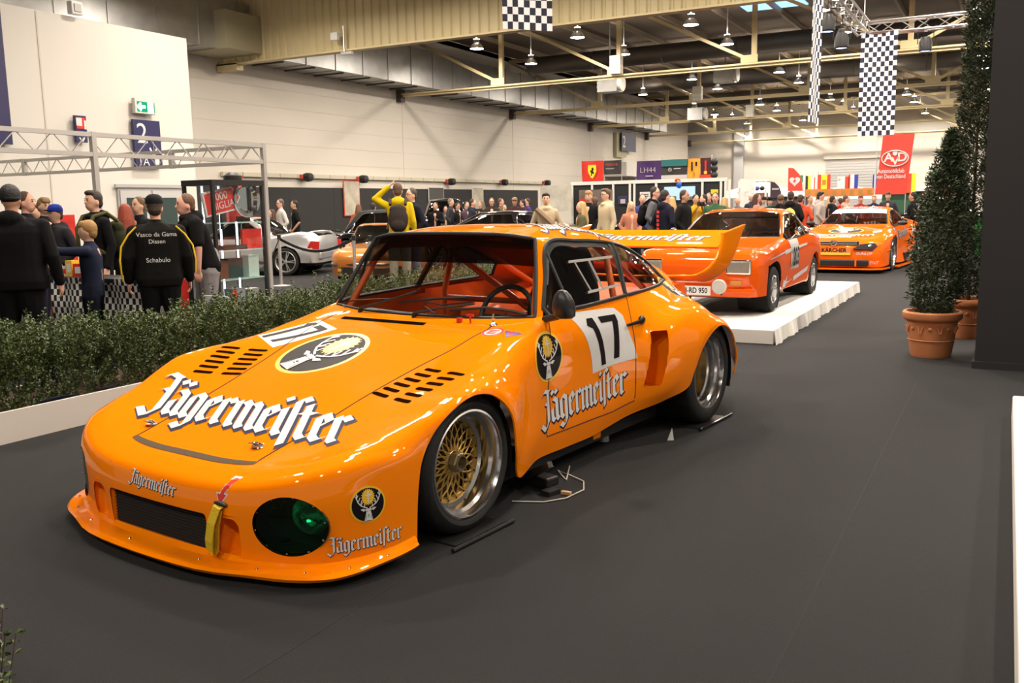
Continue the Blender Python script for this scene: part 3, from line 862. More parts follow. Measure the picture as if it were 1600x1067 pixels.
d.lay(nums, .0026).build('door_number', INK, race)
# number on the far side of the hood
d = Decal(BV, (-.79, .31, .7), (.225, -.085, 0), (.20, .29, 0), (0, 0, -1))
d.lay([[(0, 0), (1, 0), (1, 1), (0, 1)]], .0012).build('hood_number_plate', WHITE, race)
d.lay([[(p[0], p[1]) for p in q] for q in numerals(.95, .98)], .0026).build('hood_number', INK, race)
# round sticker, triangle sticker and arrow
d = Decal(BV, hit(770, 519)[0], (.078, .0, 0), (0, .078, 0), (0, 0, -1))
d.lay(disc_quads(.78, .72, 24), .0012).build('round_sticker', WHITE, race)
d.lay(disc_quads(.76, .70, 24, .80), .002).build('round_sticker_ring', REDF, race)
d.lay(poly_stroke([(-.25, -.3), (-.25, .3)], .13)+poly_stroke([(-.25, .25), (.3, .25)], .13)+poly_stroke([(-.25, 0), (.25, 0)], .13)+poly_stroke([(-.25, -.25), (.3, -.25)], .13), .002).build('round_sticker_letter', REDF, race)
d.lay([[(.7, .4), (2.1, .4), (1.5, -.55), (1.4, -.55)]], .0016).build('triangle_sticker', BLUEF, race)
d.lay(poly_stroke([(1.05, .2), (1.75, .2)], .14)+poly_stroke([(1.2, -.1), (1.6, -.1)], .14), .0024).build('triangle_sticker_mark', REDF, race)
p0 = hit(347, 768)[0]
d = Decal(BV, p0, (.05, .01, 0), (0, .0, .075), (0, 1, 0))
A_ = [[(.15, .55), (.85, .55), (.85, .6), (.15, .55)], [(.30, .50), (.85, .55), (.40, .05), (-.02, .05)], [(.40, .1), (-.02, .1), (-.12, -.15), (.22, -.15)], [(-.45, -.12), (.55, -.12), (.02, -.62), (-.02, -.62)]]
G_ = [[(.06, .62), (1.0, .66), (1.0, .6), (.06, .5)], [(.24, .58), (.95, .62), (.48, .05), (-.10, .05)], [(.48, .1), (-.10, .1), (-.20, -.12), (.30, -.12)], [(-.58, -.06), (.70, -.06), (.03, -.76), (-.03, -.76)]]
d.lay(G_, .0012).build('tow_arrow_border', WHITE, race)
d.lay(A_, .0024).build('tow_arrow', REDF, race)
# louvre slots on both fenders
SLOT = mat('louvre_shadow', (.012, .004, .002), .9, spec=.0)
for sd in (1, -1):
    for row in range(2):
        for k in range(6):
            cu = -.075+.051*k-(.045 if row else 0); cv = (.475 if row == 0 else .635)+.019*k
            dv, du = .095, -.025
            if row: cv += .012
            dd = Decal(BV, (cv*sd, cu, .7), (sd, 0, 0), (0, 1, 0), (0, 0, -1))
            q = []
            a, b = np.array([0, 0.]), np.array([dv, du]); t_ = (b-a)/np.hypot(*(b-a)); n_ = np.array([-t_[1], t_[0]])*.0125
            q.append([a-n_, b-n_, b+n_, a+n_])
            for c_, s_ in ((a, -1), (b, 1)):
                for m_ in range(4):
                    a0, a1 = -math.pi/2+math.pi*m_/4, -math.pi/2+math.pi*(m_+1)/4
                    P = lambda aa: c_+t_*s_*.0125*math.cos(aa)+n_/.0125*.0125*math.sin(aa)
                    q.append([c_, P(a0), P(a1), c_])
            dd.lay(q, .0016, .02).build('louvre_slot', SLOT, race)
# --------------------------------------------------- rear wing
mb = MB(); rows = []
# side view outline of the whale-tail tray, lofted over v with upturned ends
for t in np.linspace(-1, 1, 41):
    a = abs(t); s_ = 1 if t >= 0 else -1
    v = min(a/.86, 1)*.64
    up = max(0, (a-.80)/.20)
    zu = .36*up**1.6
    v = .62*min(a/.80, 1)+.055*math.sin(min(up*1.6, 1)*math.pi/2)
    sweep = .42*up
    f = (2.78+.30*max(0, (a-.3)/.5 if a < .8 else 1)*1.0+.19*min(up*2.2, 1)+.22*max(0, up-.3), .925-.02*a+zu*.78)
    b = (3.36+.50*up**.8-.06*(1-min(a/.8, 1)), .85+zu*1.08)
    rows.append([(v*s_, f[0], f[1]), (v*s_, (f[0]*2+b[0])/3, (f[1]*2+b[1])/3-.01*(1-up)), (v*s_, (f[0]+2*b[0])/3, (f[1]+2*b[1])/3-.01*(1-up)), (v*s_, b[0], b[1])])
th = .028
vs = []; fs = []
for k, r_ in enumerate(rows):
    t = -1+2*k/40; up = max(0, (abs(t)-.80)/.20); s_ = 1 if t >= 0 else -1
    nx, nz = s_*min(1, up*2.0), -(1-min(1, up*2.0))
    L_ = math.hypot(nx, nz) or 1
    o_ = (nx/L_*th, 0, nz/L_*th)
    vs += r_ + [(p[0]+o_[0], p[1], p[2]+o_[2]) for p in r_[::-1]]
m_ = 8
for k in range(40):
    for q in range(m_): fs.append((k*m_+q, k*m_+(q+1) % m_, (k+1)*m_+(q+1) % m_, (k+1)*m_+q))
fs += [tuple(range(m_)), tuple(40*m_+q for q in range(m_-1, -1, -1))]
mb.add(vs, fs)
wing = mb.build('rear_wing', ORANGE, race, True)
sb = wing.modifiers.new('sub', 'SUBSURF'); sb.levels = 1; sb.render_levels = 2
mb = MB(); prof = [(3.40, 1.085), (3.43, 1.070), (3.55, 1.085), (3.70, 1.135), (3.80, 1.185), (3.805, 1.197), (3.68, 1.165), (3.55, 1.130), (3.44, 1.105)]
n_ = len(prof)
mb.add([(v, p[0], p[1]) for v in (-.665, .665) for p in prof], [tuple(range(n_-1, -1, -1)), tuple(range(n_, 2*n_))]+[(k, (k+1) % n_, n_+(k+1) % n_, n_+k) for k in range(n_)])
blade = mb.build('wing_blade', ORANGE, wing, True)
bb = BVHTree.FromPolygons([Vector(v) for v in mb.v], mb.f)
d = Decal(bb, (-.55, 3.53, 1.15), (1.06, 0, 0), (.02, .14, 0), (0, 0, -1))
lettering(d, wing, 'wing_lettering', .75, .0015, (.04, -.05))
# --------------------------------------------------- cabin
mb = MB().box((0, 1.35, .20), (1.55, 1.5, .05)).box((0, .62, .42), (1.3, .05, .5))
mb.build('cabin_floor', mat('cabin_floor_dark', (.035, .012, .006), .7), race)
mb = MB(); n_ = 14
for k in range(n_):
    a0, a1 = -.70+1.4*k/n_, -.70+1.4*(k+1)/n_
    f = lambda a: (.85+.10*(a/.7)**2)
    mb.quad((a0, f(a0), .815), (a1, f(a1), .815), (a1, f(a1)+.17, .80), (a0, f(a0)+.17, .80))
    mb.quad((a0, f(a0)+.17, .80), (a1, f(a1)+.17, .80), (a1, f(a1)+.15, .66), (a0, f(a0)+.15, .66))
mb.build('dashboard', BLACK, race, True)
mb = MB().quad((-.70, 1.95, .25), (.70, 1.95, .25), (.70, 2.05, .70), (-.70, 2.05, .70)).quad((-.70, 2.05, .70), (.70, 2.05, .70), (.60, 2.75, .86), (-.60, 2.75, .86))
mb.build('rear_bulkhead', CAGE, race)
for sd in (1, -1):
    MB().quad((.82*sd, .75, .18), (.82*sd, 1.95, .18), (.775*sd, 1.95, .84), (.775*sd, .85, .80)).build('door_card', CAGE, race)
    MB().quad((.80*sd, 1.75, .18), (.80*sd, 2.8, .3), (.72*sd, 2.7, .88), (.775*sd, 1.75, .86)).build('rear_side_trim', CAGE, race)
def seat(v, nm):
    mb = MB(); prof = [(1.38, .38, .23), (1.50, .33, .25), (1.66, .35, .25), (1.74, .50, .24), (1.78, .70, .25), (1.81, .88, .24), (1.835, .96, .20), (1.85, 1.06, .165), (1.855, 1.13, .13), (1.86, 1.155, .07)]
    vs = []; fs = []; m_ = 9
    for u, w, hw in prof:
        for q in range(m_):
            t = -1+2*q/(m_-1); e = abs(t)**3
            ux, wz = (0, .10) if w < .45 else (-.10, 0)
            vs.append((v+hw*t, u+ux*e, w+wz*e))
    k_ = len(prof)
    fs = [(a*m_+b, a*m_+b+1, (a+1)*m_+b+1, (a+1)*m_+b) for a in range(k_-1) for b in range(m_-1)]
    mb.add(vs, fs)
    o = mb.build(nm, mat('seat_black_fabric', (.014, .013, .014), .8), race, True)
    s_ = o.modifiers.new('solid', 'SOLIDIFY'); s_.thickness = .04
    b_ = o.modifiers.new('sub', 'SUBSURF'); b_.levels = 1; b_.render_levels = 1
seat(.36, 'bucket_seat')
# steering wheel
c = Vector((.36, 1.12, .80)); nx = Vector((1, 0, 0)); ny = Vector((0, .35, .94)).normalized()
MB().tube([c+nx*(.175*math.cos(a))+ny*(.175*math.sin(a)) for a in np.linspace(0, 2*math.pi, 28, endpoint=False)], .015, 8, closed=True).tube([c-nx*.17, c, c+nx*.17], .012, 6).tube([c, c-ny*.17], .012, 6).tube([c, c+Vector((0, -.25, -.05))], .02, 8).build('steering_wheel', BLACK, race, True)
def cage(*paths, r=.021):
    mb = MB()
    for p in paths: mb.tube(p, r, 10)
    return mb
cage([(-.66, 1.80, .2), (-.66, 1.82, .85), (-.60, 1.84, 1.10), (-.48, 1.84, 1.20), (0, 1.84, 1.245), (.48, 1.84, 1.20), (.60, 1.84, 1.10), (.66, 1.82, .85), (.66, 1.80, .2)]).build('main_hoop', CAGE, race, True)
for sd in (1, -1):
    cage([(.70*sd, .86, .3), (.68*sd, .93, .82), (.60*sd, 1.08, 1.10), (.55*sd, 1.16, 1.19), (.50*sd, 1.5, 1.225), (.48*sd, 1.84, 1.20)]).build('cage_side_tube', CAGE, race, True)
    cage([(.48*sd, 1.86, 1.19), (.45*sd, 2.70, .80)]).build('cage_rear_stay', CAGE, race, True)
    cage([(.71*sd, .90, .62), (.70*sd, 1.80, .45)]).build('cage_door_bar', CAGE, race, True)
cage([(-.60, 1.83, 1.12), (.62, 1.82, .42)]).build('cage_diagonal', CAGE, race, True)
cage([(-.64, 1.83, .80), (.64, 1.83, .80)]).build('cage_cross_bar', CAGE, race, True)
cage([(-.55, 1.16, 1.19), (0, 1.12, 1.215), (.55, 1.16, 1.19)]).build('cage_header', CAGE, race, True)
cage([(.46, 1.86, 1.17), (-.42, 2.60, .82)]).build('cage_rear_diagonal', CAGE, race, True)
# sliding vent frame in the driver's window
f = lambda i, j: Vector(LF.pt(i, j))+Vector((.008, 0, 0))
CL = mat('clear_plastic_edge', (.55, .53, .50), .25)
mb = MB().bar(f(14.25, 4.42), f(15.75, 4.34), .006, .014).bar(f(14.35, 4.83), f(15.75, 4.80), .006, .014).bar(f(14.45, 4.42), f(14.5, 4.83), .005, .008).bar(f(14.98, 4.40), f(15.02, 4.83), .005, .012)
mb.build('sliding_vent_frame', CL, race)
# --------------------------------------------------- mirror, handle, wipers, cowl fittings
pm = Vector((.92, .835, .91))
mb = MB().lathe([(.0, .105), (.022, .10), (.045, .075), (.062, .035), (.068, -.005), (.062, -.045), (.045, -.058), (.0, -.060)], 20)
mb.v = [(pm[0]+p[0]*.9, pm[1]+p[1]*.85-(p[2]*.15), pm[2]-.005+p[2]*.9) for p in mb.v]
mb.tube([(.78, .87, .835), (.88, .845, .86)], .018, 8)
mb.build('door_mirror', mat('mirror_black', (.02, .02, .021), .33), race, True)
p, nn = hit(1000, 500)
q0, _ = hit(975, 508)
mb = MB().tube([q0+Vector((.022, 0, 0)), p+Vector((.026, -.02, 0))], [.009, .012], 8).ell(p+Vector((.012, 0, .002)), (.022, .028, .026), 10, 6)
mb.build('door_handle', BLACKG, race, True)
def wpt(x, y, off=.012):
    p, nn = hit(x, y, BVW)
    if p is None: p, nn = hit(x, y)
    if nn.y > 0: nn = -nn
    return p+nn*off
for pv, arm, blade, hose in (((563, 487), [(600, 476), (657, 459)], [(626, 474), (680, 468), (731, 466)], [(541, 488), (541, 478), (560, 472), (620, 470), (660, 456)]), ((647, 495), [(690, 485), (745, 478)], [(705, 486), (760, 482), (800, 487), (824, 493)], [(681, 497), (668, 482), (672, 475), (695, 480), (742, 475)])):
    P0 = hit(*pv)[0]+Vector((0, 0, .02))
    mb = MB().tube([P0-Vector((0, 0, .03)), P0], .014, 8).tube([P0]+[wpt(*a, .03) for a in arm], [.011, .007, .006], 6)
    w_ = mb.build('wiper_arm', BLACK, race, True)
    MB().tube([wpt(*a, .012) for a in blade], .008, 6).build('wiper_blade', BLACK, w_, True)
    MB().tube([wpt(*a, .03) for a in hose], .0035, 5).build('washer_hose', BLACK, w_, True)
p, nn = hit(718, 503)
MB().lathe([(.0, .022), (.017, .022), (.017, .0)], 12, c=tuple(p)).build('kill_switch', mat('switch_red', (.6, .03, .01), .4), race, True)
p, nn = hit(735, 505)
MB().tube([p, p+Vector((0, 0, .04))], .005, 6).bar(p+Vector((-.022, 0, .042)), p+Vector((.022, 0, .042)), .010, .012).build('extinguisher_pull', mat('switch_red', (.6, .03, .01), .4), race)
p, nn = hit(771, 508)
MB().lathe([(.022, .0), (.02, .006), (.008, .014), (.006, .03), (.009, .036), (.005, .05), (.006, .056), (.0, .064)], 14, c=tuple(p)).build('radio_aerial', CHROME, race, True)
# centre fin on the roof edge (far wing tip is part of the wing); jack tube and tow eye under the door
MB().tube([(.70, 1.62, .15), (.70, 1.62, .015)], .035, 14).build('air_jack', ALUS, race, True)
MB().box((.80, 1.35, .125), (.03, .09, .05)).build('jacking_point', ORANGE, race, bevel=.01)
p = (.872, .62, .10)
MB().lathe([(0, .004), (.018, .004), (.02, 0)], 16, 'x', (.815, .60, .105)).build('sill_sticker', WHITE, race)
# ================================================================== the exhibition hall
CARPET = mat('dark_carpet', (.0075, .0073, .0082), .95, bump=.5, bscale=220, var=.25, vscale=1.2)
WALLM = mat('white_wall_paint', (.62, .57, .50), .8, var=.03, vscale=.6)
WALLW = mat('bright_wall_paint', (.62, .59, .54), .75, var=.02, vscale=.8)
STEEL = mat('cream_painted_steel', (.58, .47, .26), .5)
DUCTM = mat('galvanised_sheet', (.42, .42, .41), .38, .85, var=.25, vscale=2.5)
ROOFM = mat('roof_deck', (.17, .13, .095), .85)
CLAD = mat('cream_cladding', (.52, .44, .25), .55)
st = lambda o: tag(o, kind='structure')
st(MB().box((-8, 32, -.05), (60, 100, .1)).build('floor', CARPET))
# carpet joint strips on the floor
fl = bpy.data.objects['floor']
for x_, y0, y1 in ((-1.98, -2, 9.0), (-.55, -2, 20)):
    MB().box((x_, (y0+y1)/2, .0006), (.006, y1-y0, .001)).build('carpet_joint', mat('carpet_joint_dark', (.008, .008, .008), .9), fl)
W_X = -23.5
wl = st(MB().box((W_X-.2, 40, 4.6), (.4, 69, 9.2)).build('wall_left', WALLM))
for z_ in (3.1, 3.75, 4.4, 5.05, 5.7):
    MB().box((W_X+.004, 45, z_), (.012, 58, .012)).build('wall_joint', mat('wall_joint_grey', (.55, .50, .44), .8), wl)
for y_ in (33.5, 43.7, 54.1):
    MB().box((W_X+.004, y_+.25, 3.9), (.012, .03, 4.4)).build('wall_joint', MATS['wall_joint_grey'], wl)
# projecting white block by the stand
wb = st(MB().box((-20.25, 5.8, 2.685), (6.5, 20.05, 5.37)).build('wall_front_left', WALLW))
MB().box((-16.995, 12.05, 3.2), (.012, .035, 4.3)).build('wall_joint', MATS['wall_joint_grey'], wb)
st(MB().box((-10, 76.3, 4.6), (60, .4, 9.2)).build('wall_far', WALLM))
st(MB().box((-19.6, 75.9, 4.5), (.75, .5, 9)).build('trim_1', mat('grey_column_paint', (.45, .44, .45), .7)))
# far roller door
dr = st(MB().box((-10.6, 76.05, 2.1), (4.4, .12, 4.3)).build('door_1', mat('roller_door_grey', (.42, .41, .40), .6)))
for k in range(20):
    MB().box((-10.6, 75.98, .2+k*.21), (4.3, .03, .16)).build('door_slat', MATS['roller_door_grey'], dr)
MB().box((-10.6, 75.98, 4.75), (4.7, .2, .5)).build('door_header', WALLM, dr)
# wall door in the white block
d2 = st(MB().box((-16.98, 14.45, .97), (.06, 1.75, 1.95)).build('door_2', mat('grey_door_paint', (.38, .37, .36), .5)))
for y_ in (14.02, 14.88):
    MB().box((-16.94, y_, .95), (.03, .80, 1.86)).build('door_leaf', mat('grey_door_leaf', (.44, .43, .42), .5), d2)
    MB().box((-16.918, y_, 1.35), (.012, .5, .75)).build('door_pane', mat('dark_door_pane', (.04, .06, .055), .1), d2)
MB().box((-16.93, 14.45, 1.98), (.05, 1.9, .07)).build('door_frame', MATS['grey_door_paint'], d2)
# roof deck with purlins
rf = st(MB().box((-8, 32, 9.15), (62, 100, .1)).build('ceiling', ROOFM))
for k in range(22):
    MB().bar((-30+k*2.15, 20, 8.95), (-30+k*2.15, 77, 8.95), .10, .22).build('purlin', mat('purlin_steel', (.26, .20, .13), .6), rf)
# roof trusses across the hall
def roof_truss(Y, lab):
    t = empty('roof_truss', (0, Y, 0), 0, lab, 'truss', 'roof trusses across the hall')
    MB().box((-4, 0, 6.21), (39, .22, .06)).box((-4, 0, 6.16), (39, .06, .14)).build('bottom_chord', STEEL, t)
    MB().box((-4, 0, 8.85), (39, .16, .16)).build('top_chord', STEEL, t)
    for k in range(8):
        X = -18.37+k*5.09
        MB().bar((X, 0, 6.2), (X, 0, 8.85), .16, .16).build('truss_post', STEEL, t)
        for s_ in ((-1,) if k < 3 else ((-1, 1) if k == 3 else (1,))):
            MB().bar((X, 0, 6.28), (X+s_*5.09, 0, 8.8), .11, .11).build('truss_diagonal', STEEL, t)
        MB().box((X+(-.15 if k < 3 else .0), -.09, 6.38), (.6, .02, .26)).build('gusset_plate', STEEL, t)
    MB().box((W_X+.13, 0, 6.15), (.26, .3, .5)).build('wall_bracket', mat('dark_bracket', (.07, .05, .045), .6), t)
    return t
for Y, nm in ((33.5, 'first'), (43.75, 'second'), (54.1, 'third'), (64.35, 'fourth'), (74.6, 'fifth')):
    roof_truss(Y, 'cream steel lattice roof truss, %s one behind the corrugated roof beam' % nm)
# clad truss near the front: corrugated sheet
mb = MB(); vs = []; X = -23.5; k = 0
while X < 14:
    for dx, dy in ((0, 0), (.17, 0), (.21, .05), (.27, .05), (.31, 0)):
        vs.append((X+dx, 23.15+dy, 6.2)); vs.append((X+dx, 23.15+dy, 9.1))
    X += .31
n_ = len(vs)//2
mb.add(vs, [(2*i, 2*i+2, 2*i+3, 2*i+1) for i in range(n_-1)])
cl = mb.build('clad_beam', CLAD); tag(cl, 'cream corrugated cladding over the nearest roof beam', 'cladding')
cb = empty('clad_beam_flange', (0, 0, 0), 0, 'dark lower flange under the corrugated roof beam with wall bracket', 'beam')
MB().box((-4.7, 23.2, 6.18), (37.5, .3, .05)).build('flange', STEEL, cb)
MB().box((W_X+.5, 23.2, 6.1), (.9, .3, .25)).build('bracket', STEEL, cb)
# wall duct in sheet sections
dk = empty('wall_duct', (0, 0, 0), 0, 'long galvanised air duct of square section running along the left wall', 'duct')
k = 0; y = 8.0
while y < 64:
    L_ = 1.62
    MB().box((W_X+.78, y+L_/2, 7.18), (1.52, L_-.02, 1.52)).build('duct_section', DUCTM, dk)
    MB().box((W_X+.78, y, 7.18), (1.58, .05, 1.58)).build('duct_flange', DUCTM, dk)
    if y > 23.5: MB().box((W_X+.70, y+.6, 6.40), (1.4, .06, .05)).build('duct_hanger', mat('dark_bracket', (.07, .05, .045), .6), dk)
    y += L_
MB().box((-22.35, 22.35, 6.95), (1.75, 1.5, 1.15)).build('duct_end_box', mat('beige_sheet', (.36, .33, .22), .5, .2), dk)
# cross ducts up in the roof
for Y_, nm in ((41.2, 'dark round air duct crossing under the roof between nearer trusses'), (51.4, 'dark round air duct crossing under the roof in the middle bay'), (61.6, 'dark round air duct crossing under the roof near the far wall')):
    c_ = empty('cross_duct', (0, Y_, 8.1), 0, nm, 'duct')
    for k in range(9):
        MB().lathe([(.42, k*3.4-21), (.45, k*3.4-21+.03), (.42, k*3.4-21+.06), (.42, (k+1)*3.4-21)], 14, 'x').build('duct_length', mat('dark_duct_sheet', (.13, .115, .10), .5, .6), c_, True)
# skylights
for i_, (x_, y_) in enumerate(((-13.8, 46.3), (-14.1, 56.4), (-14.1, 67.0), (-8.6, 46.3), (-8.6, 38.2), (-4, 56.4))):
    s_ = MB().box((x_, y_, 9.07), (2.4, 1.3, .05)).build('skylight', mat('skylight_dusk', (.25, .45, .7), .4, emit=1.6, ecol=(.30, .55, .95)))
    tag(s_, 'pale blue skylight panel set in the dark roof deck', 'skylight', 'roof skylights')
# hall lamps
LAMPE = mat('lamp_diffuser', (1, .9, .8), .4, emit=LAMP_E, ecol=LAMP_C[:3])
LAMPS = mat('lamp_shade_alu', (.42, .40, .38), .4, .5)
def hall_lamp():
    o = empty('hall_lamp', (0, 0, 0), 0, 'round high-bay hall lamp glowing white under the roof', 'lamp', 'high-bay lamps under the roof')
    MB().lathe([(.02, .345), (.11, .345), (.12, .22), (.20, .14), (.27, .0), (.255, .0), (.19, .13), (.0, .16)], 18).build('lamp_shade', LAMPS, o, True)
    MB().add([(0, 0, .02)]+[(.25*math.cos(2*math.pi*q/14), .25*math.sin(2*math.pi*q/14), .02) for q in range(14)], [(0, 1+(q+1) % 14, 1+q) for q in range(14)]).build('lamp_diffuser', LAMPE, o)
    MB().lathe([(.02, .36), (.11, .36)], 14).build('lamp_uplight', mat('lamp_uplight', (1, .9, .8), .4, emit=420, ecol=LAMP_C[:3]), o)  # added glowing disc, hidden from below, brightens the roof deck and trusses
    MB().tube([(0, 0, .3), (0, 0, 1.7)], .02, 6).build('lamp_rod', LAMPS, o)
    return o
lp = hall_lamp(); first = True
SPOTS = [(-5.6, -4.0), (3.0, -4.0), (-1.3, -4.0)]  # added lamps out of view behind the camera, lighten the racing car's nose
for X_ in (-18.4, -14.15, -9.9, -5.6, -1.3, 3.0, 7.3):
    for Y_ in (5.4, 10.1, 14.8, 19.5, 26.9, 31.6, 36.2, 45.4, 50.0, 59.6, 64.4, 69.0, 73.4):  # two of the far rows are added to brighten the far walls
        if X_ > 0 and Y_ > 40: continue
        if X_ < -14 and Y_ < 14: continue
        SPOTS.append((X_, Y_))
for X_, Y_ in SPOTS:
    o = lp if first else copy_tree(lp); first = False
    o.location = (X_, Y_, 7.4)
# small loudspeakers and projectors hung on the trusses
for px, py, Y_ in ((963, 102, 33.4), (1090, 147, 43.6), (1172, 174, 54.0)):
    p = on_y(px, py, Y_)
    s_ = empty('hanging_loudspeaker', p, 0, 'small cream line loudspeaker hung on a roof truss', 'loudspeaker', 'loudspeakers on the trusses')
    for k in range(4): MB().box((0, 0, -.24+k*.17), (.42, .3, .16)).build('speaker_cell', mat('speaker_cream', (.66, .62, .54), .6), s_)
for px, py, Y_, in ((968, 130, 38), (1148, 116, 43.3), (1100, 178, 54)):
    p = on_y(px, py, Y_)
    s_ = empty('air_outlet', p, 0, 'grey round air outlet with pale rim near a roof truss', 'air outlet', 'air outlets under the roof')
    MB().box((-.45, 0, 0), (.9, .7, .7)).build('outlet_box', DUCTM, s_)
    MB().tube([(-.45, 0, .3), (-.45, 0, 9.1-p[2])], .03, 6).build('outlet_hanger', DUCTM, s_)
    MB().lathe([(.30, .0), (.36, .14), (.33, .16), (.0, .12)], 16, 'x').build('outlet_rim', mat('outlet_cream', (.7, .66, .58), .5), s_, True)
# floodlight on the clad beam
p = on_y(533, 60, 23.0)
s_ = empty('antenna_box', p, 0, 'small white antenna on a short mast at the corrugated roof beam', 'antenna')
MB().box((-.12, -.15, .05), (.26, .10, .22)).build('antenna_case', WHITE, s_)
MB().tube([(.1, 0, -.5), (.1, 0, .35)], .03, 8).build('mast', ALUS, s_)
MB().box((.2, 0, -.45), (.4, .1, .08)).build('bracket', ALUS, s_)
# cable tray with spotlights on the left wall
tr = empty('cable_tray', (W_X+.085, 36, 2.63), 0, 'cream cable trunking running along the left wall above the black stand wall', 'cable tray')
for k in range(26):
    MB().box((0, -12.6+k*.93, 0), (.12, .90, .145)).build('tray_section', mat('tray_cream', (.50, .46, .36), .6), tr)
for px, py in ((478, 277), (565, 280), (703, 284), (786, 285), (853, 286)):
    p = on_x(px, py, W_X+.2)
    s_ = empty('wall_spotlight', p, 0, 'black spotlight head mounted on the cable trunking', 'spotlight', 'spotlights on the cable trunking')
    MB().lathe([(.0, .22), (.15, .20), (.17, 0), (.14, -.12), (0, -.14)], 14, 'x', (.05, 0, 0)).build('spot_head', BLACK, s_, True)
    MB().box((-.05, -.22, .02), (.12, .12, .16)).build('spot_gear', mat('gear_red', (.45, .06, .03), .5), s_)
# black stand wall along the left wall
sw = empty('black_stand_wall', (W_X+.35, 32, 0), 0, 'long matt black partition wall standing along the left hall wall', 'partition')
for k in range(12):
    MB().box((0, -15+k*2.53, 1.1), (.08, 2.52, 2.2)).build('wall_panel', mat('matt_black_panel', (.022, .021, .021), .8), sw)
# posters on it
POST = mat('poster_print', (.42, .38, .30), .6, var=.6, vscale=2.2)
for i_, (px, py, w_, h_, lab) in enumerate(((550, 310, .95, 1.75, 'tall collage poster hanging on the black partition behind the limousine'), (747, 309, 1.0, 1.3, 'pale landscape poster on the black partition above the crowd'), (682, 305, 1.2, .9, 'grey framed notice board on the black partition'))):
    p = on_x(px, py, W_X+.45)
    s_ = empty('poster', p, 0, lab, 'poster')
    MB().box((0, 0, 0), (.02, w_, h_*.75)).build('poster_sheet', POST if i_ < 2 else mat('notice_dark', (.06, .055, .05), .6), s_)
    MB().box((-.015, 0, 0), (.02, w_+.08, h_*.75+.08)).build('poster_frame', WHITE if i_ else REDF, s_)
# wall signs
NB = mat('sign_navy', (.022, .020, .085), .45)
def wall_sign(px0, py0, px1, py1, X_, name, lab, cat, m=NB):
    a = on_x(px0, py0, X_); b = on_x(px1, py1, X_)
    w_, h_ = abs(b[1]-a[1]), abs(a[2]-b[2])
    o = empty(name, ((X_), (a[1]+b[1])/2, (a[2]+b[2])/2), 0, lab, cat)
    MB().box((0, 0, 0), (.06, w_, h_)).build('sign_board', m, o)
    MB().box((-.06, 0, 0), (.12, w_*.6, h_*.6)).build('sign_mount', ALUS, o)
    return o, w_, h_
o, w_, h_ = wall_sign(206, 186, 253, 263, -16.9, 'hall_sign', 'navy hall sign with a large white 2 and arrow on the white wall', 'sign')
mb = MB(); flat_text(mb, '2', .62, (.034, -w_/2+.06, h_/2-.50), (0, 1, 0), (0, 0, 1)); flat_text(mb, '1A', .26, (.034, -w_/2+.06, -h_/2+.05), (0, 1, 0), (0, 0, 1))
mb.bar((.034, w_*.18, .10), (.034, w_*.18, -.25), .003, .045).bar((.034, w_*.18, -.26), (.034, w_*.05, -.08), .003, .045).bar((.034, w_*.18, -.26), (.034, w_*.32, -.08), .003, .045)
mb.bar((.034, .12, -h_/2+.22), (.034, .12, -h_/2+.07), .003, .03).box((.034, w_*.3, -h_/2+.15), (.004, .12, .16)); mb.build('sign_print', WHITE, o)
o, w_, h_ = wall_sign(115, 180, 136, 223, -16.9, 'extinguisher_sign', 'small navy and red fire extinguisher sign on the white wall', 'sign')
MB().box((.034, 0, h_*.22), (.01, w_*.8, h_*.42)).build('sign_panel', REDF, o)
MB().box((.042, -.05, h_*.26), (.01, .13, .16)).box((.042, .09, h_*.16), (.01, .05, .18)).bar((.034, 0, -.05), (.034, 0, -.25), .003, .03).bar((.034, 0, -.26), (.034, -.06, -.17), .003, .03).bar((.034, 0, -.26), (.034, .06, -.17), .003, .03).build('sign_print', WHITE, o)
o, w_, h_ = wall_sign(212, 158, 241, 177, -16.85, 'exit_sign', 'lit green emergency exit sign on the white wall', 'exit sign', mat('exit_green', (.02, .55, .30), .5, emit=.9, ecol=(.03, .62, .36)))
MB().bar((.034, -.22, 0), (.034, -.02, 0), .003, .07).bar((.034, -.22, 0), (.034, -.13, .08), .003, .05).bar((.034, -.22, 0), (.034, -.13, -.08), .003, .05).box((.034, .12, 0), (.004, .16, .22)).build('sign_print', mat('exit_white', (.9, 1, .95), .5, emit=1.2), o)
MB().box((-.02, 0, .02), (.1, w_+.1, h_+.1)).build('sign_housing', mat('sign_grey', (.55, .54, .5), .6), o)
o, w_, h_ = wall_sign(-60, 0, 19, 226, -16.9, 'hall_banner', 'tall dark navy banner board at the edge of the white wall', 'banner')
o, w_, h_ = wall_sign(971, 207, 993, 238, -23.1, 'hanging_hall_sign', 'grey-blue hanging hall sign with number 2 near the far end of the left wall', 'sign', mat('sign_slate', (.07, .075, .12), .5))
mb = MB(); flat_text(mb, '2', 1.1, (.034, -w_/2+.15, h_/2-.95), (0, 1, 0), (0, 0, 1)); mb.bar((.034, -.2, -.1), (.034, -.2, -.8), .003, .07); mb.build('sign_print', WHITE, o)
MB().box((-.6, -.9, -.2), (.9, 1.8, 1.6)).build('sign_back_box', mat('beige_sheet', (.36, .33, .22), .5, .2), o)
# white plinth boxes on the far left wall under the sign
o = MB().box((-22.7, 59.5, 3.6), (1.6, 6, .9)).build('wall_cabinet', WALLW); tag(o, 'white rectangular equipment housing on the left wall under the hanging sign', 'housing')
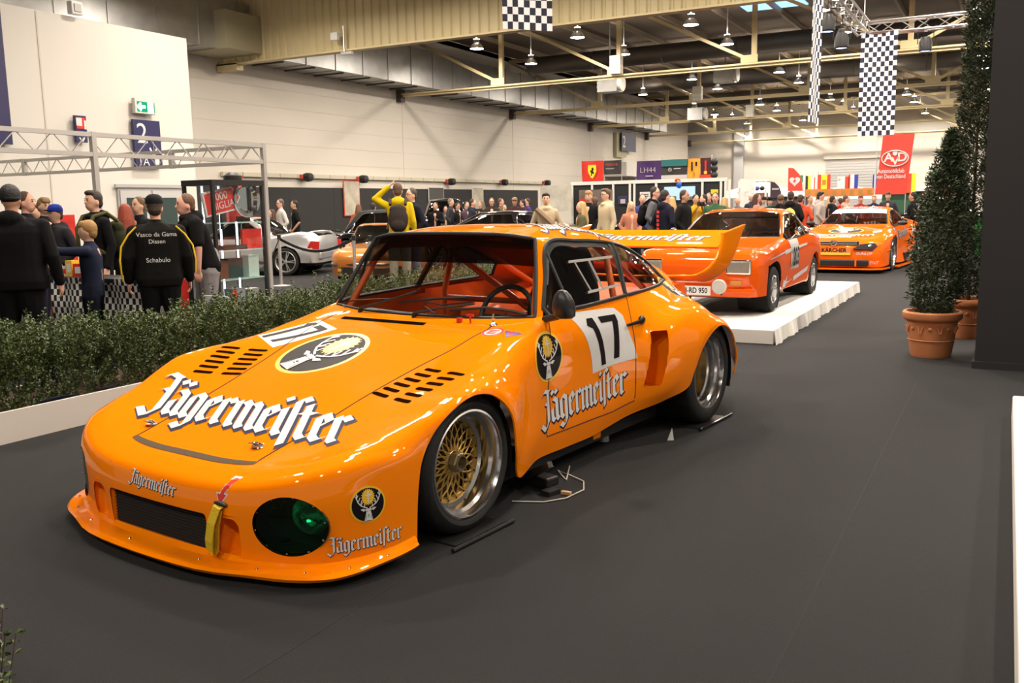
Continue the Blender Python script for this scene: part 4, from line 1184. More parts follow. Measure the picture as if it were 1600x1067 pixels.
# wall mounted siren box high on white block
p = on_x(117, 13, -16.9)
o = empty('wall_loudspeaker', p, 0, 'small square white loudspeaker at the top of the white wall', 'loudspeaker')
MB().box((0, 0, 0), (.16, .26, .26)).build('speaker_case', WHITE, o, bevel=.02); MB().box((.09, 0, 0), (.02, .15, .15)).build('speaker_grille', GREYF, o)
# ================================================================== stand furniture
rnd = random.Random(7)
PLM = mat('white_platform_cloth', (.64, .615, .575), .8, bump=.15, bscale=6)
pl = empty('platform', (0, 0, 0), 0, 'low white cloth-covered platform under the orange-red coupe', 'platform')
PX0, PX1, PY0, PY1, PH = -4.9, -1.97, 9.1, 15.0, .147
MB().box(((PX0+PX1)/2, (PY0+PY1)/2, PH/2), (PX1-PX0-.02, PY1-PY0-.02, PH)).build('platform_top', PLM, pl, bevel=.008)
mb = MB(); n_ = 120
for k in range(n_):
    y0, y1 = PY0+(PY1-PY0)*k/n_, PY0+(PY1-PY0)*(k+1)/n_
    f = lambda y: .012*math.sin(y*9)+.009*math.sin(y*23+1)+.006*math.sin(y*51)
    mb.quad((PX1+f(y0)+.02, y0, .0), (PX1+f(y1)+.02, y1, .0), (PX1+.002, y1, PH-.002), (PX1+.002, y0, PH-.002))
mb.build('cloth_skirt', PLM, pl, True)
# neighbouring low plinth
pl2 = empty('plinth', (0, 0, 0), 0, 'low white plinth edge beside the aisle next to the dark column', 'plinth')
yq = on_z(1587, 618, .15)[1]; xq = on_z(1583, 900, .0)[0]
MB().box((xq+1.0, (yq+1.2)/2, .075), (2.0, yq-1.2, .15)).build('plinth_body', PLM, pl2, bevel=.01)
# planter with hedge
pt = empty('planter', (0, 0, 0), 0, 'long white planter box holding the box hedge', 'planter')
PB = mat('white_planter_board', (.60, .57, .52), .7)
HX = -5.43
MB().box((HX-.012, 8.2, .1), (.024, 13.4, .2)).build('front_board', PB, pt)
MB().box((HX-.75, 8.2, .1), (.024, 13.4, .2)).build('back_board', PB, pt)
for y_ in (1.5, 14.9): MB().box((HX-.38, y_, .1), (.75, .024, .2)).build('end_board', PB, pt)
MB().box((HX-.38, 8.2, .07), (.72, 13.3, .14)).build('bark_soil', mat('bark_soil', (.10, .055, .03), .95, bump=1.0, bscale=60, var=.6, vscale=25), pt)
mb = MB()
for k in range(14):
    y0 = 3.55+k*.05
    g = lambda y: .19+.035*abs(math.sin((y-3.55)*7))
    mb.quad((HX-.03, y0, g(y0)), (HX-.03, y0+.05, g(y0+.05)), (HX-.16, y0+.05, .15), (HX-.16, y0, .15))
mb.build('blue_liner', mat('blue_plastic_sheet', (.10, .16, .38), .35), pt, True)
LEAF = mat('box_leaf_green', (.062, .092, .022), .42, var=.6, vscale=9)
LEAF2 = mat('olive_leaf_green', (.030, .048, .018), .45, var=.55, vscale=7)
LEAF3 = mat('cypress_green', (.022, .034, .010), .6, var=.5, vscale=7)
def leafs(mb, p, d, L, W, rr, n):
    """n leaves around direction d at p"""
    d = Vector(d).normalized()
    a = d.orthogonal().normalized(); b = d.cross(a)
    for k in range(n):
        t = rr.random()*6.283
        o = (a*math.cos(t)+b*math.sin(t)); dirv = (o*.8+d*(.25+rr.random()*.6)).normalized()
        s_ = dirv.cross(Vector((rr.random()-.5, rr.random()-.5, rr.random()-.5))).normalized()*W/2
        l = L*(.7+rr.random()*.6)
        q = p+o*.004
        nn = dirv.cross(s_).normalized()*W*.18
        mb.add([q, q+dirv*l*.5+s_+nn, q+dirv*l, q+dirv*l*.5-s_+nn], [(0, 1, 2), (0, 2, 3)])
def make_shrub(seed, hw, hd, h):
    rr = random.Random(seed); f = MB(); st_ = MB()
    for k in range(300):
        # sprig base inside, tip near the surface of a rounded block
        x = rr.uniform(-1, 1); y = rr.uniform(-1, 1); z = rr.random()**.7
        m_ = max(abs(x), abs(y), z)
        if m_ < .62:
            s_ = .62/m_ if m_ > .05 else 1; x, y, z = x*s_, y*s_, min(1, z*s_)
        tip = Vector((x*hw, y*hd, .05+z*h*(1-.10*(x*x+y*y)/2)))
        if rr.random() < .10: tip.z += rr.random()*.13
        d = Vector((x*.5+rr.uniform(-.4, .4), y*.5+rr.uniform(-.4, .4), .5+z)).normalized()
        L_ = .12+.08*rr.random()
        b0 = tip-d*L_
        if k % 3 == 0: st_.tube([b0, tip], .002, 3, caps=False)
        for q in range(9):
            leafs(f, b0+d*(L_*q/8), d, .024, .015, rr, 3)
    return f, st_
SHR = []
for sd in range(4):
    f, s_ = make_shrub(sd, .30, .21, .54)
    SHR.append((f.mesh('shrub_foliage'), s_.mesh('shrub_stems')))
    SHR[-1][0].materials.append(LEAF); SHR[-1][1].materials.append(mat('twig_brown', (.08, .05, .025), .8))
k = 0; y = 1.85
while y < 14.6:
    o = empty('hedge_shrub', (HX-.36+rnd.uniform(-.03, .03), y, .12), rnd.choice((0, math.pi)), 'clipped box shrub growing in the long white planter', 'shrub', 'box hedge in the white planter')
    a = bpy.data.objects.new('foliage', SHR[k % 4][0]); link(a, o); a['kind'] = 'stuff'
    b = bpy.data.objects.new('stems', SHR[k % 4][1]); link(b, o); b['kind'] = 'stuff'
    s_ = rnd.uniform(.92, 1.08); o.scale = (1, 1, s_)
    y += .44; k += 1
# small box plant in front of the camera at the lower left corner
p = on_z(20, 1120, 0)
o = empty('hedge_shrub', (p[0]-.12, p[1]-.12, .0), 1.0, 'low box shrub with upright sprigs standing alone on the near carpet', 'shrub')
f = MB(); s2 = MB(); rr = random.Random(3)
for k in range(60):
    a = rr.random()*6.28; r_ = rr.random()**.5*.17
    b0 = Vector((r_*math.cos(a), r_*math.sin(a), .0)); t_ = Vector((b0.x*1.3, b0.y*1.3, .17+.12*rr.random()))
    s2.tube([b0, t_], .002, 3)
    d = (t_-b0).normalized()
    for q in range(8): leafs(f, b0+(t_-b0)*(q/7), d, .022, .014, rr, 3)
a = f.build('foliage', LEAF, o); a['kind'] = 'stuff'; s2.build('stems', MATS['twig_brown'], o)['kind'] = 'stuff'
# potted olive by the column
TERRA = mat('terracotta', (.46, .17, .065), .75, var=.15, vscale=8)
def flower_pot(loc, r, h, lab):
    o = empty('flower_pot', loc, 0, lab, 'pot')
    MB().lathe([(.0, .01), (r*.66, .0), (r*.70, .03), (r*.84, h*.72), (r*.86, h*.78), (r*.95, h*.82), (r, h*.86), (r, h*.97), (r*.96, h), (r*.88, h), (r*.84, h*.88), (0, h*.86)], 40).build('pot_body', TERRA, o, True)
    MB().lathe([(r*.775, h*.36), (r*.80, h*.375), (r*.785, h*.39)], 40).build('pot_ring', TERRA, o, True)
    mb = MB()
    for k in range(8):
        a = 2*math.pi*k/8
        c = Vector((r*.80*math.cos(a), r*.80*math.sin(a), h*.57))
        t = Vector((-math.sin(a), math.cos(a), 0))
        mb.tube([c+t*(.075*math.cos(b)*r/.25)+Vector((0, 0, .035*math.sin(b)*2-.012*math.cos(2*b))) for b in np.linspace(0, math.pi, 9)], .006, 5)
        mb.ell(c+Vector((0, 0, .03)), (.02, .02, .02), 8, 5)
    mb.build('pot_garland', TERRA, o, True)
    MB().lathe([(0, h*.87), (r*.85, h*.87)], 20).build('pot_soil', MATS['bark_soil'], o)
    return o
P0 = on_z(1463, 556, 0)-np.array([.05, 0, 0])
flower_pot(P0, .25, .41, 'round terracotta pot with moulded garland beside the dark column')
def bush(name, base, h, w, seed, lab, n, L, W, leafm, trunk, cyp=False, lean=0.0):
    o = empty(name, base, 0, lab, 'plant'); rr = random.Random(seed); f = MB(); s_ = MB()
    s_.tube([(0, 0, -.1), (lean*h*.5, 0, h*.5), (lean*h*.9, .01, h*.93)], [trunk, trunk*.7, trunk*.2], 6)
    for k in range(n):
        z = rr.random()
        rad = w*(math.sin(math.pi*min(1, .12+z*.88))**.6 if not cyp else (.55+.45*math.sin(math.pi*min(1, z*.75+.2))))*(1.0-.35*z)
        a = rr.random()*6.283; q = rad*(.35+.65*rr.random()**.5)
        c = Vector((q*math.cos(a)+lean*z*h, q*math.sin(a)+lean*.4*z*h, .02+z*h))
        if cyp:
            d = Vector((math.cos(a)*.35, math.sin(a)*.35, 1)).normalized()
            for m_ in range(5): leafs(f, c+d*(.02*m_), d, L, W, rr, 2)
        else:
            d = Vector((math.cos(a)*.7, math.sin(a)*.7, .5+rr.uniform(-.6, .5))).normalized()
            b0 = c-d*.09
            if k % 4 == 0: s_.tube([b0-d*.05, c], .0025, 3, caps=False)
            for m_ in range(4): leafs(f, b0+d*(.025*m_), d, L, W, rr, 2)
    fo = f.build('foliage', leafm, o); fo['kind'] = 'stuff'
    s_.build('trunk', MATS['twig_brown'], o)
    return o
bush('olive_bush', P0+np.array([0, 0, .36]), 1.62, .31, 5, 'bushy dark green plant growing in the terracotta pot', 1150, .055, .015, LEAF2, .015, lean=.05)
P1 = at_d(1512, 480, 9.3); P1[2] = 0
flower_pot(P1, .22, .40, 'terracotta pot half hidden behind the bushy potted plant')
bush('cypress_tree', P1+np.array([0, 0, .36]), 3.6, .21, 9, 'tall slim cypress rising behind the bushy potted plant', 2600, .05, .012, LEAF3, .02, True)
o = empty('green_crate', at_d(1533, 368, 9.9)-np.array([0, 0, .2]), 0, 'bright green board standing behind the potted plants beside the column', 'board')
MB().box((.06, 0, .2), (.30, .04, .42)).box((.06, 0, -.55), (.04, .04, 1.1)).build('board', mat('bright_green', (.02, .30, .03), .6), o)
# dark column
c0 = on_z(1522, 575, 0)
o = empty('dark_column', (0, 0, 0), 0, 'huge matt black stand column rising past the frame beside the potted plants', 'column')
DC = mat('column_black', (.012, .011, .012), .85)
MB().box((c0[0]+1.0, c0[1]+.45, 3.5), (2.0, .9, 7.0)).build('column_body', DC, o)
MB().box((c0[0]+1.0, c0[1]+.45, .03), (2.04, .94, .06)).build('column_base', DC, o)
# woven stick tip by the column
p = at_d(1596, 512, 7.6); o = empty('wicker_stick', p, 0, 'bundle of golden wicker canes leaning into view beside the column', 'canes')
for k in range(3): MB().tube([(.0+k*.03, 0, .03-k*.03), (.35+k*.02, .05, -1.0)], .008, 6).build('cane', mat('cane_gold', (.42, .25, .08), .6), o)
# --------------------------------------------------- stand truss on the left
TRM = mat('truss_grey_alu', (.50, .48, .45), .4, .6)
tc = at_d(410, 228, 13.0)
TX, TY, TZ = tc[0], tc[1], tc[2]
lo = on_x(408, 253, TX)[2]
def lattice(parent, a, b, z0, z1, pitch):
    a, b = Vector(a), Vector(b); L_ = (b-a).length; n = max(2, int(L_/pitch))
    for z in (z0, z1):
        MB().bar((a.x, a.y, z), (b.x, b.y, z), .05, .05).build('chord', TRM, parent)
    for k in range(n):
        p, q = a+(b-a)*(k/n), a+(b-a)*((k+1)/n); m_ = (p+q)/2
        MB().tube([(p.x, p.y, z0), (m_.x, m_.y, z1)], .008, 5).build('brace', ALUS, parent)
        MB().tube([(m_.x, m_.y, z1), (q.x, q.y, z0)], .008, 5).build('brace', ALUS, parent)
tb = empty('stand_truss', (0, 0, 0), 0, 'grey metal lattice frame with square posts around the left stand', 'truss frame')
Yn = 3.0; Xb = -16.3
lattice(tb, (TX, TY, 0), (TX, Yn, 0), lo, TZ, .42)
lattice(tb, (TX, TY, 0), (Xb, TY, 0), lo, TZ, .42)
for px in (410, 145):
    q = on_x(px, 222, TX)
    MB().bar((TX, q[1], 0), (TX, q[1], TZ+.03), .06, .06).build('post', TRM, tb)
for px in (268, 37):
    q = on_y(px, 245, TY)
    MB().bar((q[0], TY, lo-.03), (q[0], TY, TZ+.03), .07, .07).build('post', TRM, tb)
MB().bar((Xb, TY, 0), (Xb, TY, TZ+.03), .06, .06).build('post', TRM, tb)
# --------------------------------------------------- glass showcase
SG = glass('showcase_glass', (.93, .97, .96), 1.35)
LED = mat('led_strip', (1, 1, 1), .4, emit=3.0, ecol=(.80, .86, 1.0))
sc0 = at_d(331, 285, 9.7); sc1 = on_x(408, 283, sc0[0])
SX, SY, SYL, SXW, SZ = sc0[0], sc0[1], sc1[1]-sc0[1], .42, sc0[2]
o = empty('glass_showcase', (SX, SY, 0), 0, 'tall lit glass showcase with black frame full of model boxes', 'showcase')
for x_, y_ in ((0, 0), (-SXW, 0), (0, SYL), (-SXW, SYL)):
    MB().box((x_, y_, SZ/2), (.035, .035, SZ)).build('frame_post', BLACK, o)
MB().box((-SXW/2, SYL/2, SZ), (SXW+.04, SYL+.04, .06)).build('frame_top', BLACK, o)
MB().box((-SXW/2, SYL/2, .06), (SXW+.04, SYL+.04, .12)).build('frame_base', BLACK, o)
for k in range(3):
    y_ = SYL*(.30+.33*k)
    MB().box((-SXW+.03, y_, SZ/2+.1), (.015, .016, SZ-.2)).build('led_strip', LED, o)
SH = [.35, .66, .98, 1.28]
for z in SH:
    MB().box((-SXW/2, SYL/2, z), (SXW-.02, SYL-.02, .012)).build('glass_shelf', mat('shelf_glass_edge', (.55, .75, .72), .1, spec=.6, alpha=.55), o)
MB().quad((.012, .02, .12), (.012, SYL-.02, .12), (.012, SYL-.02, SZ), (.012, .02, SZ)).build('glass_pane', SG, o)
MB().quad((0, -.012, .12), (-SXW, -.012, .12), (-SXW, -.012, SZ), (0, -.012, SZ)).build('glass_pane', SG, o)
def sitem(name, lab, cat, y, x, z, w, d, h, m, tilt=0.0, extra=None):
    e = empty(name, (SX+x, SY+y, z), 0, lab, cat)
    MB().box((0, 0, h/2), (d, w, h)).build('box', m, e)
    if extra: extra(e, d, w, h)
    return e
def side_txt(t, size, m):
    def f(e, d, w, h):
        flat_text(MB(), t, size, (d/2+.003, -w/2+.02, h*.35), (0, 1, 0), (0, 0, 1)).build('print', m, e)
    return f
sg = empty('road_sign_box', (SX-.12, SY+SYL*.30, SH[3]+.24), 0, 'red arrow shaped 1000 MIGLIA sign in the top of the showcase', 'sign')
MB().prism([(-.26, -.13), (.16, -.13), (.27, 0), (.16, .13), (-.26, .13)], (0, 0, 0), (0, 1, .18), (0, -.18, 1), (.03, 0, 0)).build('sign_border', WHITE, sg)
MB().prism([(-.24, -.11), (.15, -.11), (.245, 0), (.15, .11), (-.24, .11)], (.032, 0, 0), (0, 1, .18), (0, -.18, 1), (.003, 0, 0)).build('sign_face', REDF, sg)
mb = MB(); flat_text(mb, '1000', .12, (.038, -.16, -.01), (0, 1, .18), (0, -.18, 1)); flat_text(mb, 'MIGLIA', .11, (.038, -.17, -.11), (0, 1, .18), (0, -.18, 1)); mb.build('sign_print', WHITE, sg)
MB().box((.0, 0, -.2), (.02, .03, .22)).build('sign_stand', BLACK, sg)
pc = empty('silver_dish', (SX-.12, SY+SYL*.78, SH[3]+.26), 0, 'oval silver dish standing in the top of the showcase', 'dish')
MB().lathe([(0, .02), (.13, .02), (.16, .05), (.20, .055), (.205, .045), (.17, .0), (0, 0)], 28, 'x').build('dish', CHROME, pc, True)
MB().box((-.03, 0, -.22), (.06, .16, .06)).build('dish_stand', BLACK, pc)
MB().box((0, 0, -.12), (.02, .02, .18)).build('dish_prop', BLACK, pc)
sitem('red_book', 'tall red box standing behind the silver dish', 'box', SYL*.90, -.33, SH[3]+.006, .28, .05, .42, REDF)
sitem('red_folder', 'square red folder on the second shelf from the top', 'folder', SYL*.86, -.10, SH[2]+.006, .30, .03, .22, REDF)
sitem('model_case', 'black model case lying flat on the second shelf from the top', 'case', SYL*.45, -.15, SH[2]+.006, .36, .2, .05, BLACKG)
sitem('white_card', 'white display card at the left end of the second shelf', 'card', SYL*.08, -.30, SH[2]+.006, .16, .02, .26, WHITE)
sitem('model_box', 'dark model box on the middle shelf', 'box', SYL*.55, -.2, SH[1]+.006, .22, .12, .22, mat('dark_teal_box', (.03, .05, .05), .4))
sitem('model_box', 'brown model box on the middle shelf', 'box', SYL*.28, -.2, SH[1]+.006, .18, .12, .2, mat('brown_box', (.16, .05, .025), .5))
sitem('model_box', 'pale model box at the end of the middle shelf', 'box', SYL*.88, -.16, SH[1]+.006, .16, .12, .24, mat('pale_mint_box', (.5, .6, .55), .5))
sitem('model_box', 'black model box with a red horse mark on the lower shelf', 'box', SYL*.05, -.2, SH[0]+.006, .16, .2, .25, BLACKG, extra=lambda e, d, w, h: MB().prism([(-.03, -.05), (.02, -.05), (.01, 0), (.04, .03), (.02, .07), (-.01, .03), (-.04, .02)], (d/2+.002, 0, h*.5), (0, 1, 0), (0, 0, 1), (.002, 0, 0)).build('print', REDF, e))
sitem('model_box', 'red and grey model box on the lower shelf', 'box', SYL*.55, -.18, SH[0]+.006, .2, .12, .19, mat('grey_box', (.25, .25, .27), .5), extra=lambda e, d, w, h: MB().box((d/2+.002, -w*.3, h/2), (.004, w*.3, h)).build('print', REDF, e))
sitem('model_box', 'silver model box at the end of the lower shelf', 'box', SYL*.86, -.18, SH[0]+.006, .18, .12, .17, ALUS)
sitem('model_box', 'dark model box on the showcase floor', 'box', SYL*.6, -.18, .12, .2, .12, .19, BLACKG)
sitem('model_box', 'blue and red striped model box on the showcase floor', 'box', SYL*.86, -.18, .12, .18, .12, .17, BLUEF, extra=lambda e, d, w, h: MB().box((d/2+.002, 0, h*.3), (.004, w, h*.3)).build('print', REDF, e))
o2 = empty('showcase_lamp', (SX-.1, SY+SYL*.55, SZ+.03), 0, 'small black lamp lying on top of the showcase', 'lamp')
MB().lathe([(0, .0), (.10, .0), (.10, .05), (.06, .085), (0, .09)], 16).build('lamp_body', BLACK, o2, True); MB().box((0, .11, .04), (.04, .05, .03)).build('lamp_switch', REDF, o2)
# --------------------------------------------------- stand table with chequered cloth
def chequer(name, c1, c2, sx, sy):
    m = mat(name, c1, .7); nt = m.node_tree; b = nt.nodes['Principled BSDF']
    ck = nt.nodes.new('ShaderNodeTexChecker'); ck.inputs['Color1'].default_value = (*c1, 1); ck.inputs['Color2'].default_value = (*c2, 1); ck.inputs['Scale'].default_value = 1.0
    uv = nt.nodes.new('ShaderNodeUVMap'); mp = nt.nodes.new('ShaderNodeMapping'); mp.inputs['Scale'].default_value = (sx, sy, 1)
    nt.links.new(uv.outputs[0], mp.inputs[0]); nt.links.new(mp.outputs[0], ck.inputs['Vector']); nt.links.new(ck.outputs[0], b.inputs['Base Color'])
    return m
def cloth(name, a, ux, uy, nx, ny, m, parent, wave=.02, freq=5.0, ph=0.0):
    """hanging sheet from corner a spanned by ux, uy with soft folds and UVs 0..1"""
    a, ux, uy = Vector(a), Vector(ux), Vector(uy); nn = ux.cross(uy).normalized()
    vs = []; uvs = []
    for j in range(ny+1):
        for i in range(nx+1):
            s_, t_ = i/nx, j/ny
            vs.append(a+ux*s_+uy*t_+nn*(wave*math.sin(s_*freq*2+t_*2+ph)+wave*.5*math.sin(t_*freq+s_*3+ph))); uvs.append((s_, t_))
    fs = [(j*(nx+1)+i, j*(nx+1)+i+1, (j+1)*(nx+1)+i+1, (j+1)*(nx+1)+i) for j in range(ny) for i in range(nx)]
    me = bpy.data.meshes.new(name); me.from_pydata(vs, [], fs); me.update(); me.shade_smooth()
    uvl = me.uv_layers.new(name='UVMap')
    for lp_ in me.loops: uvl.data[lp_.index].uv = uvs[lp_.vertex_index]
    me.materials.append(m)
    return link(bpy.data.objects.new(name, me), parent)
CHK = chequer('chequered_cloth', (.010, .010, .011), (.72, .70, .68), 36, 12)
q = at_d(80, 440, 9.3); q2 = on_y(225, 440, q[1])
o = empty('stand_table', (0, 0, 0), 0, 'sales table draped in black and white chequered cloth behind the hedge', 'table')
TZ2 = .78
MB().box(((q[0]+q2[0])/2, q[1]+.20, TZ2-.02), (q2[0]-q[0], .40, .04)).build('table_top', BLACK, o)
cloth('table_cloth', (q[0], q[1], .05), (q2[0]-q[0], 0, 0), (0, 0, TZ2-.05), 60, 14, CHK, o, .012, 12)
for x_ in (q[0]+.05, q2[0]-.05):
    for y_ in (.05, .36): MB().box((x_, q[1]+y_, (TZ2-.04)/2), (.04, .04, TZ2-.04)).build('leg', BLACK, o)
for k, (dx, w_, h_, m_, lab) in enumerate(((.14, .10, .16, YELLOWF, 'yellow toy box on the chequered sales table'), (.27, .12, .13, REDF, 'red toy box on the chequered sales table'), (.05, .09, .10, WHITE, 'white toy box on the chequered sales table'), (.40, .14, .09, mat('dark_teal_box', (.03, .05, .05), .4), 'flat dark box on the chequered sales table'))):
    e = empty('toy_box', (q[0]+dx, q[1]+.16, TZ2), .2*k, lab, 'box'); MB().box((0, 0, h_/2), (w_, .1, h_)).build('box_body', m_, e); MB().box((0, -.051, h_/2), (w_*.6, .003, h_*.5)).build('box_print', WHITE if k != 2 else REDF, e)
o = empty('red_cabinet', at_d(99, 420, 12.3)*np.array([1, 1, 0]), 0, 'red painted fire hose cabinet on the floor behind the stand visitors', 'cabinet')
MB().box((0, 0, .70), (.26, .3, 1.40)).build('cabinet_body', REDF, o, bevel=.01); MB().box((.05, -.155, 1.2), (.10, .02, .2)).build('cabinet_notice', WHITE, o); MB().box((-.09, -.16, .8), (.03, .03, .12)).build('handle', CHROME, o)
o = empty('red_stand_board', at_d(268, 440, 10.4)*np.array([1, 1, 0]), 0, 'red slanted display board between the jacket man and the jeans man', 'board')
MB().prism([(-.22, .0), (.30, .0), (.16, .95), (-.02, .95)], (0, 0, 0), (1, 0, 0), (0, .1, 1), (0, .03, 0)).build('board', REDF, o)
o = empty('advert_board', at_d(338, 470, 9.3)*np.array([1, 1, 0]), 0, 'small round striped advertising board at the showcase foot', 'board')
MB().box((0, 0, .30), (.34, .03, .52)).build('board', WHITE, o); mb = MB(); flat_text(mb, 'ST', .2, (-.12, -.017, .36), (1, 0, 0), (0, 0, 1)); mb.build('board_print', BLUEF, o)
MB().tube([(.14*math.cos(a), -.02, .14+.14*math.sin(a)) for a in np.linspace(.2, 2.9, 12)], .02, 6).build('board_arc', YELLOWF, o)
# --------------------------------------------------- stanchions with belts
def stanchion(px, py, lab):
    p = on_z(px, py, 0); o = empty('stanchion', p, 0, lab, 'stanchion')
    MB().lathe([(0, .0), (.17, .0), (.17, .012), (.03, .03), (.0, .03)], 20).build('base', ALUS, o, True)
    MB().tube([(0, 0, .02), (0, 0, .92)], .03, 12).build('post', ALUS, o, True)
    MB().lathe([(.036, .86), (.036, .95), (.0, .96)], 12).build('belt_head', BLACK, o, True)
    return p
sp = [stanchion(440, 447, 'steel barrier post in front of the silver car'), stanchion(556, 453, 'steel barrier post in front of the amber sports car bonnet'), stanchion(581, 456, 'steel barrier post beside the amber sports car windscreen')]
def belt(a, b, lab):
    a, b = Vector(a), Vector(b); mb = MB(); pr = None
    for k in range(13):
        t = k/12; q = a+(b-a)*t; q.z -= .22*math.sin(math.pi*t)
        if pr is not None: mb.bar(pr, q, .004, .05)
        pr = q
    o = mb.build('barrier_belt', BLACK); tag(o, lab, 'belt')
belt(sp[0]+np.array([0, 0, .88]), sp[1]+np.array([0, 0, .88]), 'black belt sagging between two steel barrier posts')
belt(sp[0]+np.array([0, 0, .88]), at_d(395, 405, 14.5), 'black belt running from the silver car post towards the showcase')
# --------------------------------------------------- lighting rig with chequered flags (top right)
RIGM = mat('rig_alu', (.62, .61, .60), .3, .85)
def box_truss(o, a, b, s=.24, pitch=.34):
    a, b = Vector(a), Vector(b); t = (b-a).normalized(); x = t.cross(Vector((0, 0, 1))).normalized(); z = Vector((0, 0, 1))
    C4 = [x*(i*s/2)+z*(j*s/2) for i, j in ((-1, -1), (1, -1), (1, 1), (-1, 1))]
    for c in C4: MB().tube([a+c, b+c], .025, 6).build('main_tube', RIGM, o)
    n = int((b-a).length/pitch); mb = MB()
    for k in range(n):
        p, q = a+(b-a)*(k/n), a+(b-a)*((k+1)/n)
        for m_ in range(4):
            c, d = C4[m_], C4[(m_+1) % 4]
            mb.tube([p+c, q+d] if k % 2 else [p+d, q+c], .011, 4)
    mb.build('lattice', RIGM, o)
r0 = at_d(1350, 46, 19.5); rig = empty('lighting_rig', (0, 0, 0), 0, 'aluminium lattice lighting rig hung over the third orange car', 'lighting rig')
RZ = r0[2]
ra = on_z(1262, -6, RZ); rb = on_y(1640, 22, r0[1]); rb[2] = RZ
box_truss(rig, r0, rb); box_truss(rig, r0, (r0[0], 14.2, RZ))
for x_ in (r0[0], r0[0]+2.2): MB().tube([(x_, r0[1], RZ), (x_, r0[1], 9.1)], .012, 5).build('suspension_wire', RIGM, rig)
for px, py, lab in ((1293, 35, 'black moving-head spotlight hung under the rig beside the narrow flag'), (1315, 62, 'black moving-head spotlight hung under the rig corner'), (1446, 68, 'black spotlight hung under the rig near the cypress'), (1549, 52, 'black spotlight hung under the rig at the dark column')):
    p = on_y(px, py, r0[1]) if px > 1320 else on_x(px, py, r0[0])
    e = empty('stage_spotlight', (p[0], p[1], p[2]), 0, lab, 'spotlight')
    MB().lathe([(0, .14), (.09, .13), (.13, .02), (.13, -.14), (.11, -.16)], 16).build('spot_body', BLACK, e, True)
    MB().lathe([(0, -.15), (.10, -.15)], 16).build('spot_lens', mat('spot_lens_blue', (.5, .6, 1), .2, emit=5, ecol=(.45, .55, 1)), e)
    MB().tube([(-.15, 0, 0), (-.15, 0, .22), (.15, 0, .22), (.15, 0, 0)], .012, 6).build('spot_yoke', BLACK, e)
    MB().tube([(0, 0, .22), (0, 0, RZ-p[2]+.1)], .012, 6).build('spot_clamp', BLACK, e)
    MB().box((0, 0, RZ-p[2]-.12), (.06, .06, .10)).build('spot_arm', RIGM, e)
FLG = chequer('chequered_flag_cloth', (.012, .012, .03), (.80, .79, .80), 9, 21)
a = on_y(1340, 213, r0[1]-.15); b = on_y(1404, 40, r0[1]-.15)
e = empty('chequered_flag', (0, 0, 0), 0, 'long black and white chequered flag hanging under the rig above the third orange car', 'flag')
cloth('flag_cloth', (a[0], a[1], a[2]), (b[0]-a[0], 0, .0), (0, 0, RZ-.1-a[2]), 20, 40, FLG, e, .02, 3)
MB().tube([(a[0]-.03, a[1], RZ-.1), (b[0]+.03, a[1], RZ-.1)], .015, 6).build('flag_rod', RIGM, e)
e = empty('chequered_flag', (0, 0, 0), 0, 'narrow chequered flag hanging edge-on from the rig beam along the aisle', 'flag')
x_ = r0[0]-.02; b0 = on_x(1277, 20, x_); a0 = on_x(1262, 190, x_)
ya, yb = min(a0[1], b0[1]), max(a0[1], b0[1])
cloth('flag_cloth', (x_, ya, a0[2]), (.05, max(.7, yb-ya), 0), (0, 0, RZ-.1-a0[2]), 12, 40, FLG, e, .02, 3)
MB().tube([(x_, ya, RZ-.1), (x_+.05, ya+max(.7, yb-ya), RZ-.1)], .015, 6).build('flag_rod', RIGM, e)
a = at_d(785, 4, 16.0); b = on_y(863, 43, a[1])
e = empty('chequered_flag', (0, 0, 0), 0, 'chequered flag corner hanging below the corrugated roof beam', 'flag')
cloth('flag_cloth', (a[0], a[1], b[2]+.08), (b[0]-a[0], 0, -.14), (0, 0, 2.6), 14, 40, FLG, e, .02, 3)
MB().tube([(a[0], a[1], b[2]+2.7), (b[0], a[1], b[2]+2.56)], .015, 6).build('flag_rod', RIGM, e)
for x_ in (a[0], b[0]): MB().tube([(x_, a[1], b[2]+2.6), (x_, a[1], 9.1)], .006, 4).build('flag_wire', RIGM, e)
# loose technical bits under the racing car
TW = empty('floor_cable', on_z(880, 770), 0, 'thin pale cable looping on the carpet beside the orange racing car', 'cable')
P = [on_z(x, y, .006)-on_z(880, 770) for x, y in ((800, 783), (850, 784), (885, 778), (912, 765), (912, 752), (890, 742), (872, 735), (885, 750), (890, 728))]
MB().tube(P, .004, 5).build('cable', mat('cable_grey', (.42, .38, .32), .6), TW, True)
MB().box(on_z(885, 770, .01)-on_z(880, 770), (.05, .02, .015)).build('cable_tag', mat('tag_tan', (.5, .3, .15), .6), TW)
o = empty('wheel_skate', CAR_O+CN*.98, -CAR_A, 'flat black steel wheel plate lying under the front tyre', 'wheel plate')
MB().box((-.08, 0, .004), (.22, .36, .008)).build('plate', BLACK, o); MB().tube([(.06, -.24, .012), (.06, .20, .012)], .009, 8).build('rim_bar', BLACKG, o)
o = empty('wheel_skate', CAR_O+CN*1.0+CD*2.42, -CAR_A, 'flat black steel wheel plate lying under the rear tyre', 'wheel plate')
MB().box((-.06, 0, .004), (.24, .40, .008)).build('plate', BLACK, o); MB().tube([(.08, -.26, .012), (.08, .26, .012)], .009, 8).build('rim_bar', BLACKG, o)
p = on_z(1048, 688); o = empty('paper_scrap', p, .6, 'small white folded paper wedge standing on the carpet behind the racing car door', 'paper')
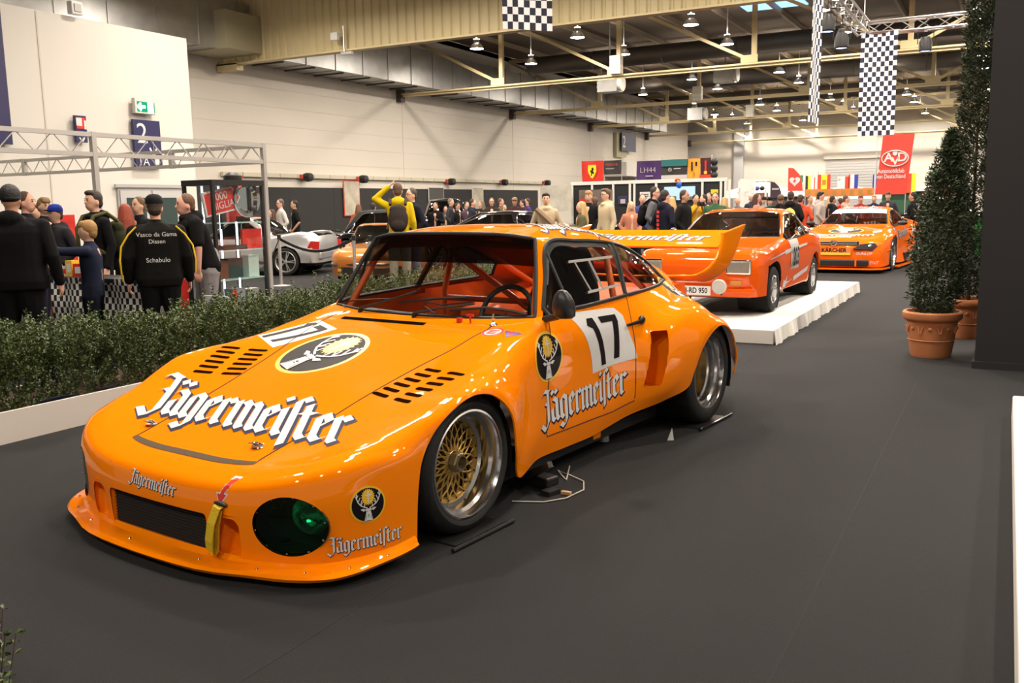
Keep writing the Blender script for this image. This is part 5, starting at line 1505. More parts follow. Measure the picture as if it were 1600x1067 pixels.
MB().prism([(-.02, 0), (.02, 0), (.008, .075)], (0, 0, 0), (1, 0, 0), (0, 0, 1), (0, .006, 0)).build('paper_flap', WHITE, o); MB().prism([(-.02, 0), (.02, 0), (.01, .05)], (0, 0, 0), (1, 0, 0), (0, .7, .3), (0, .004, .002)).build('paper_foot', WHITE, o)
p = on_z(860, 772); o = empty('trolley_jack', p, -.3, 'low black trolley jack half under the racing car', 'jack')
MB().box((-.25, .05, .045), (.45, .09, .05)).build('jack_body', BLACK, o, bevel=.01); MB().bar((-.15, 0, .06), (.02, -.02, .16), .03, .03).build('jack_arm', BLACK, o); MB().box((.0, 0, .012), (.06, .08, .024)).build('jack_foot', BLACK, o)
# ================================================================== other cars
def plain_wheel(parent, sd, v, u, rt, wd, rl, spokes, m=None, name='wheel', dish=.04, twin=False):
    m = m or ALU
    wh = bpy.data.objects.new(name, None); link(wh, parent); wh.location = (v*sd, u, rt); wh.rotation_euler = (0, 0, 0 if sd == 1 else math.pi)
    MB().lathe([(rl, -.03), (rl+.01, -.006), (rl+.03, 0), (rt-.03, -.004), (rt-.006, -.02), (rt, -.045), (rt, -wd+.045), (rt-.03, -wd+.004), (rl, -wd+.02)], 36, 'x').build('tyre', RUBBER, wh, True)
    MB().lathe([(rl+.006, -.012), (rl-.004, -.004), (rl-.014, -.012), (rl-.022, -dish-.02), (rl-.03, -wd*.7)], 36, 'x').build('rim', m, wh, True)
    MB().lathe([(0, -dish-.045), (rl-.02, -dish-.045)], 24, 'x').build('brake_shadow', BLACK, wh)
    for k in range(spokes):
        a = 2*math.pi*k/spokes
        for da in ((-.10, .10) if twin else (0,)):
            MB().bar((-dish+.004, .03*math.cos(a+da), .03*math.sin(a+da)), (-dish-.002, (rl-.016)*math.cos(a+da*1.2), (rl-.016)*math.sin(a+da*1.2)), .020 if twin else .034*(8/spokes)**.5, .018, up=(1, 0, 0)).build('spoke', m, wh)
    MB().lathe([(0, -dish+.02), (.035, -dish+.015), (.045, -dish-.01)], 16, 'x').build('hub_cap', m, wh, True)
    return wh
def arch_cut(uc, wc, r):
    return cut_sdf(lambda P: np.sqrt((P[..., 1]-uc)**2+np.where(P[..., 2] > wc, P[..., 2]-wc, 0)**2)-r, lambda P: P[..., 0] > .5)
def coupe(root, T, sub, paint, glassm, arches, seal, win=((7.35, 11, 3, 4), (11, 13, 3, 4)), ws=(7, 9), rearw=(12, 15), chrome=SEAL, crease=True):
    L = Loft(T, sub, crease_i=[(ws[0], 0, 3), (ws[1], 0, 2), (len(T)-1, 0, 8)], crease_j=[(4, 7, 13), (2, ws[0], ws[1])])
    cuts = [arch_cut(*a) for a in arches]
    L.build('front_end', [(0, 4, 0, 8)], paint, root, 0, cuts)
    L.build('bonnet', [(4, ws[0], 0, 3)], paint, root, 0)
    L.build('roof', [(ws[1], rearw[0], 0, 3), (ws[0], ws[1], 2, 3), (rearw[0], rearw[1], 2, 3)], paint, root, 0)
    for sd in (1, -1):
        L.build('front_wing', [(4, ws[0], 3, 8)], paint, root, sd, cuts)
        L.build('door', [(ws[0], 11, 4, 8)], paint, root, sd, cuts)
        L.build('rear_wing_panel', [(11, len(T)-1, 4, 8), (13, len(T)-1, 3, 4)], paint, root, sd, cuts)
        for k, c in enumerate(win):
            L.build('side_window', [c], glassm, root, sd)
            e = lambda a0, a1, b0, b1, n: [((p := L.pt(a0+(a1-a0)*i/n, b0+(b1-b0)*i/n))[0]*sd, p[1], p[2]) for i in range(n)]
            MB().tube(e(c[0], c[1], c[2], c[2], 14)+e(c[1], c[1], c[2], c[3], 6)+e(c[1], c[0], c[3], c[3], 14)+e(c[0], c[0], c[3], c[2], 4), .009, 5, closed=True).build('window_trim', chrome, root, True)
    L.build('boot_lid', [(rearw[1], len(T)-1, 0, 3)], paint, root, 0)
    L.build('windscreen', [(ws[0], ws[1], 0, 2)], glassm, root, 0)
    L.build('rear_window', [(rearw[0], rearw[1], 0, 2)], glassm, root, 0)
    e = lambda a0, a1, b0, b1, n, sd: [((p := L.pt(a0+(a1-a0)*i/n, b0+(b1-b0)*i/n))[0]*sd, p[1], p[2]) for i in range(n)]
    MB().tube(e(ws[1], ws[0], 2, 2, 10, 1)+e(ws[0], ws[0], 2, 0, 10, 1)+e(ws[0], ws[0], 0, 2, 10, -1)+e(ws[0], ws[1], 2, 2, 10, -1)+e(ws[1], ws[1], 2, 0, 10, -1)+e(ws[1], ws[1], 0, 2, 10, 1), .010, 6, closed=True).build('windscreen_trim', chrome, root, True)
    for (uc, wc, r_) in arches:
        for sd in (1, -1):
            vo = T[5][6][0]
            wm = MB().lathe([(r_-.004, .0), (r_-.004, -.34), (0, -.34)], 28, 'x'); wm.v = [(q[0], q[1], max(q[2], -wc+.03)) for q in wm.v]
            w_ = wm.build('wheel_well', MATS['wheel_well_black'], root)
            w_.location = ((vo-.03)*sd, uc, wc); w_.rotation_euler = (0, 0, 0 if sd == 1 else math.pi)
    MB().box((0, (T[0][0][1]+T[-1][0][1])/2, .22), (T[5][6][0]*1.5, (T[-1][0][1]-T[0][0][1])*.92, .05)).build('underbody', BLACK, root)
    return L, L.bvh([(0, len(T)-1, 0, 8)])
def sides(a):
    """helper: list of v and (u, w) for a station"""
    return a
CT = [
 [(0,-.66,.22),(.35,-.66,.22),(.50,-.65,.22),(.56,-.64,.22),(.61,-.62,.22),(.65,-.58,.22),(.68,-.52,.22),(.70,-.45,.22),(.71,-.36,.22)],
 [(0,-.745,.40),(.35,-.745,.40),(.51,-.74,.40),(.58,-.73,.40),(.635,-.70,.40),(.675,-.65,.40),(.70,-.57,.40),(.715,-.47,.40),(.72,-.36,.40)],
 [(0,-.755,.62),(.35,-.755,.62),(.51,-.75,.62),(.585,-.74,.62),(.64,-.71,.62),(.68,-.66,.61),(.705,-.57,.58),(.72,-.47,.54),(.725,-.36,.50)],
 [(0,-.70,.70),(.35,-.70,.70),(.50,-.695,.70),(.57,-.685,.70),(.63,-.66,.695),(.67,-.61,.685),(.70,-.53,.65),(.72,-.45,.60),(.727,-.36,.55)],
 [(0,-.36,.745),(.35,-.36,.745),(.50,-.36,.742),(.58,-.36,.74),(.64,-.355,.735),(.695,-.345,.71),(.725,-.34,.65),(.732,-.335,.60),(.73,-.33,.55)],
 [(0,.05,.785),(.35,.05,.785),(.50,.05,.782),(.59,.05,.78),(.65,.05,.772),(.705,.05,.745),(.732,.05,.68),(.735,.05,.62),(.735,.05,.57)],
 [(0,.42,.815),(.35,.42,.815),(.52,.43,.813),(.60,.44,.808),(.66,.44,.795),(.71,.44,.75),(.732,.42,.60),(.725,.40,.42),(.70,.39,.23)],
 [(0,.56,.832),(.35,.58,.833),(.60,.66,.832),(.635,.69,.826),(.675,.66,.80),(.712,.64,.74),(.73,.62,.58),(.722,.60,.42),(.70,.60,.22)],
 [(0,.80,.985),(.33,.82,.985),(.55,.87,.975),(.59,.90,.96),(.69,.87,.805),(.717,.85,.74),(.732,.84,.58),(.724,.83,.42),(.70,.83,.22)],
 [(0,1.03,1.130),(.31,1.04,1.128),(.49,1.08,1.105),(.535,1.11,1.075),(.695,1.08,.812),(.72,1.06,.74),(.733,1.05,.58),(.725,1.05,.42),(.70,1.05,.22)],
 [(0,1.38,1.172),(.31,1.38,1.168),(.48,1.40,1.145),(.535,1.41,1.10),(.695,1.38,.820),(.722,1.36,.745),(.734,1.35,.58),(.726,1.35,.42),(.70,1.35,.22)],
 [(0,1.72,1.158),(.30,1.72,1.154),(.47,1.73,1.13),(.53,1.74,1.085),(.69,1.66,.83),(.722,1.63,.765),(.736,1.62,.60),(.728,1.62,.42),(.70,1.62,.22)],
 [(0,2.05,1.10),(.30,2.05,1.095),(.45,2.05,1.07),(.515,2.06,1.02),(.675,1.98,.84),(.72,1.92,.785),(.738,1.88,.65),(.73,1.87,.45),(.70,1.87,.22)],
 [(0,2.35,1.0),(.30,2.35,.995),(.44,2.34,.97),(.50,2.33,.935),(.63,2.30,.86),(.71,2.22,.79),(.738,2.20,.68),(.738,2.20,.60),(.736,2.20,.56)],
 [(0,2.62,.90),(.30,2.62,.896),(.44,2.61,.88),(.50,2.60,.862),(.61,2.57,.83),(.69,2.52,.77),(.725,2.50,.66),(.73,2.50,.52),(.72,2.50,.40)],
 [(0,2.90,.83),(.30,2.90,.828),(.44,2.89,.82),(.50,2.88,.81),(.59,2.86,.785),(.65,2.83,.73),(.68,2.80,.62),(.69,2.78,.48),(.68,2.76,.32)],
 [(0,2.93,.30),(.30,2.93,.30),(.44,2.92,.30),(.50,2.91,.30),(.58,2.89,.30),(.63,2.86,.30),(.66,2.83,.30),(.67,2.80,.30),(.67,2.77,.28)],
]
DG = glass('dark_window_glass', (.30, .33, .34), 1.6)
cap = empty('rally_coupe', (-3.03, 10.68, PH), R(-1.0), 'orange-red classic coupe with number 203 on the white platform', 'car')
CL_, CB = coupe(cap, CT, 8, ORANGE2, DG, ((0, .262, .315), (2.2, .262, .315)), SEAL, chrome=CHROME)
for sd in (1, -1):
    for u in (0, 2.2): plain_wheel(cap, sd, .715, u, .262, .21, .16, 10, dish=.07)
    # headlamps
    for nm, g, m_, y_ in (('headlamp_bezel', .012, CHROME, -.765), ('headlamp_glass', 0, mat('lamp_glass_grey', (.30, .28, .24), .12, .3, bump=.6, bscale=60), -.772)):
        MB().box((.50*sd, y_, .56), (.25+g*2, .03, .135+g*2)).build(nm, m_, cap, bevel=.02)
    MB().box((.47*sd, -.748, .385), (.13, .02, .045)).build('indicator', mat('indicator_amber', (.55, .24, .05), .3), cap, bevel=.008)
    fg = MB().lathe([(0, -.02), (.07, -.015), (.082, 0), (.08, .03), (.04, .06), (0, .06)], 22, 'y', (.31*sd, -.84, .35)).build('fog_lamp', mat('fog_glass', (.55, .54, .50), .15, .2, bump=.4, bscale=50), cap, True)
    MB().bar((.31*sd, -.80, .345), (.31*sd, -.74, .25), .02, .02).build('bracket', BLACK, fg)
    # mirror
    mm = MB().lathe([(0, -.04), (.035, -.03), (.05, 0), (.045, .012), (0, .014)], 16, 'y', (.79*sd, .80, .90)).build('door_mirror', CHROME, cap, True)
    MB().tube([(.70*sd, .82, .81), (.77*sd, .81, .88)], .008, 6).build('mirror_stalk', CHROME, mm)
    # stripes and number on the flank
    dd = Decal(CB, (.74*sd, 0, 0), (0, 1, 0), (0, 0, 1), (-sd, 0, 0))
    dd.lay([[(-.30, .615), (.42, .655), (.42, .675), (-.30, .625)], [(.42, .635), (1.62, .70), (1.62, .725), (.42, .685)]], .003).build('flank_stripe', WHITE, cap)
    dd.lay([[(.42, .24), (.60, .38), (.56, .24), (.42, .24)], [(.42, .34), (.60, .28), (1.0, .33), (.42, .25)], [(.95, .28), (1.7, .36), (1.75, .42), (.95, .34)]], .003).build('flank_scallop', WHITE, cap)
    dd.lay([[(.72, .44), (1.14, .44), (1.14, .80), (.72, .80)]], .004).build('number_plate', mat('plate_grey', (.50, .49, .47), .5), cap)
    vs, fs = text_mesh('203', .30, bold=.01, sx=.72)
    mb = MB(); mb.add([((.755)*sd, .745+(a if sd == 1 else .36-a), .49+b*1.0) for a, b in vs], fs); mb.build('number', INK, cap)
MB().box((0, -.735, .56), (.74, .03, .13)).build('grille', BLACK, cap)
for k in range(5): MB().box((0, -.752, .51+k*.025), (.72, .01, .006)).build('grille_bar', CHROME, cap)
p_ = MB().box((.03, -.775, .295), (.33, .012, .10)).build('licence_plate', WHITE, cap)
mb = MB(); vs, fs = text_mesh('H-RD 950', .085, bold=.002, sx=.80); mb.add([(-.122+a, -.7825, .268+b) for a, b in vs], fs); mb.build('plate_text', INK, p_)
MB().box((0, -.70, .30), (1.30, .06, .05)).build('front_valance', ORANGE2, cap, bevel=.01)
dd = Decal(CB, (0, 0, 0), (1, 0, 0), (0, 1, 0), (0, 0, -1))
dd.lay([[(.28, -.52), (.34, -.60), (.50, -.30), (.40, -.20)], [(.05, -.30), (.16, -.36), (.20, -.10), (.10, -.05)], [(-.35, -.5), (-.22, -.55), (-.2, -.4), (-.3, -.35)]], .003).build('bonnet_graphic', WHITE, cap)
for v_ in (-.25, .22):
    MB().tube([(v_, .60, .85), (v_+.28, .70, .90)], .007, 5).build('wiper', BLACKG, cap)
mb = MB()
for v_ in (-.32, .32): mb = MB().box((v_, 1.35, .55), (.42, .14, .62)).build('seat', mat('seat_black_fabric', (.014, .013, .014), .8), cap, bevel=.05)
MB().box((0, .72, .72), (1.15, .16, .16)).build('dashboard', BLACK, cap)
MB().tube([(.32+.16*math.cos(a), .90+.03*math.sin(a), .80+.15*math.sin(a)) for a in np.linspace(0, 6.28, 20, endpoint=False)], .011, 6, closed=True).build('steering_wheel', BLACK, cap)
MB().tube([(-.48, 1.6, .3), (-.42, 1.6, 1.05), (.42, 1.6, 1.05), (.48, 1.6, .3)], .018, 8).build('roll_hoop', BLACK, cap)
# ------------------------------------------------------------------ third orange car
OT = [
 [(0,-.92,.12),(.40,-.91,.12),(.62,-.88,.12),(.70,-.85,.12),(.77,-.80,.12),(.83,-.72,.12),(.87,-.62,.13),(.90,-.52,.14),(.91,-.40,.15)],
 [(0,-.97,.36),(.40,-.96,.36),(.62,-.93,.36),(.71,-.90,.36),(.79,-.84,.36),(.85,-.76,.36),(.885,-.65,.36),(.91,-.53,.36),(.92,-.40,.36)],
 [(0,-.94,.55),(.40,-.93,.55),(.62,-.89,.555),(.71,-.85,.56),(.79,-.78,.57),(.855,-.69,.58),(.895,-.58,.57),(.918,-.49,.53),(.925,-.39,.48)],
 [(0,-.82,.645),(.40,-.81,.645),(.60,-.77,.65),(.69,-.72,.66),(.77,-.65,.675),(.845,-.57,.68),(.895,-.49,.66),(.92,-.43,.62),(.928,-.37,.55)],
 [(0,-.45,.725),(.40,-.45,.725),(.58,-.43,.735),(.67,-.41,.75),(.76,-.38,.765),(.85,-.35,.755),(.905,-.33,.70),(.925,-.32,.66),(.93,-.31,.60)],
 [(0,0,.81),(.40,0,.81),(.58,0,.82),(.67,0,.83),(.76,0,.838),(.86,0,.815),(.915,0,.75),(.93,0,.72),(.933,0,.69)],
 [(0,.37,.875),(.40,.38,.875),(.60,.42,.873),(.68,.44,.868),(.75,.45,.845),(.83,.44,.77),(.88,.42,.60),(.89,.40,.42),(.88,.39,.15)],
 [(0,.50,.90),(.38,.52,.90),(.65,.62,.90),(.70,.66,.892),(.755,.63,.85),(.80,.62,.74),(.825,.60,.55),(.84,.58,.38),(.88,.57,.13)],
 [(0,.82,1.07),(.35,.84,1.068),(.58,.91,1.055),(.625,.95,1.035),(.77,.88,.86),(.81,.87,.74),(.825,.86,.55),(.84,.85,.38),(.89,.84,.12)],
 [(0,1.12,1.21),(.33,1.13,1.207),(.52,1.19,1.18),(.565,1.24,1.15),(.78,1.14,.87),(.815,1.12,.74),(.825,1.12,.55),(.84,1.12,.38),(.90,1.12,.12)],
 [(0,1.52,1.25),(.33,1.52,1.247),(.51,1.54,1.22),(.565,1.55,1.175),(.785,1.50,.885),(.82,1.48,.75),(.828,1.47,.55),(.845,1.47,.38),(.90,1.47,.12)],
 [(0,1.92,1.225),(.32,1.92,1.22),(.49,1.93,1.19),(.555,1.94,1.14),(.78,1.86,.90),(.83,1.84,.78),(.84,1.83,.58),(.85,1.83,.38),(.90,1.83,.12)],
 [(0,2.28,1.15),(.32,2.28,1.145),(.48,2.28,1.12),(.54,2.29,1.07),(.755,2.18,.91),(.86,2.16,.82),(.89,2.15,.68),(.89,2.15,.45),(.89,2.15,.14)],
 [(0,2.62,1.05),(.32,2.62,1.047),(.46,2.61,1.02),(.52,2.60,.985),(.70,2.55,.925),(.86,2.55,.85),(.92,2.6,.76),(.93,2.65,.72),(.933,2.7,.69)],
 [(0,2.95,.98),(.32,2.95,.978),(.46,2.94,.965),(.53,2.93,.945),(.69,2.90,.905),(.85,2.90,.83),(.91,2.95,.72),(.925,3.0,.62),(.93,3.06,.50)],
 [(0,3.42,.94),(.32,3.42,.938),(.46,3.41,.93),(.53,3.40,.915),(.68,3.36,.88),(.81,3.32,.80),(.87,3.28,.66),(.90,3.24,.50),(.91,3.18,.32)],
 [(0,3.50,.28),(.32,3.50,.28),(.46,3.49,.28),(.53,3.48,.28),(.67,3.44,.28),(.78,3.40,.28),(.84,3.35,.28),(.88,3.29,.28),(.90,3.20,.26)],
]
OS = 1.0; OA = R(5.0)
fo = np.array([-1.93, 19.47, 0.0]); on_ = np.array([math.cos(OA), -math.sin(OA), 0])
op = empty('touring_car', fo-on_*.92*OS, -OA, 'orange touring race car with stag emblem bonnet standing behind the white platform', 'racing car')
op.scale = (OS, OS, OS)
OG = glass('touring_window_glass', (.55, .60, .66), 1.55)
OL, OB = coupe(op, OT, 8, ORANGE3, OG, ((0, .33, .375), (2.7, .33, .375)), SEAL)
for sd in (1, -1):
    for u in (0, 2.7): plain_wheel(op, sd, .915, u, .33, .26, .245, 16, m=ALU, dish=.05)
    MB().prism([(-.24, -.05), (.14, -.075), (.22, .02), (.16, .065), (-.10, .045)] if sd == 1 else [(.24, -.05), (-.14, -.075), (-.22, .02), (-.16, .065), (.10, .045)], (.58*sd, -.945, .52), (.9, .30*sd, 0), (0, .35, .94), (0, .05, -.02)).build('headlamp', mat('dark_lamp_glass', (.05, .045, .05), .08, .2), op)
    MB().ell((.66*sd, -.925, .52), (.045, .03, .04), 12, 8).build('lamp_lens', CHROME, op, True)
    mm = MB().ell((.92*sd, .72, .92), (.10, .06, .045), 12, 8).build('door_mirror', BLACK, op, True)
    MB().tube([(.76*sd, .74, .88), (.90*sd, .72, .91)], .015, 6).build('mirror_stalk', BLACK, mm)
    dd = Decal(OB, (.9*sd, 0, 0), (0, 1, 0), (0, 0, 1), (-sd, 0, 0))
    dd.lay([[(.45, .48), (.70, .48), (.70, .82), (.45, .82)]], .004).build('number_plate', WHITE, op)
    dd.lay([[(.50, .66), (.65, .66), (.65, .78), (.50, .78)]], .006).build('number', BLUEF, op)
    dd.lay([[(.50, .50), (.65, .50), (.65, .60), (.50, .60)]], .006).build('sponsor_tab', REDF, op)
    dl = Decal(OB, (.9*sd, .85 if sd == 1 else 1.75, .62), (0, .9*sd, .05*sd), (0, 0, .11), (-sd, 0, 0))
    lettering(dl, op, 'door_lettering', 1.0, .004)
    dd.lay([[(2.05, .70), (2.12, .85), (2.2, .85), (2.13, .70)], [(2.16, .66), (2.22, .80), (2.28, .80), (2.22, .66)]], .004).build('intake_flash', WHITE, op)
    for u0 in (1.30, 1.62, 2.0):
        MB().box((.885*sd, u0, .21), (.05, .17, .17)).build('skirt_opening', BLACK, op)
    MB().box((.90*sd, 1.35, .06), (.10, 1.9, .04)).build('side_skirt', ORANGE3, op, bevel=.01)
    # dive planes on the front corner
    MB().bar((.80*sd, -.80, .40), (.93*sd, -.42, .44), .06, .015).build('dive_plane', ORANGE3, op)
MB().box((0, -.945, .585), (.92, .05, .075)).build('grille', BLACK, op, bevel=.015)
for z_ in (.565, .605): MB().box((0, -.965, z_), (.86, .012, .010)).build('grille_bar', GREYF, op)
MB().lathe([(.048, -.012), (.062, -.012), (.062, .012), (.048, .012)], 20, 'y', (0, -.975, .585)).bar((-.06, -.98, .57), (.06, -.98, .60), .014, .014).build('grille_badge', CHROME, op, True)
MB().box((0, -.955, .20), (1.30, .06, .12)).build('lower_intake', BLACK, op, bevel=.02)
MB().box((.42, -.985, .20), (.03, .03, .12)).build('intake_strut', ORANGE3, op); MB().box((-.42, -.985, .20), (.03, .03, .12)).build('intake_strut', ORANGE3, op)
MB().prism([(-.93, .45), (-.90, -.05), (-.70, -.18), (0, -.24), (.70, -.18), (.90, -.05), (.93, .45)], (0, -.83, .075), (1, 0, 0), (0, 1, 0), (0, 0, .03)).build('front_splitter', ORANGE3, op)
MB().box((.04, -.985, .38), (.56, .012, .055)).build('sponsor_strip', YELLOWF, op)
def car_text(parent, txt, size, o, x, y, m, nm, **kw):
    return flat_text(MB(), txt, size, o, x, y, **kw).build(nm, m, parent)
MB().box((.04, -.986, .445), (.58, .012, .085)).build('sponsor_plate', ORANGE3, op)
car_text(op, 'KÄRCHER', .105, (-.225, -.994, .408), (1, 0, 0), (0, 0, 1), INK, 'sponsor_lettering', bold=.004, sx=1.0)
pA = Vector((.40, -.975, .43))
car_text(op, 'DUNLOP', .07, (.42, -.985, .36), (1, .10, 0), (0, 0, 1), WHITE, 'bumper_lettering', shear=.2)
car_text(op, 'DEZENT', .085, (.50, -.955, .18), (1, .22, 0), (0, 0, 1), GREYF, 'valance_lettering', shear=.2)
dl = Decal(OB, (.42, -1.0, .50), (.36, .08, 0), (0, 0, .05), (0, 1, 0)); lettering(dl, op, 'small_bumper_word', .8, .004)
dl = Decal(OB, (-.60, -.62, .7), (1.22, 0, 0), (0, .20, 0), (0, 0, -1)); lettering(dl, op, 'bonnet_lettering', .75, .004)
stag_emblem(Decal(OB, (.02, -.12, .8), (.34, 0, 0), (0, .24, 0), (0, 0, -1)), op, .003, 'bonnet_emblem')
dd = Decal(OB, (0, 0, 0), (1, 0, 0), (0, 1, 0), (0, 0, -1))
dd.lay(disc_quads(.16, .10, 16, cx=-.52, cy=-.02), .004).build('bonnet_badge', WHITE, op)
dd.lay(disc_quads(.11, .06, 16, cx=-.52, cy=-.02), .006).build('bonnet_badge_core', BLUEF, op)
dl = Decal(OB, (-.42, 1.2, 1.2), (.86, 0, 0), (0, .16, 0), (0, 0, -1)); lettering(dl, op, 'roof_lettering', .8, .004)
LW = Loft(OT, 8, crease_i=[(7, 0, 3), (9, 0, 2)])
mb = MB(); V, F, _ = LW.panel([(8.4, 9, 0, 2)], 0)
mb.add([(p[0], p[1]-.004, p[2]+.004) for p in V], F); mb.build('sun_strip', mat('sun_strip_white', (.72, .76, .85), .3), op, True)
car_text(op, 'ARCOR', .13, (-.30, 1.005, 1.148), (1, 0, 0), (0, .9, .45), BLUEF, 'sun_strip_lettering', spacing=1.3, sx=.9)
for v_ in (-.32, .32): MB().box((v_, 1.5, .55), (.45, .16, .75)).build('seat', MATS['seat_black_fabric'], op, bevel=.05)
MB().tube([(-.52, 1.75, .2), (-.46, 1.75, 1.12), (.46, 1.75, 1.12), (.52, 1.75, .2)], .02, 8).build('roll_hoop', WHITE, op)
MB().tube([(-.46, 1.75, 1.1), (.5, 1.75, .4)], .02, 8).build('roll_diagonal', WHITE, op)
MB().box((0, .80, .78), (1.3, .2, .16)).build('dashboard', BLACK, op)
MB().tube([(.05, .56, .92), (.02, .80, 1.06)], .010, 5).build('wiper', BLACK, op)
# ================================================================== parked show cars in the background
def sedan_table(fo, wb, ro, hw, zs, zh, zb, zr, a0, a1, c1, c0, zd, tuck=.14):
    """17 x 9 control table: front/rear overhang, wheelbase, half width, sill, hood, belt, roof and deck heights; a = windscreen base/top, c = rear window top/base"""
    T = []
    V = [0, .48, .68, .76, .84, .92, .97, 1.0, .98]
    def row(us, ws, vs=V): T.append([(hw*v, u, w) for v, u, w in zip(vs, us, ws)])
    fr = [0, .005, .03, .05, .09, .15, .22, .30, .40]
    row([-fo+x*fo for x in fr], [zs+.02]*9)
    row([-fo-.05+x*fo for x in fr], [zs+.18]*9)
    row([-fo-.05+x*fo for x in fr], [zh-.12, zh-.12, zh-.12, zh-.12, zh-.12, zh-.13, zh-.16, zh-.20, zh-.26])
    row([-fo+.03+x*fo*.95 for x in fr], [zh-.04, zh-.04, zh-.04, zh-.04, zh-.045, zh-.06, zh-.10, zh-.15, zh-.20])
    def side(u, zc, z4, vs=V, low=None):
        lo = low if low is not None else zs
        row([u]*9, [zc, zc, zc-.004, zc-.008, z4, z4-.06, (z4+lo)/2+.05, (z4+lo)/2-.12, lo], vs)
    side(-fo*.45, zh, zh-.015, low=zs+.1); side(.0, zh+.02, zh+.0, low=zs+.1); side(a0-.15, zh+.04, (zh+zb)/2)
    VG = lambda g: [0, .46*g, .80*g, .85*g, .92, .96, .99, 1.0, .98]
    def gh(u0, u3, z0, z3, u4, g):
        T.append([(hw*v, u, w) for v, u, w in zip(VG(g), [u0, u0+.01, u0+.07, u3, u4, u4, u4, u4, u4], [z0, z0-.002, z0-.03, z3, zb, zb-.07, (zb+zs)/2+.05, (zb+zs)/2-.12, zs])])
    m = lambda a, b, t: a+(b-a)*t
    gh(a0, a0+.10, zh+.055, zh+.05, a0+.08, 1.0)
    gh(m(a0, a1, .5), m(a0, a1, .5)+.08, m(zh+.05, zr-.03, .52), m(zh+.05, zr-.09, .5), m(a0, a1, .5), .93)
    gh(a1, a1+.10, zr-.03, zr-.09, a1, .86)
    gh(m(a1, c1, .4), m(a1, c1, .4), zr, zr-.07, m(a1, c1, .4), .85)
    gh(m(a1, c1, .75), m(a1, c1, .75), zr, zr-.075, m(a1, c1, .75), .85)
    gh(c1, c1-.02, zr-.03, zr-.10, c1, .85)
    gh(m(c1, c0, .5), m(c1, c0, .5)-.05, m(zr-.03, zd, .55), m(zr-.1, zd, .55), m(c1, c0, .5), .92)
    end = wb+ro
    def tail(u, z, lo): T.append([(hw*v, u_, w) for v, u_, w in zip(V, [u, u, u-.01, u-.02, u-.04, u-.07, u-.10, u-.14, u-.18], [z, z, z-.004, z-.01, z-.03, z-.08, (z+lo)/2+.02, (z+lo)/2-.12, lo])])
    tail(c0, zd, zs+.05); tail(end-.06, zd-.02, zs+.1)
    T.append([(hw*v*.97, u_, zs+.1) for v, u_ in zip(V, [end, end, end-.01, end-.02, end-.05, end-.09, end-.12, end-.16, end-.20])])
    return T
SILVER = mat('silver_metallic', (.55, .55, .55), .28, .55, coat=.8)
BLKP = mat('black_car_paint', (.006, .006, .007), .12, coat=1.0)
AMBER = mat('amber_metallic', (.62, .21, .035), .3, .2, coat=1.0)
SOFT = mat('black_canvas', (.018, .018, .02), .85)
VDG = glass('limousine_glass', (.10, .11, .11), 1.5)
MID = [(11, 13, 3, 4)]
def show_car(name, lab, contact, sidev, ang, T, wb, paint, rw, rl, spokes, glassm, twin=False, roofm=None, arch_r=None, wheelm=None, wd=.2):
    """contact: ground point of a wheel on side sidev (1/-1), ang: heading of u (rearwards) from +Y clockwise; front axle u=0"""
    n = np.array([math.cos(ang), -math.sin(ang), 0]); d = np.array([math.sin(ang), math.cos(ang), 0])
    hw = T[5][7][0]
    o = empty(name, np.array(contact)-n*(hw*sidev*.97), -ang, lab, 'car')
    r_ = arch_r or rw+.05
    L, B = coupe(o, T, 5, paint, glassm, ((0, rw, r_), (wb, rw, r_)), SEAL, chrome=CHROME)
    for sd in (1, -1):
        for u in (0, wb): plain_wheel(o, sd, hw*.985, u, rw, wd, rl, spokes, m=wheelm, twin=twin, dish=.03)
    if roofm:
        for c in o.children:
            if c.name.startswith('roof'): c.data.materials[0] = roofm
    return o, L, B, n, d
# silver roadster, seen from its tail corner
rw_ = .30
ang = math.atan2(.93, .37)
T = sedan_table(.75, 2.40, .75, .86, .17, .72, .80, 1.25, .45, 1.05, 1.55, 2.10, .86)
ctc = on_z(447, 431); dd_ = np.array([math.sin(ang), math.cos(ang), 0])
sil, L, B, n, d = show_car('silver_roadster', 'silver roadster showing its tail lamp behind the steel barrier post', ctc-dd_*2.40+np.array([.0, -.0, 0]), 1, ang, T, 2.40, SILVER, rw_, .225, 5, DG, True, wheelm=ALUS)
for sd in (1, -1):
    p = L.pt(15.1, 5.3); MB().prism([(-.13, -.07), (.12, -.10), (.14, .06), (-.04, .08)], (p[0]*sd, p[1], p[2]-.02), (-.25*sd, .97, 0), (0, 0, 1), (.012*sd, .004, 0)).build('tail_lamp', mat('tail_lamp_red', (.45, .02, .015), .15), sil)
MB().box((0, 3.13, .42), (1.45, .06, .16)).build('rear_bumper', SILVER, sil, bevel=.03)
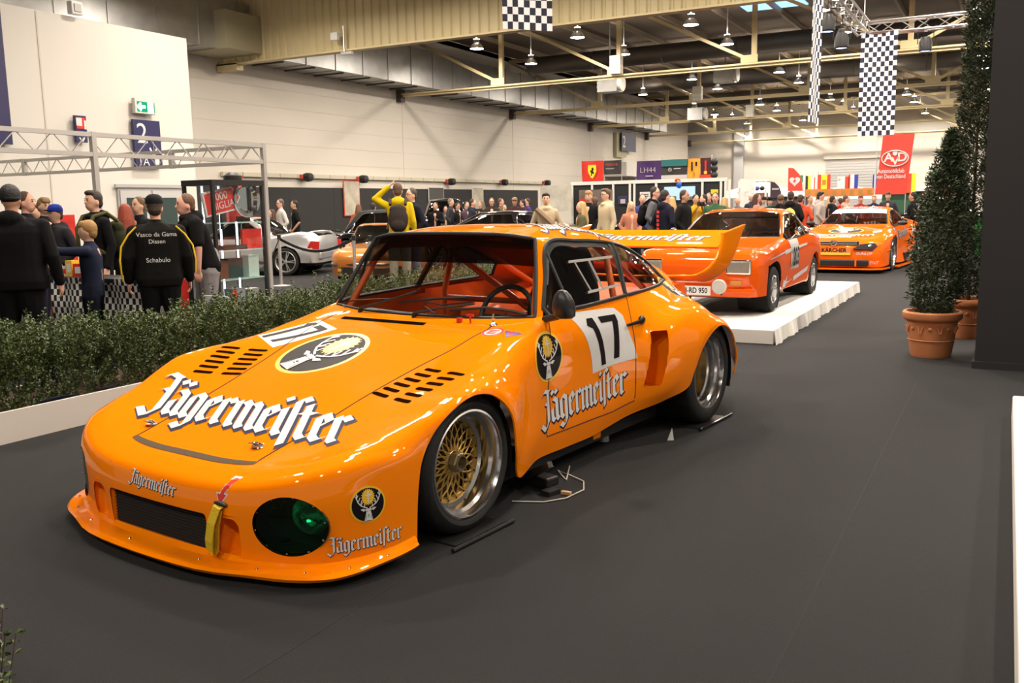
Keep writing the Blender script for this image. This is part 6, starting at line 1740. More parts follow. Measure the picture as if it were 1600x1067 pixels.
# black limousine with canvas top
ang = math.atan2(-.88, -.476)
T = sedan_table(.70, 2.5, .72, .84, .2, .80, .85, 1.36, .6, 1.0, 2.1, 2.6, .86)
ctc = on_z(542, 417)
lim, L, B, n, d = show_car('black_limousine', 'long black limousine with canvas roof and white-wall tyre behind the silver roadster', ctc-np.array([math.sin(ang), math.cos(ang), 0])*2.5, -1, ang, T, 2.5, BLKP, .32, .21, 12, VDG, roofm=SOFT, wheelm=CHROME)
MB().box((0, 3.2, .38), (1.62, .08, .10)).build('rear_bumper', CHROME, lim, bevel=.02)
for sd in (1, -1):
    for k in (0, 2.5):
        MB().lathe([(.215, .004), (.265, .006), (.265, .0)], 28, 'x', (.832*sd if sd == 1 else -.84, k, .32)).build('white_wall', WHITE, lim, True)
    MB().tube([(L.pt(i_, 4.6)[0]*sd*1.005, L.pt(i_, 4.6)[1], L.pt(i_, 4.6)[2]) for i_ in np.linspace(4, 15, 24)], .012, 5).build('chrome_strip', CHROME, lim, True)
# amber sports car, nose towards the aisle
ang = math.atan2(-.48, .88)
T = sedan_table(.85, 2.0, .55, .76, .17, .68, .73, 1.10, .55, 1.0, 1.4, 2.0, .74)
ctc = on_z(532, 442)
amb, L, B, n, d = show_car('amber_sports_car', 'amber metallic sports car with chrome front bumper behind the hedge', ctc, -1, ang, T, 2.0, AMBER, .30, .19, 12, DG, wheelm=CHROME)
mb = MB().tube([(v_, -.91+.28*abs(v_)**2.2, .40) for v_ in np.linspace(-.74, .74, 21)], .035, 8); mb.build('front_bumper_bar', CHROME, amb, True)
MB().box((0, -.87, .29), (1.1, .05, .13)).build('grille', BLACK, amb)
for sd in (1, -1): MB().box((.56*sd, -.84, .29), (.14, .05, .07)).build('indicator', MATS['indicator_amber'], amb, bevel=.02)
# chrome saloon top behind the racing car roof
ang = R(63)
T = sedan_table(.55, 2.5, .9, .72, .25, .91, .94, 1.29, .45, 1.05, 2.2, 2.75, .95)
p = at_d(676, 400, 20.4)
show_car('black_saloon', 'black classic saloon with chrome window frames behind the racing car roof', (p[0], p[1], 0), 1, ang, T, 2.5, BLKP, .31, .21, 12, DG, wheelm=CHROME)
T = sedan_table(.8, 2.4, .9, .80, .2, .78, .84, 1.24, .75, 1.15, 2.0, 2.6, .86)
p = at_d(962, 350, 24)
show_car('dark_saloon', 'glossy dark saloon standing behind the girl in pink', (p[0]-.5, p[1], 0), 1, R(60), T, 2.4, BLKP, .30, .2, 10, DG)
p = at_d(648, 330, 29.5)
T = sedan_table(.7, 2.2, .9, .78, .25, .95, 1.02, 1.66, .7, .95, 1.9, 2.4, 1.0)
show_car('vintage_saloon', 'tall black vintage saloon with rounded roof near the black partition', (p[0]-.6, p[1], 0), 1, R(60), T, 2.2, BLKP, .34, .24, 12, VDG)
p = at_d(1432, 325, 30)
T = sedan_table(.85, 2.6, .95, .87, .2, .85, .92, 1.42, .8, 1.3, 2.2, 2.9, .95)
show_car('dark_estate', 'dark car with pale roof parked beyond the touring car', (p[0]-1.0, p[1], 0), 1, R(75), T, 2.6, BLKP, .32, .22, 10, DG, roofm=WHITE)
# ================================================================== visitors
SKIN = [mat('skin_light', (.62, .36, .25), .55, spec=.35), mat('skin_tan', (.48, .26, .165), .55, spec=.35), mat('skin_rosy', (.66, .35, .26), .55, spec=.35)]
EYEM = mat('eye_dark', (.02, .015, .012), .2); MOUTHM = mat('lip_rose', (.42, .15, .12), .5); SHOE = mat('shoe_black', (.015, .015, .016), .6)
def cmat(c, rough=.85):
    return mat('fabric_%d_%d_%d' % c, tuple(v*.72 for v in hexc(*c)), rough, spec=.15, bump=.25, bscale=18)
def hmat(c):
    return mat('hair_%d_%d_%d' % c, hexc(*c), .6, bump=.8, bscale=90)
def limb(mb, pts, rs, n=10):
    """tapered limb with rounded ends"""
    P = [Vector(p) for p in pts]
    path = []; rr = []
    for k in range(len(P)-1):
        for t in (0, .25, .5, .75): path.append(P[k].lerp(P[k+1], t)); rr.append(rs[k]+(rs[k+1]-rs[k])*t)
    path.append(P[-1]); rr.append(rs[-1])
    mb.tube(path, rr, n)
    for p, r in zip(P, rs): mb.ell(p, (r, r, r), 10, 6)
def volume(mb, name, m, parent, vox, smooth=3):
    o = mb.build(name, m, parent)
    r = o.modifiers.new('remesh', 'REMESH'); r.mode = 'VOXEL'; r.voxel_size = vox; r.use_smooth_shade = True
    if smooth:
        s_ = o.modifiers.new('smooth', 'SMOOTH'); s_.factor = .5; s_.iterations = smooth
    return o
def hand(mb, w, d, side, curl=.5, big=1.0):
    """five fingers rooted in a palm at wrist w pointing along d"""
    w = Vector(w); d = Vector(d).normalized()
    s_ = d.cross(Vector((0, 1, 0)));
    s_ = (s_ if s_.length > .1 else Vector((1, 0, 0))).normalized()
    a = s_.cross(d).normalized()
    a = a if a.y < 0 else -a                 # across the knuckles, towards the front
    pn = d.cross(a)*side                     # palm side
    pc = w+d*.05*big
    for k in range(4):
        off = (k-1.5)*.021*big
        mb.tube([w+a*(off*.5), pc+a*off, w+d*.09*big+a*off], [.013*big, .014*big, .012*big], 7)
        L = (.062, .072, .068, .052)[k]*big
        b = w+d*.09*big+a*off
        k1 = b+(d*math.cos(curl*.6)+pn*math.sin(curl*.6))*L*.5; k2 = k1+(d*math.cos(curl*1.5)+pn*math.sin(curl*1.5))*L*.5
        limb(mb, [b, k1, k2], [.0098*big, .0090*big, .0078*big], 6)
    t0 = w+d*.025*big+a*.028*big*1.0
    limb(mb, [t0, t0+d*.03*big+a*.022*big+pn*.008, t0+d*.062*big+a*.020*big+pn*.02*big], [.013*big, .011*big, .009*big], 6)
PEOPLE = []
def person(px, py, d, face, lab, top, bottom, hair, hs='short', skin=0, pose='down', wide=1.0, lean=0.0, sleeves=1, hood=False, vox=None, hang=None, look=0.0, cat='person', tilt=0.0, scale_head=1.0, jacket=False):
    """px,py = head top in the photo, d = distance; face: 0 looks at the camera, 90 to the right, -90 to the left, 180 away"""
    tip = at_d(px, py, d)
    H_ = tip[2]
    if lean: H_ = tip[2]+.30*abs(lean)
    k = H_/1.75
    c = np.array([CAMP[0]-tip[0], CAMP[1]-tip[1]]); c /= np.linalg.norm(c)
    fa = R(face); f = np.array([c[0]*math.cos(fa)-c[1]*math.sin(fa), c[0]*math.sin(fa)+c[1]*math.cos(fa)])
    rz = math.atan2(f[1], f[0])+math.pi/2
    bx = f*(.42*lean+.07)*k if lean else f*0.0
    o = empty('person', (tip[0]-bx[0], tip[1]-bx[1], 0), rz, lab, cat)
    V = lambda x, y, z: Vector((x*k, y*k, z*k))
    vox = vox or (.011 if d < 10.5 else .02)
    dy = -.42*lean; w = wide
    hip, sh, nk = .92, 1.42-.07*abs(lean), 1.49-.10*abs(lean)
    hc = V(0, dy-.015-.05*lean, 1.635-.18*abs(lean)); hs_ = scale_head*k
    # arms: shoulder, elbow, wrist for left(-1)/right(+1)
    arms = {}
    for s_ in (-1, 1):
        S = V(s_*.172*w, dy*.92, sh-.035)
        E = V(s_*.225*w, dy*.8+.03, 1.12); W = V(s_*.235*w, dy*.8-.05, .87)
        if pose == 'pocket': E = V(s_*.27*w, .05, 1.14); W = V(s_*.19*w, -.10, .95)
        if pose == 'cross': E = V(s_*.24*w, -.08, 1.15); W = V(-s_*.06*w, -.20, 1.20)
        if pose == 'phone' and s_ == 1: E = V(.24*w, -.04, 1.13); W = V(.10*w, -.28, 1.22)
        if pose == 'camera': E = V(s_*.24*w, -.08, 1.18); W = V(s_*.06*w, -.25, 1.45)
        if pose == 'raise' and s_ == 1: E = V(.36*w, -.03, 1.50); W = V(.13*w, -.02, 1.70)
        if pose == 'point' and s_ == 1: E = V(.36*w, -.14, 1.40); W = V(.58*w, -.26, 1.47)
        if pose == 'point_l' and s_ == 1: E = V(.24*w, -.27, 1.40); W = V(.24*w, -.52, 1.47)
        if lean > .3: E = V(s_*.22*w, dy*.85-.02, 1.10); W = V(s_*.20*w, dy*.85-.03, .86)
        arms[s_] = (S, E, W)
    b = MB()
    # skin: one continuous figure
    b.ell(hc, (.074*hs_, .092*hs_, .115*hs_), 16, 12)
    b.ell(hc+V(0, -.028, -.055), (.056*hs_, .062*hs_, .066*hs_), 14, 10)
    b.ell(hc+V(0, -.098, -.022), (.012*hs_, .016*hs_, .020*hs_), 8, 6)
    for s_ in (-1, 1): b.ell(hc+V(s_*.076, .008, -.02), (.010*hs_, .020*hs_, .030*hs_), 8, 6)
    limb(b, [V(0, dy*.95, sh-.05), V(0, dy*.97, nk), hc+V(0, .01, -.06)], [.07*k, .056*k, .052*k])
    limb(b, [V(0, 0, hip), V(0, dy*.45, 1.15), V(0, dy*.9, sh-.07)], [.12*k, .12*k, .12*k])
    for s_ in (-1, 1):
        S, E, W = arms[s_]
        limb(b, [V(s_*.08, dy*.9, sh-.03), S, E, W], [.07*k, .052*k, .04*k, .029*k])
        hand(b, W, (W-E), s_, .7, k)
        limb(b, [V(s_*.07, 0, hip-.02), V(s_*.095, -.01, hip-.08), V(s_*.10, -.02, .50), V(s_*.10, .02, .09)], [.09*k, .085*k, .055*k, .04*k])
        limb(b, [V(s_*.10, .03, .06), V(s_*.11, -.13, .035)], [.04*k, .032*k])
    bo = volume(b, 'body', SKIN[skin], o, vox if d < 10.5 else .018)
    # clothes
    t = MB(); loose = 1.12 if jacket else 1.0
    N = 24; lv = [(hip-.10, .155*loose, .112), (hip-.02, .168*loose, .122), (1.02, .160*loose, .118), (1.14, .162*loose, .118), (1.26, .178, .122), (1.34, .186, .118), (sh-.02, .178, .100), (sh+.03, .115, .080), (sh+.06, .07, .066)]
    vs = []
    for z, a_, b_ in lv:
        f_ = max(0, min(1, (z-hip)/(sh-hip))); wz = w if z < sh else 1+(w-1)*.5
        for q in range(N):
            an = 2*math.pi*q/N; ca, sa = math.cos(an), math.sin(an)
            e_ = (abs(ca)**3.0+abs(sa)**3.0)**(-1/3.0)
            vs.append(V(a_*wz*ca*e_*.97, dy*.95*f_**.9+b_*(wz**.8)*sa*e_*.95, z))
    t.add(vs, [(a_*N+q, a_*N+(q+1) % N, (a_+1)*N+(q+1) % N, (a_+1)*N+q) for a_ in range(len(lv)-1) for q in range(N)]+[tuple(range(N-1, -1, -1)), tuple((len(lv)-1)*N+q for q in range(N))])
    for s_ in (-1, 1):
        S, E, W = arms[s_]
        if sleeves >= 1: limb(t, [V(s_*.06, dy*.95, sh-.01), S, E, E.lerp(W, .93)], [.06*k, .066*k*loose, .054*k*loose, .043*k*loose])
        else: limb(t, [V(s_*.06, dy*.95, sh+.01), S, S.lerp(E, .75)], [.07*k, .078*k, .07*k])
    limb(t, [V(0, dy*.95, sh+.02), V(0, dy*.97, sh+.06)], [.075*k, .064*k])
    if hood:
        t.ell(V(0, dy*.95+.07, sh+.03), (.13*k, .075*k, .085*k), 12, 8); t.ell(V(0, dy*.95-.03, sh+.03), (.115*k, .09*k, .05*k), 12, 8)
    to = volume(t, 'jacket' if jacket else 'top', cmat(top), o, vox)
    tr = MB()
    for s_ in (-1, 1):
        limb(tr, [V(s_*.06, 0, hip+.03), V(s_*.09, -.01, hip-.10), V(s_*.105, -.02, .50), V(s_*.105, .02, .09)], [.118*k*w**.5, .11*k*w**.5, .078*k, .066*k])
        e_ = MB(); limb(e_, [V(s_*.105, .03, .05), V(s_*.11, -.06, .05), V(s_*.115, -.15, .04)], [.050*k, .048*k, .038*k]); e_.v = [(p[0], p[1], max(p[2], .0)) for p in e_.v]
        volume(e_, 'shoe', SHOE, o, max(vox, .014), 1)
    limb(tr, [V(0, 0, hip-.03), V(0, 0, hip+.07)], [.125*k*w**.5, .13*k*w**.5])
    volume(tr, 'trousers', cmat(bottom), o, vox)
    # face
    mo = MB()
    for s_ in (-1, 1): MB().ell(hc+V(s_*.028, -.081, .008), (.012*hs_, .008*hs_, .008*hs_), 8, 6).build('eye', EYEM, bo, True)
    mo.ell(hc+V(0, -.083, -.066), (.022*hs_, .010*hs_, .007*hs_), 8, 6); mo.build('mouth', MOUTHM, bo, True)
    if d < 20:
        for s_ in (-1, 1): MB().bar(hc+V(s_*.014, -.088, .027), hc+V(s_*.044, -.078, .028), .006*k, .006*k).build('eyebrow', hmat(hair), bo)
    # hair
    h = MB()
    if hs in ('short', 'long', 'quiff', 'curly', 'fringe', 'pony', 'bald', 'cap', 'beanie'):
        if hs not in ('bald', 'beanie'):
            h.ell(hc+V(0, .022, .030), (.081*hs_, .090*hs_, .098*hs_), 16, 10)
            h.ell(hc+V(0, .050, -.025), (.070*hs_, .060*hs_, .070*hs_), 12, 8)
        if hs == 'bald': h.ell(hc+V(0, .030, -.010), (.080*hs_, .078*hs_, .070*hs_), 14, 8)
        if hs in ('quiff', 'fringe', 'curly'): h.ell(hc+V(0, -.035, .090), (.066*hs_, .055*hs_, .034*hs_), 12, 8)
        if hs == 'fringe': h.ell(hc+V(0, -.066, .062), (.062*hs_, .028*hs_, .034*hs_), 12, 8)
        if hs == 'curly':
            rr = random.Random(int(px))
            for q in range(14):
                a_ = rr.random()*6.28; h.ell(hc+V(.06*math.cos(a_), .055*math.sin(a_)+.01, .055+.04*rr.random()), (.026*hs_,)*3, 8, 6)
        if hs == 'long':
            limb(h, [hc+V(0, .045, .04), hc+V(0, .075, -.10), V(0, dy+.10, 1.32), V(0, dy+.11, 1.16)], [.082*k, .088*k, .075*k, .045*k])
            for s_ in (-1, 1): limb(h, [hc+V(s_*.055, .02, .03), hc+V(s_*.078, .02, -.09), V(s_*.11, dy+.02, 1.36), V(s_*.12, dy-.03, 1.22)], [.034*k, .034*k, .034*k, .02*k])
        if hs == 'pony': limb(h, [hc+V(0, .08, .04), hc+V(0, .13, -.05), hc+V(0, .11, -.17)], [.03*k, .032*k, .012*k])
        if hs == 'beanie': h.ell(hc+V(0, .015, .035), (.088*hs_, .100*hs_, .098*hs_), 16, 10); h.ell(hc+V(0, .015, .0), (.089*hs_, .102*hs_, .035*hs_), 16, 8)
        hv = volume(h, 'hair' if hs != 'beanie' else 'beanie', hmat(hair), o, min(vox, .013), 1)
    return o, V, hc, k, bo, to
def cap_on(P, col, peak=1):
    o, V, hc, k, bo, to = P; m = cmat(col, .7)
    mb = MB().lathe([(.090*k, .0), (.089*k, .035*k), (.075*k, .072*k), (.045*k, .095*k), (0, .102*k)], 20)
    mb.v = [(p[0]+hc.x, p[1]*1.12+hc.y+.01*k, p[2]+hc.z+.035*k) for p in mb.v]
    cp = mb.build('cap', m, o, True)
    MB().prism([(.07*k*math.cos(a), -.06*k*math.sin(a)*1.3) for a in np.linspace(0, math.pi, 10)], hc+V(0, -.075, .040), (1, 0, 0), (0, 1, -.18), (0, 0, .006*k)).build('peak', m, cp)
def backpack(P, col, strap, w=1.0):
    o, V, hc, k, bo, to = P
    e = MB(); e.ell(V(0, .25, 1.17), (.15*k*w, .10*k, .22*k), 14, 10); e.ell(V(0, .24, 1.32), (.13*k*w, .08*k, .09*k), 12, 8); e.ell(V(0, .31, 1.08), (.11*k*w, .06*k, .10*k), 12, 8)
    bp = volume(e, 'backpack', cmat(col), o, .016, 1)
    for s_ in (-1, 1):
        MB().tube([V(s_*.11*w, .20, 1.40), V(s_*.12*w, .06, 1.50), V(s_*.12*w, -.09, 1.46), V(s_*.13*w, -.165*w, 1.32), V(s_*.15*w, -.15*w, 1.12), V(s_*.17*w, .05, 1.0)], .024*k, 6).build('strap', cmat(strap), bp, True)
def glasses(P):
    o, V, hc, k, bo, to = P; mb = MB()
    for s_ in (-1, 1):
        mb.tube([hc+V(s_*.030+.019*math.cos(a), -.100, .006+.015*math.sin(a)) for a in np.linspace(0, 6.28, 12, endpoint=False)], .003*k, 4, closed=True)
        mb.tube([hc+V(s_*.049, -.098, .010), hc+V(s_*.078, .0, .0)], .003*k, 4)
    mb.bar(hc+V(-.011, -.101, .008), hc+V(.011, -.101, .008), .004*k).build('glasses', BLACK, o)
def phone(P, x=.08, y=-.36, z=1.24):
    o, V, hc, k, bo, to = P
    ph = MB().box(V(x, y, z), (.07*k, .010, .14*k)).build('phone', BLACKG, o)
def back_text(P, rows, y=.21, m=WHITE):
    o, V, hc, k, bo, to = P
    for txt, size, z in rows:
        flat_text(MB(), txt, size*k, V(0, y, z), (-1, 0, 0), (0, 0, 1), align='CENTER').build('back_print', m, o)
def strip(P, pts, r, m, name):
    o, V, hc, k, bo, to = P
    MB().tube([V(*p) for p in pts], r*k, 6).build(name, m, to, True)
BK, NV, GY, BE, DJ = (22, 21, 23), (30, 34, 52), (95, 95, 98), (196, 172, 138), (38, 42, 56)
# --- group at the left stand
person(14, 290, 7.7, 158, 'broad person in black hoodie and black beanie seen from behind at the hedge', (20, 19, 21), (18, 18, 20), (14, 12, 12), 'beanie', 1, 'down', 1.45, hood=True, jacket=True)
person(38, 300, 9.9, 62, 'smiling person with cropped brown hair beside the black beanie visitor', (28, 27, 30), DJ, (70, 48, 32), 'short', 2, 'pocket')
person(50, 318, 11.9, 80, 'youth with brown fringe half hidden behind the smiling visitor', (32, 32, 36), DJ, (84, 60, 40), 'fringe', 0, 'pocket')
person(67, 309, 11.6, 30, 'youth with blond-brown fringe in a black jacket next to the blue cap visitor', (24, 24, 27), DJ, (120, 92, 58), 'fringe', 0, 'pocket')
P = person(86, 321, 10.8, -55, 'person in blue cap and dark hooded jacket looking down at the sales table', (44, 42, 46), DJ, (80, 58, 40), 'short', 0, 'pocket', 1.1, hood=True, jacket=True); cap_on(P, (32, 52, 150))
P = person(146, 298, 9.9, -62, 'person with dark quiff in black hoodie with olive backpack straps', (18, 18, 20), BK, (40, 28, 20), 'quiff', 0, 'down', 1.1, hood=True); backpack(P, (60, 62, 40), (92, 90, 56))
person(137, 346, 8.6, -105, 'blond child in navy shirt stretching an arm across the sales table', (34, 40, 62), (24, 28, 44), (150, 112, 62), 'fringe', 0, 'point_l', 1.05, scale_head=1.12)
person(195, 319, 10.8, 172, 'person with long red hair in dark coat seen from behind', (24, 23, 26), BK, (130, 48, 20), 'long', 0, 'down', jacket=True)
person(216, 308, 11.9, -50, 'person with short light-brown hair looking down behind the cap wearer', (26, 26, 32), DJ, (104, 76, 50), 'short', 0, 'pocket')
P = person(240, 306, 8.4, 180, 'person in black club jacket with yellow piping and black cap seen from behind', (22, 21, 20), (20, 20, 22), (60, 46, 36), 'short', 2, 'down', 1.28, jacket=True); cap_on(P, (20, 20, 20))
back_text(P, (('Vasco da Gama', .062, 1.34), ('Dissen', .06, 1.27), ('Schabulo', .065, 1.08)), .235)
strip(P, ((.19, .10, 1.44), (.27, .10, 1.36), (.345, .09, 1.24), (.365, .10, 1.10), (.36, .07, .96), (.35, .03, .88)), .010, mat('piping_yellow', (.75, .48, .02), .6), 'sleeve_piping')
strip(P, ((-.19, .10, 1.44), (-.27, .10, 1.36), (-.345, .09, 1.24), (-.365, .10, 1.10), (-.36, .07, .96)), .010, MATS['piping_yellow'], 'sleeve_piping')
person(283, 311, 9.4, -75, 'person in black T-shirt and pale jeans bending over the showcase', (22, 21, 23), (150, 146, 148), (92, 62, 40), 'short', 2, 'down', 1.25, lean=.38, sleeves=0, hood=True)
# --- around the background cars
P = person(438, 311, 22.6, -70, 'person in white shirt with sunglasses on head behind the limousine tail', (214, 208, 204), DJ, (80, 74, 70), 'short', 2, 'pocket'); glasses(P)
person(460, 313, 23.6, -80, 'person in black T-shirt behind the limousine', (24, 24, 26), BK, (28, 22, 20), 'short', 1, 'pocket', sleeves=0)
person(424, 327, 23.5, -70, 'person with brown hair in striped black and white sweater beside the silver roadster', (60, 58, 58), BK, (78, 52, 34), 'long', 0, 'pocket')
person(560, 319, 24.5, 170, 'person with long brown hair in orange top in front of the collage poster', (170, 80, 44), BK, (96, 62, 36), 'long', 0, 'pocket')
person(583, 317, 24, 165, 'person in cream hooded jacket seen from behind by the black partition', (202, 186, 164), DJ, (34, 26, 22), 'short', 0, 'pocket', 1.1, hood=True, jacket=True)
P = person(621, 286, 15.4, 178, 'person in yellow hoodie with dark backpack raising a hand to the head', (224, 190, 20), (150, 140, 120), (86, 62, 44), 'short', 0, 'raise', 1.05, hood=True); backpack(P, (58, 50, 46), (70, 60, 54), 1.1)
P = person(643, 294, 15.9, -58, 'person in navy jacket and glasses facing the yellow hoodie wearer', (28, 30, 42), (96, 100, 112), (66, 54, 46), 'short', 0, 'pocket', 1.05, jacket=True); glasses(P)
P = person(680, 316, 24.6, -10, 'person in black looking down at a phone near the vintage saloon', (20, 20, 22), BK, (34, 28, 24), 'short', 1, 'phone', look=.3); phone(P)
person(696, 322, 29, 0, 'small pale-faced person with dark hair behind the phone user', (92, 86, 80), BK, (52, 38, 30), 'long', 0, 'pocket')
person(704, 310, 27.2, 70, 'grey-haired person in dark grey jacket looking right', (64, 64, 68), DJ, (120, 112, 102), 'short', 2, 'pocket', jacket=True)
person(714, 317, 26, 60, 'dark-haired person in black behind the grey-haired visitor', (30, 30, 34), BK, (44, 34, 28), 'short', 1, 'pocket')
person(729, 315, 27, 30, 'person in mauve sweater behind the white hood wearer', (92, 74, 88), BK, (70, 56, 44), 'short', 0, 'pocket')
person(738, 311, 24.2, 78, 'bearded person in dark vest with white hood looking right', (40, 44, 58), BK, (58, 42, 32), 'short', 2, 'pocket', 1.05, hood=True, jacket=True)
person(752, 314, 26.8, -60, 'person with long grey-brown hair in dark coat at the pale landscape poster', (48, 44, 46), BK, (110, 96, 80), 'long', 0, 'pocket')
P = person(768, 309, 25.4, 0, 'person with long dark hair and glasses facing the aisle', (58, 50, 44), BK, (52, 34, 26), 'long', 0, 'pocket'); glasses(P)
person(782, 310, 27.6, 75, 'person in olive jacket turned to the right', (112, 100, 76), BK, (96, 62, 44), 'short', 2, 'pocket', jacket=True)
person(788, 320, 28.4, 10, 'small blond child between the olive jacket and the cap wearer', (104, 92, 74), BK, (150, 118, 78), 'long', 0, 'pocket')
P = person(804, 309, 26, 0, 'person in maroon jacket with beige cap and beard', (70, 44, 46), BK, (60, 44, 34), 'short', 1, 'pocket', 1.1, jacket=True); cap_on(P, (170, 140, 112))
person(817, 312, 27.2, -90, 'dark-haired person in brown jacket looking left', (48, 42, 42), BK, (46, 34, 28), 'short', 2, 'pocket')
person(824, 310, 28.4, -70, 'person in purple sweater at the end of the black partition', (84, 66, 140), BK, (64, 48, 38), 'short', 0, 'pocket')
# --- row behind the racing car wing
P = person(853, 302, 17.0, 0, 'person in beige sweater with taupe cross-body bag facing the aisle', (202, 182, 150), DJ, (44, 30, 24), 'curly', 0, 'pocket', 1.05, hood=True)
strip(P, ((-.20, -.19, 1.44), (-.05, -.21, 1.30), (.14, -.20, 1.12)), .060, cmat((150, 128, 104)), 'cross_body_bag')
person(908, 315, 16.8, -78, 'person with long blond hair in olive camouflage jacket', (96, 92, 66), BK, (176, 146, 96), 'long', 0, 'phone', jacket=True)
person(920, 298, 18.4, -20, 'blond-fringed person in black sweater behind the camouflage jacket', (26, 25, 28), BK, (164, 124, 76), 'fringe', 0, 'pocket')
person(930, 308, 20.5, 180, 'brown-haired person half hidden behind the beige hoodie wearer', (60, 54, 44), BK, (82, 58, 42), 'short', 0, 'pocket')
P = person(947, 295, 17.2, -58, 'tall person in beige hoodie with glasses looking left', (208, 190, 158), (150, 140, 120), (82, 56, 36), 'quiff', 0, 'down', 1.08, hood=True); glasses(P)
person(986, 315, 19.2, 15, 'blond girl in pink sweater', (206, 134, 108), BK, (198, 160, 110), 'long', 0, 'pocket')
person(1004, 303, 20.0, 0, 'person in blue zip jacket standing next to the girl in pink', (66, 74, 134), DJ, (70, 50, 38), 'short', 2, 'down', jacket=True)
P = person(1023, 292, 18.3, 72, 'person in grey jacket with black backpack and glasses looking right', (104, 104, 108), DJ, (52, 36, 28), 'short', 2, 'pocket', 1.08, jacket=True); glasses(P); backpack(P, (24, 24, 26), (24, 24, 26), 1.1)
P = person(1039, 297, 16.2, 128, 'balding person in navy sweatshirt with red back lettering', (30, 30, 46), BK, (36, 28, 24), 'short', 2, 'pocket', 1.1, hood=True); o, V, hc, k, bo, to = P
for z_ in (1.34, 1.26, 1.18, 1.10, 1.02): MB().box(V(.02*math.sin(z_*40), .165, z_), (.05*k, .02, .05*k)).build('back_print', REDF, to)
person(1050, 308, 20.4, 178, 'person with long blond hair behind the navy sweatshirt wearer', (150, 124, 90), BK, (186, 150, 98), 'long', 0, 'pocket')
person(1069, 297, 17.0, 66, 'person with cropped hair in black puffer jacket over a grey shirt', (28, 27, 29), DJ, (48, 38, 32), 'short', 1, 'pocket', 1.15, jacket=True)
P = person(1087, 304, 20.6, 25, 'person in yellow jacket lifting a black camera', (214, 164, 40), BK, (34, 28, 26), 'short', 1, 'camera'); o, V, hc, k, bo, to = P; MB().box(V(0, -.30, 1.52), (.15*k, .10*k, .10*k)).build('camera', BLACK, o); MB().tube([V(0, -.34, 1.52), V(0, -.45, 1.51)], .04*k, 12).build('camera_lens', BLACKG, o)
person(1100, 304, 21.4, -70, 'dark-haired person in black and cream jacket looking left', (40, 38, 38), BK, (34, 26, 22), 'short', 2, 'pocket')
person(1108, 301, 23.6, -20, 'person partly hidden behind the green shirt wearer', (80, 66, 60), BK, (66, 50, 40), 'short', 2, 'pocket')
P = person(1118, 301, 19.4, -8, 'person in dark green shirt reading a phone', (62, 98, 68), BK, (60, 44, 34), 'short', 2, 'phone', 1.2); phone(P)
person(1132, 308, 23, 178, 'person with long blond hair next to the green shirt wearer', (120, 104, 84), BK, (182, 148, 100), 'long', 0, 'pocket')
person(1153, 309, 25, -20, 'bald person in grey checked shirt beside the cap stall', (120, 118, 120), BK, (150, 110, 84), 'bald', 2, 'pocket', 1.1)
person(1174, 303, 27, 35, 'white-haired person in navy at the cap stall', (60, 62, 78), BK, (196, 190, 182), 'short', 2, 'pocket')
person(1183, 303, 22.6, 82, 'person with shoulder-length brown hair in salmon pink top', (220, 150, 136), BK, (70, 44, 34), 'long', 2, 'pocket')
P = person(1194, 308, 26, 0, 'person in white sweater with dark cap behind the pink top', (176, 172, 168), BK, (40, 34, 32), 'short', 0, 'pocket'); cap_on(P, (40, 40, 44))
P = person(1203, 309, 25.2, 10, 'person in teal shirt with black cap', (40, 84, 78), BK, (40, 34, 32), 'short', 0, 'pocket'); cap_on(P, (24, 24, 26))
person(1220, 304, 20.8, 180, 'person in black hooded jacket with brown beanie seen from behind', (24, 23, 25), BK, (96, 70, 52), 'beanie', 1, 'pocket', 1.15, hood=True, jacket=True)
P = person(1236, 299, 20.4, 172, 'person in black jacket with yellow and blue graphic on the back', (30, 30, 30), BK, (46, 34, 28), 'short', 1, 'pocket', 1.05, hood=True, jacket=True)
o, V, hc, k, bo, to = P; MB().ell(V(0, .19, 1.20), (.14*k, .03, .15*k), 14, 8).build('back_graphic', mat('graphic_yellow', (.62, .55, .10), .7), to, True); MB().ell(V(.03, .205, 1.22), (.07*k, .025, .06*k), 12, 6).build('back_graphic_blue', mat('graphic_blue', (.10, .25, .45), .7), to, True)
P = person(1251, 304, 21.0, 165, 'person in orange-red hoodie with black back print', (216, 84, 52), (44, 46, 58), (64, 46, 36), 'short', 2, 'pocket', 1.2, hood=True); o, V, hc, k, bo, to = P; MB().box(V(-.05, .17, 1.22), (.07*k, .02, .18*k)).build('back_print', INK, to); MB().box(V(.07, .17, 1.18), (.06*k, .02, .14*k)).build('back_print', INK, to)
person(1266, 305, 23.4, 30, 'person in pale pink shirt behind the orange-red hoodie', (196, 160, 150), BK, (104, 82, 64), 'short', 2, 'pocket')
P = person(1282, 300, 22.9, 88, 'person in light grey hoodie and black trousers looking right', (206, 196, 186), (40, 38, 38), (40, 28, 24), 'curly', 0, 'pocket', 1.4, hood=True)
person(1296, 308, 25, 178, 'person with long fair hair in navy behind the grey hoodie', (60, 62, 84), BK, (190, 158, 112), 'long', 0, 'pocket')
person(1301, 306, 23.6, 120, 'person in dark jacket with white hood lining', (38, 40, 46), BK, (52, 40, 34), 'short', 1, 'pocket', hood=True, jacket=True)
person(1313, 309, 24.4, -140, 'person in red hoodie near the touring car tail', (196, 48, 44), BK, (80, 58, 44), 'short', 2, 'pocket', hood=True)
person(1322, 305, 23.8, 95, 'person in pale peach hoodie with cropped brown hair', (226, 178, 156), BK, (92, 66, 50), 'short', 2, 'pocket', hood=True)
person(1345, 305, 24.6, 15, 'teenager in red and white jacket looking down over the touring car', (168, 60, 66), BK, (104, 72, 50), 'fringe', 2, 'pocket')
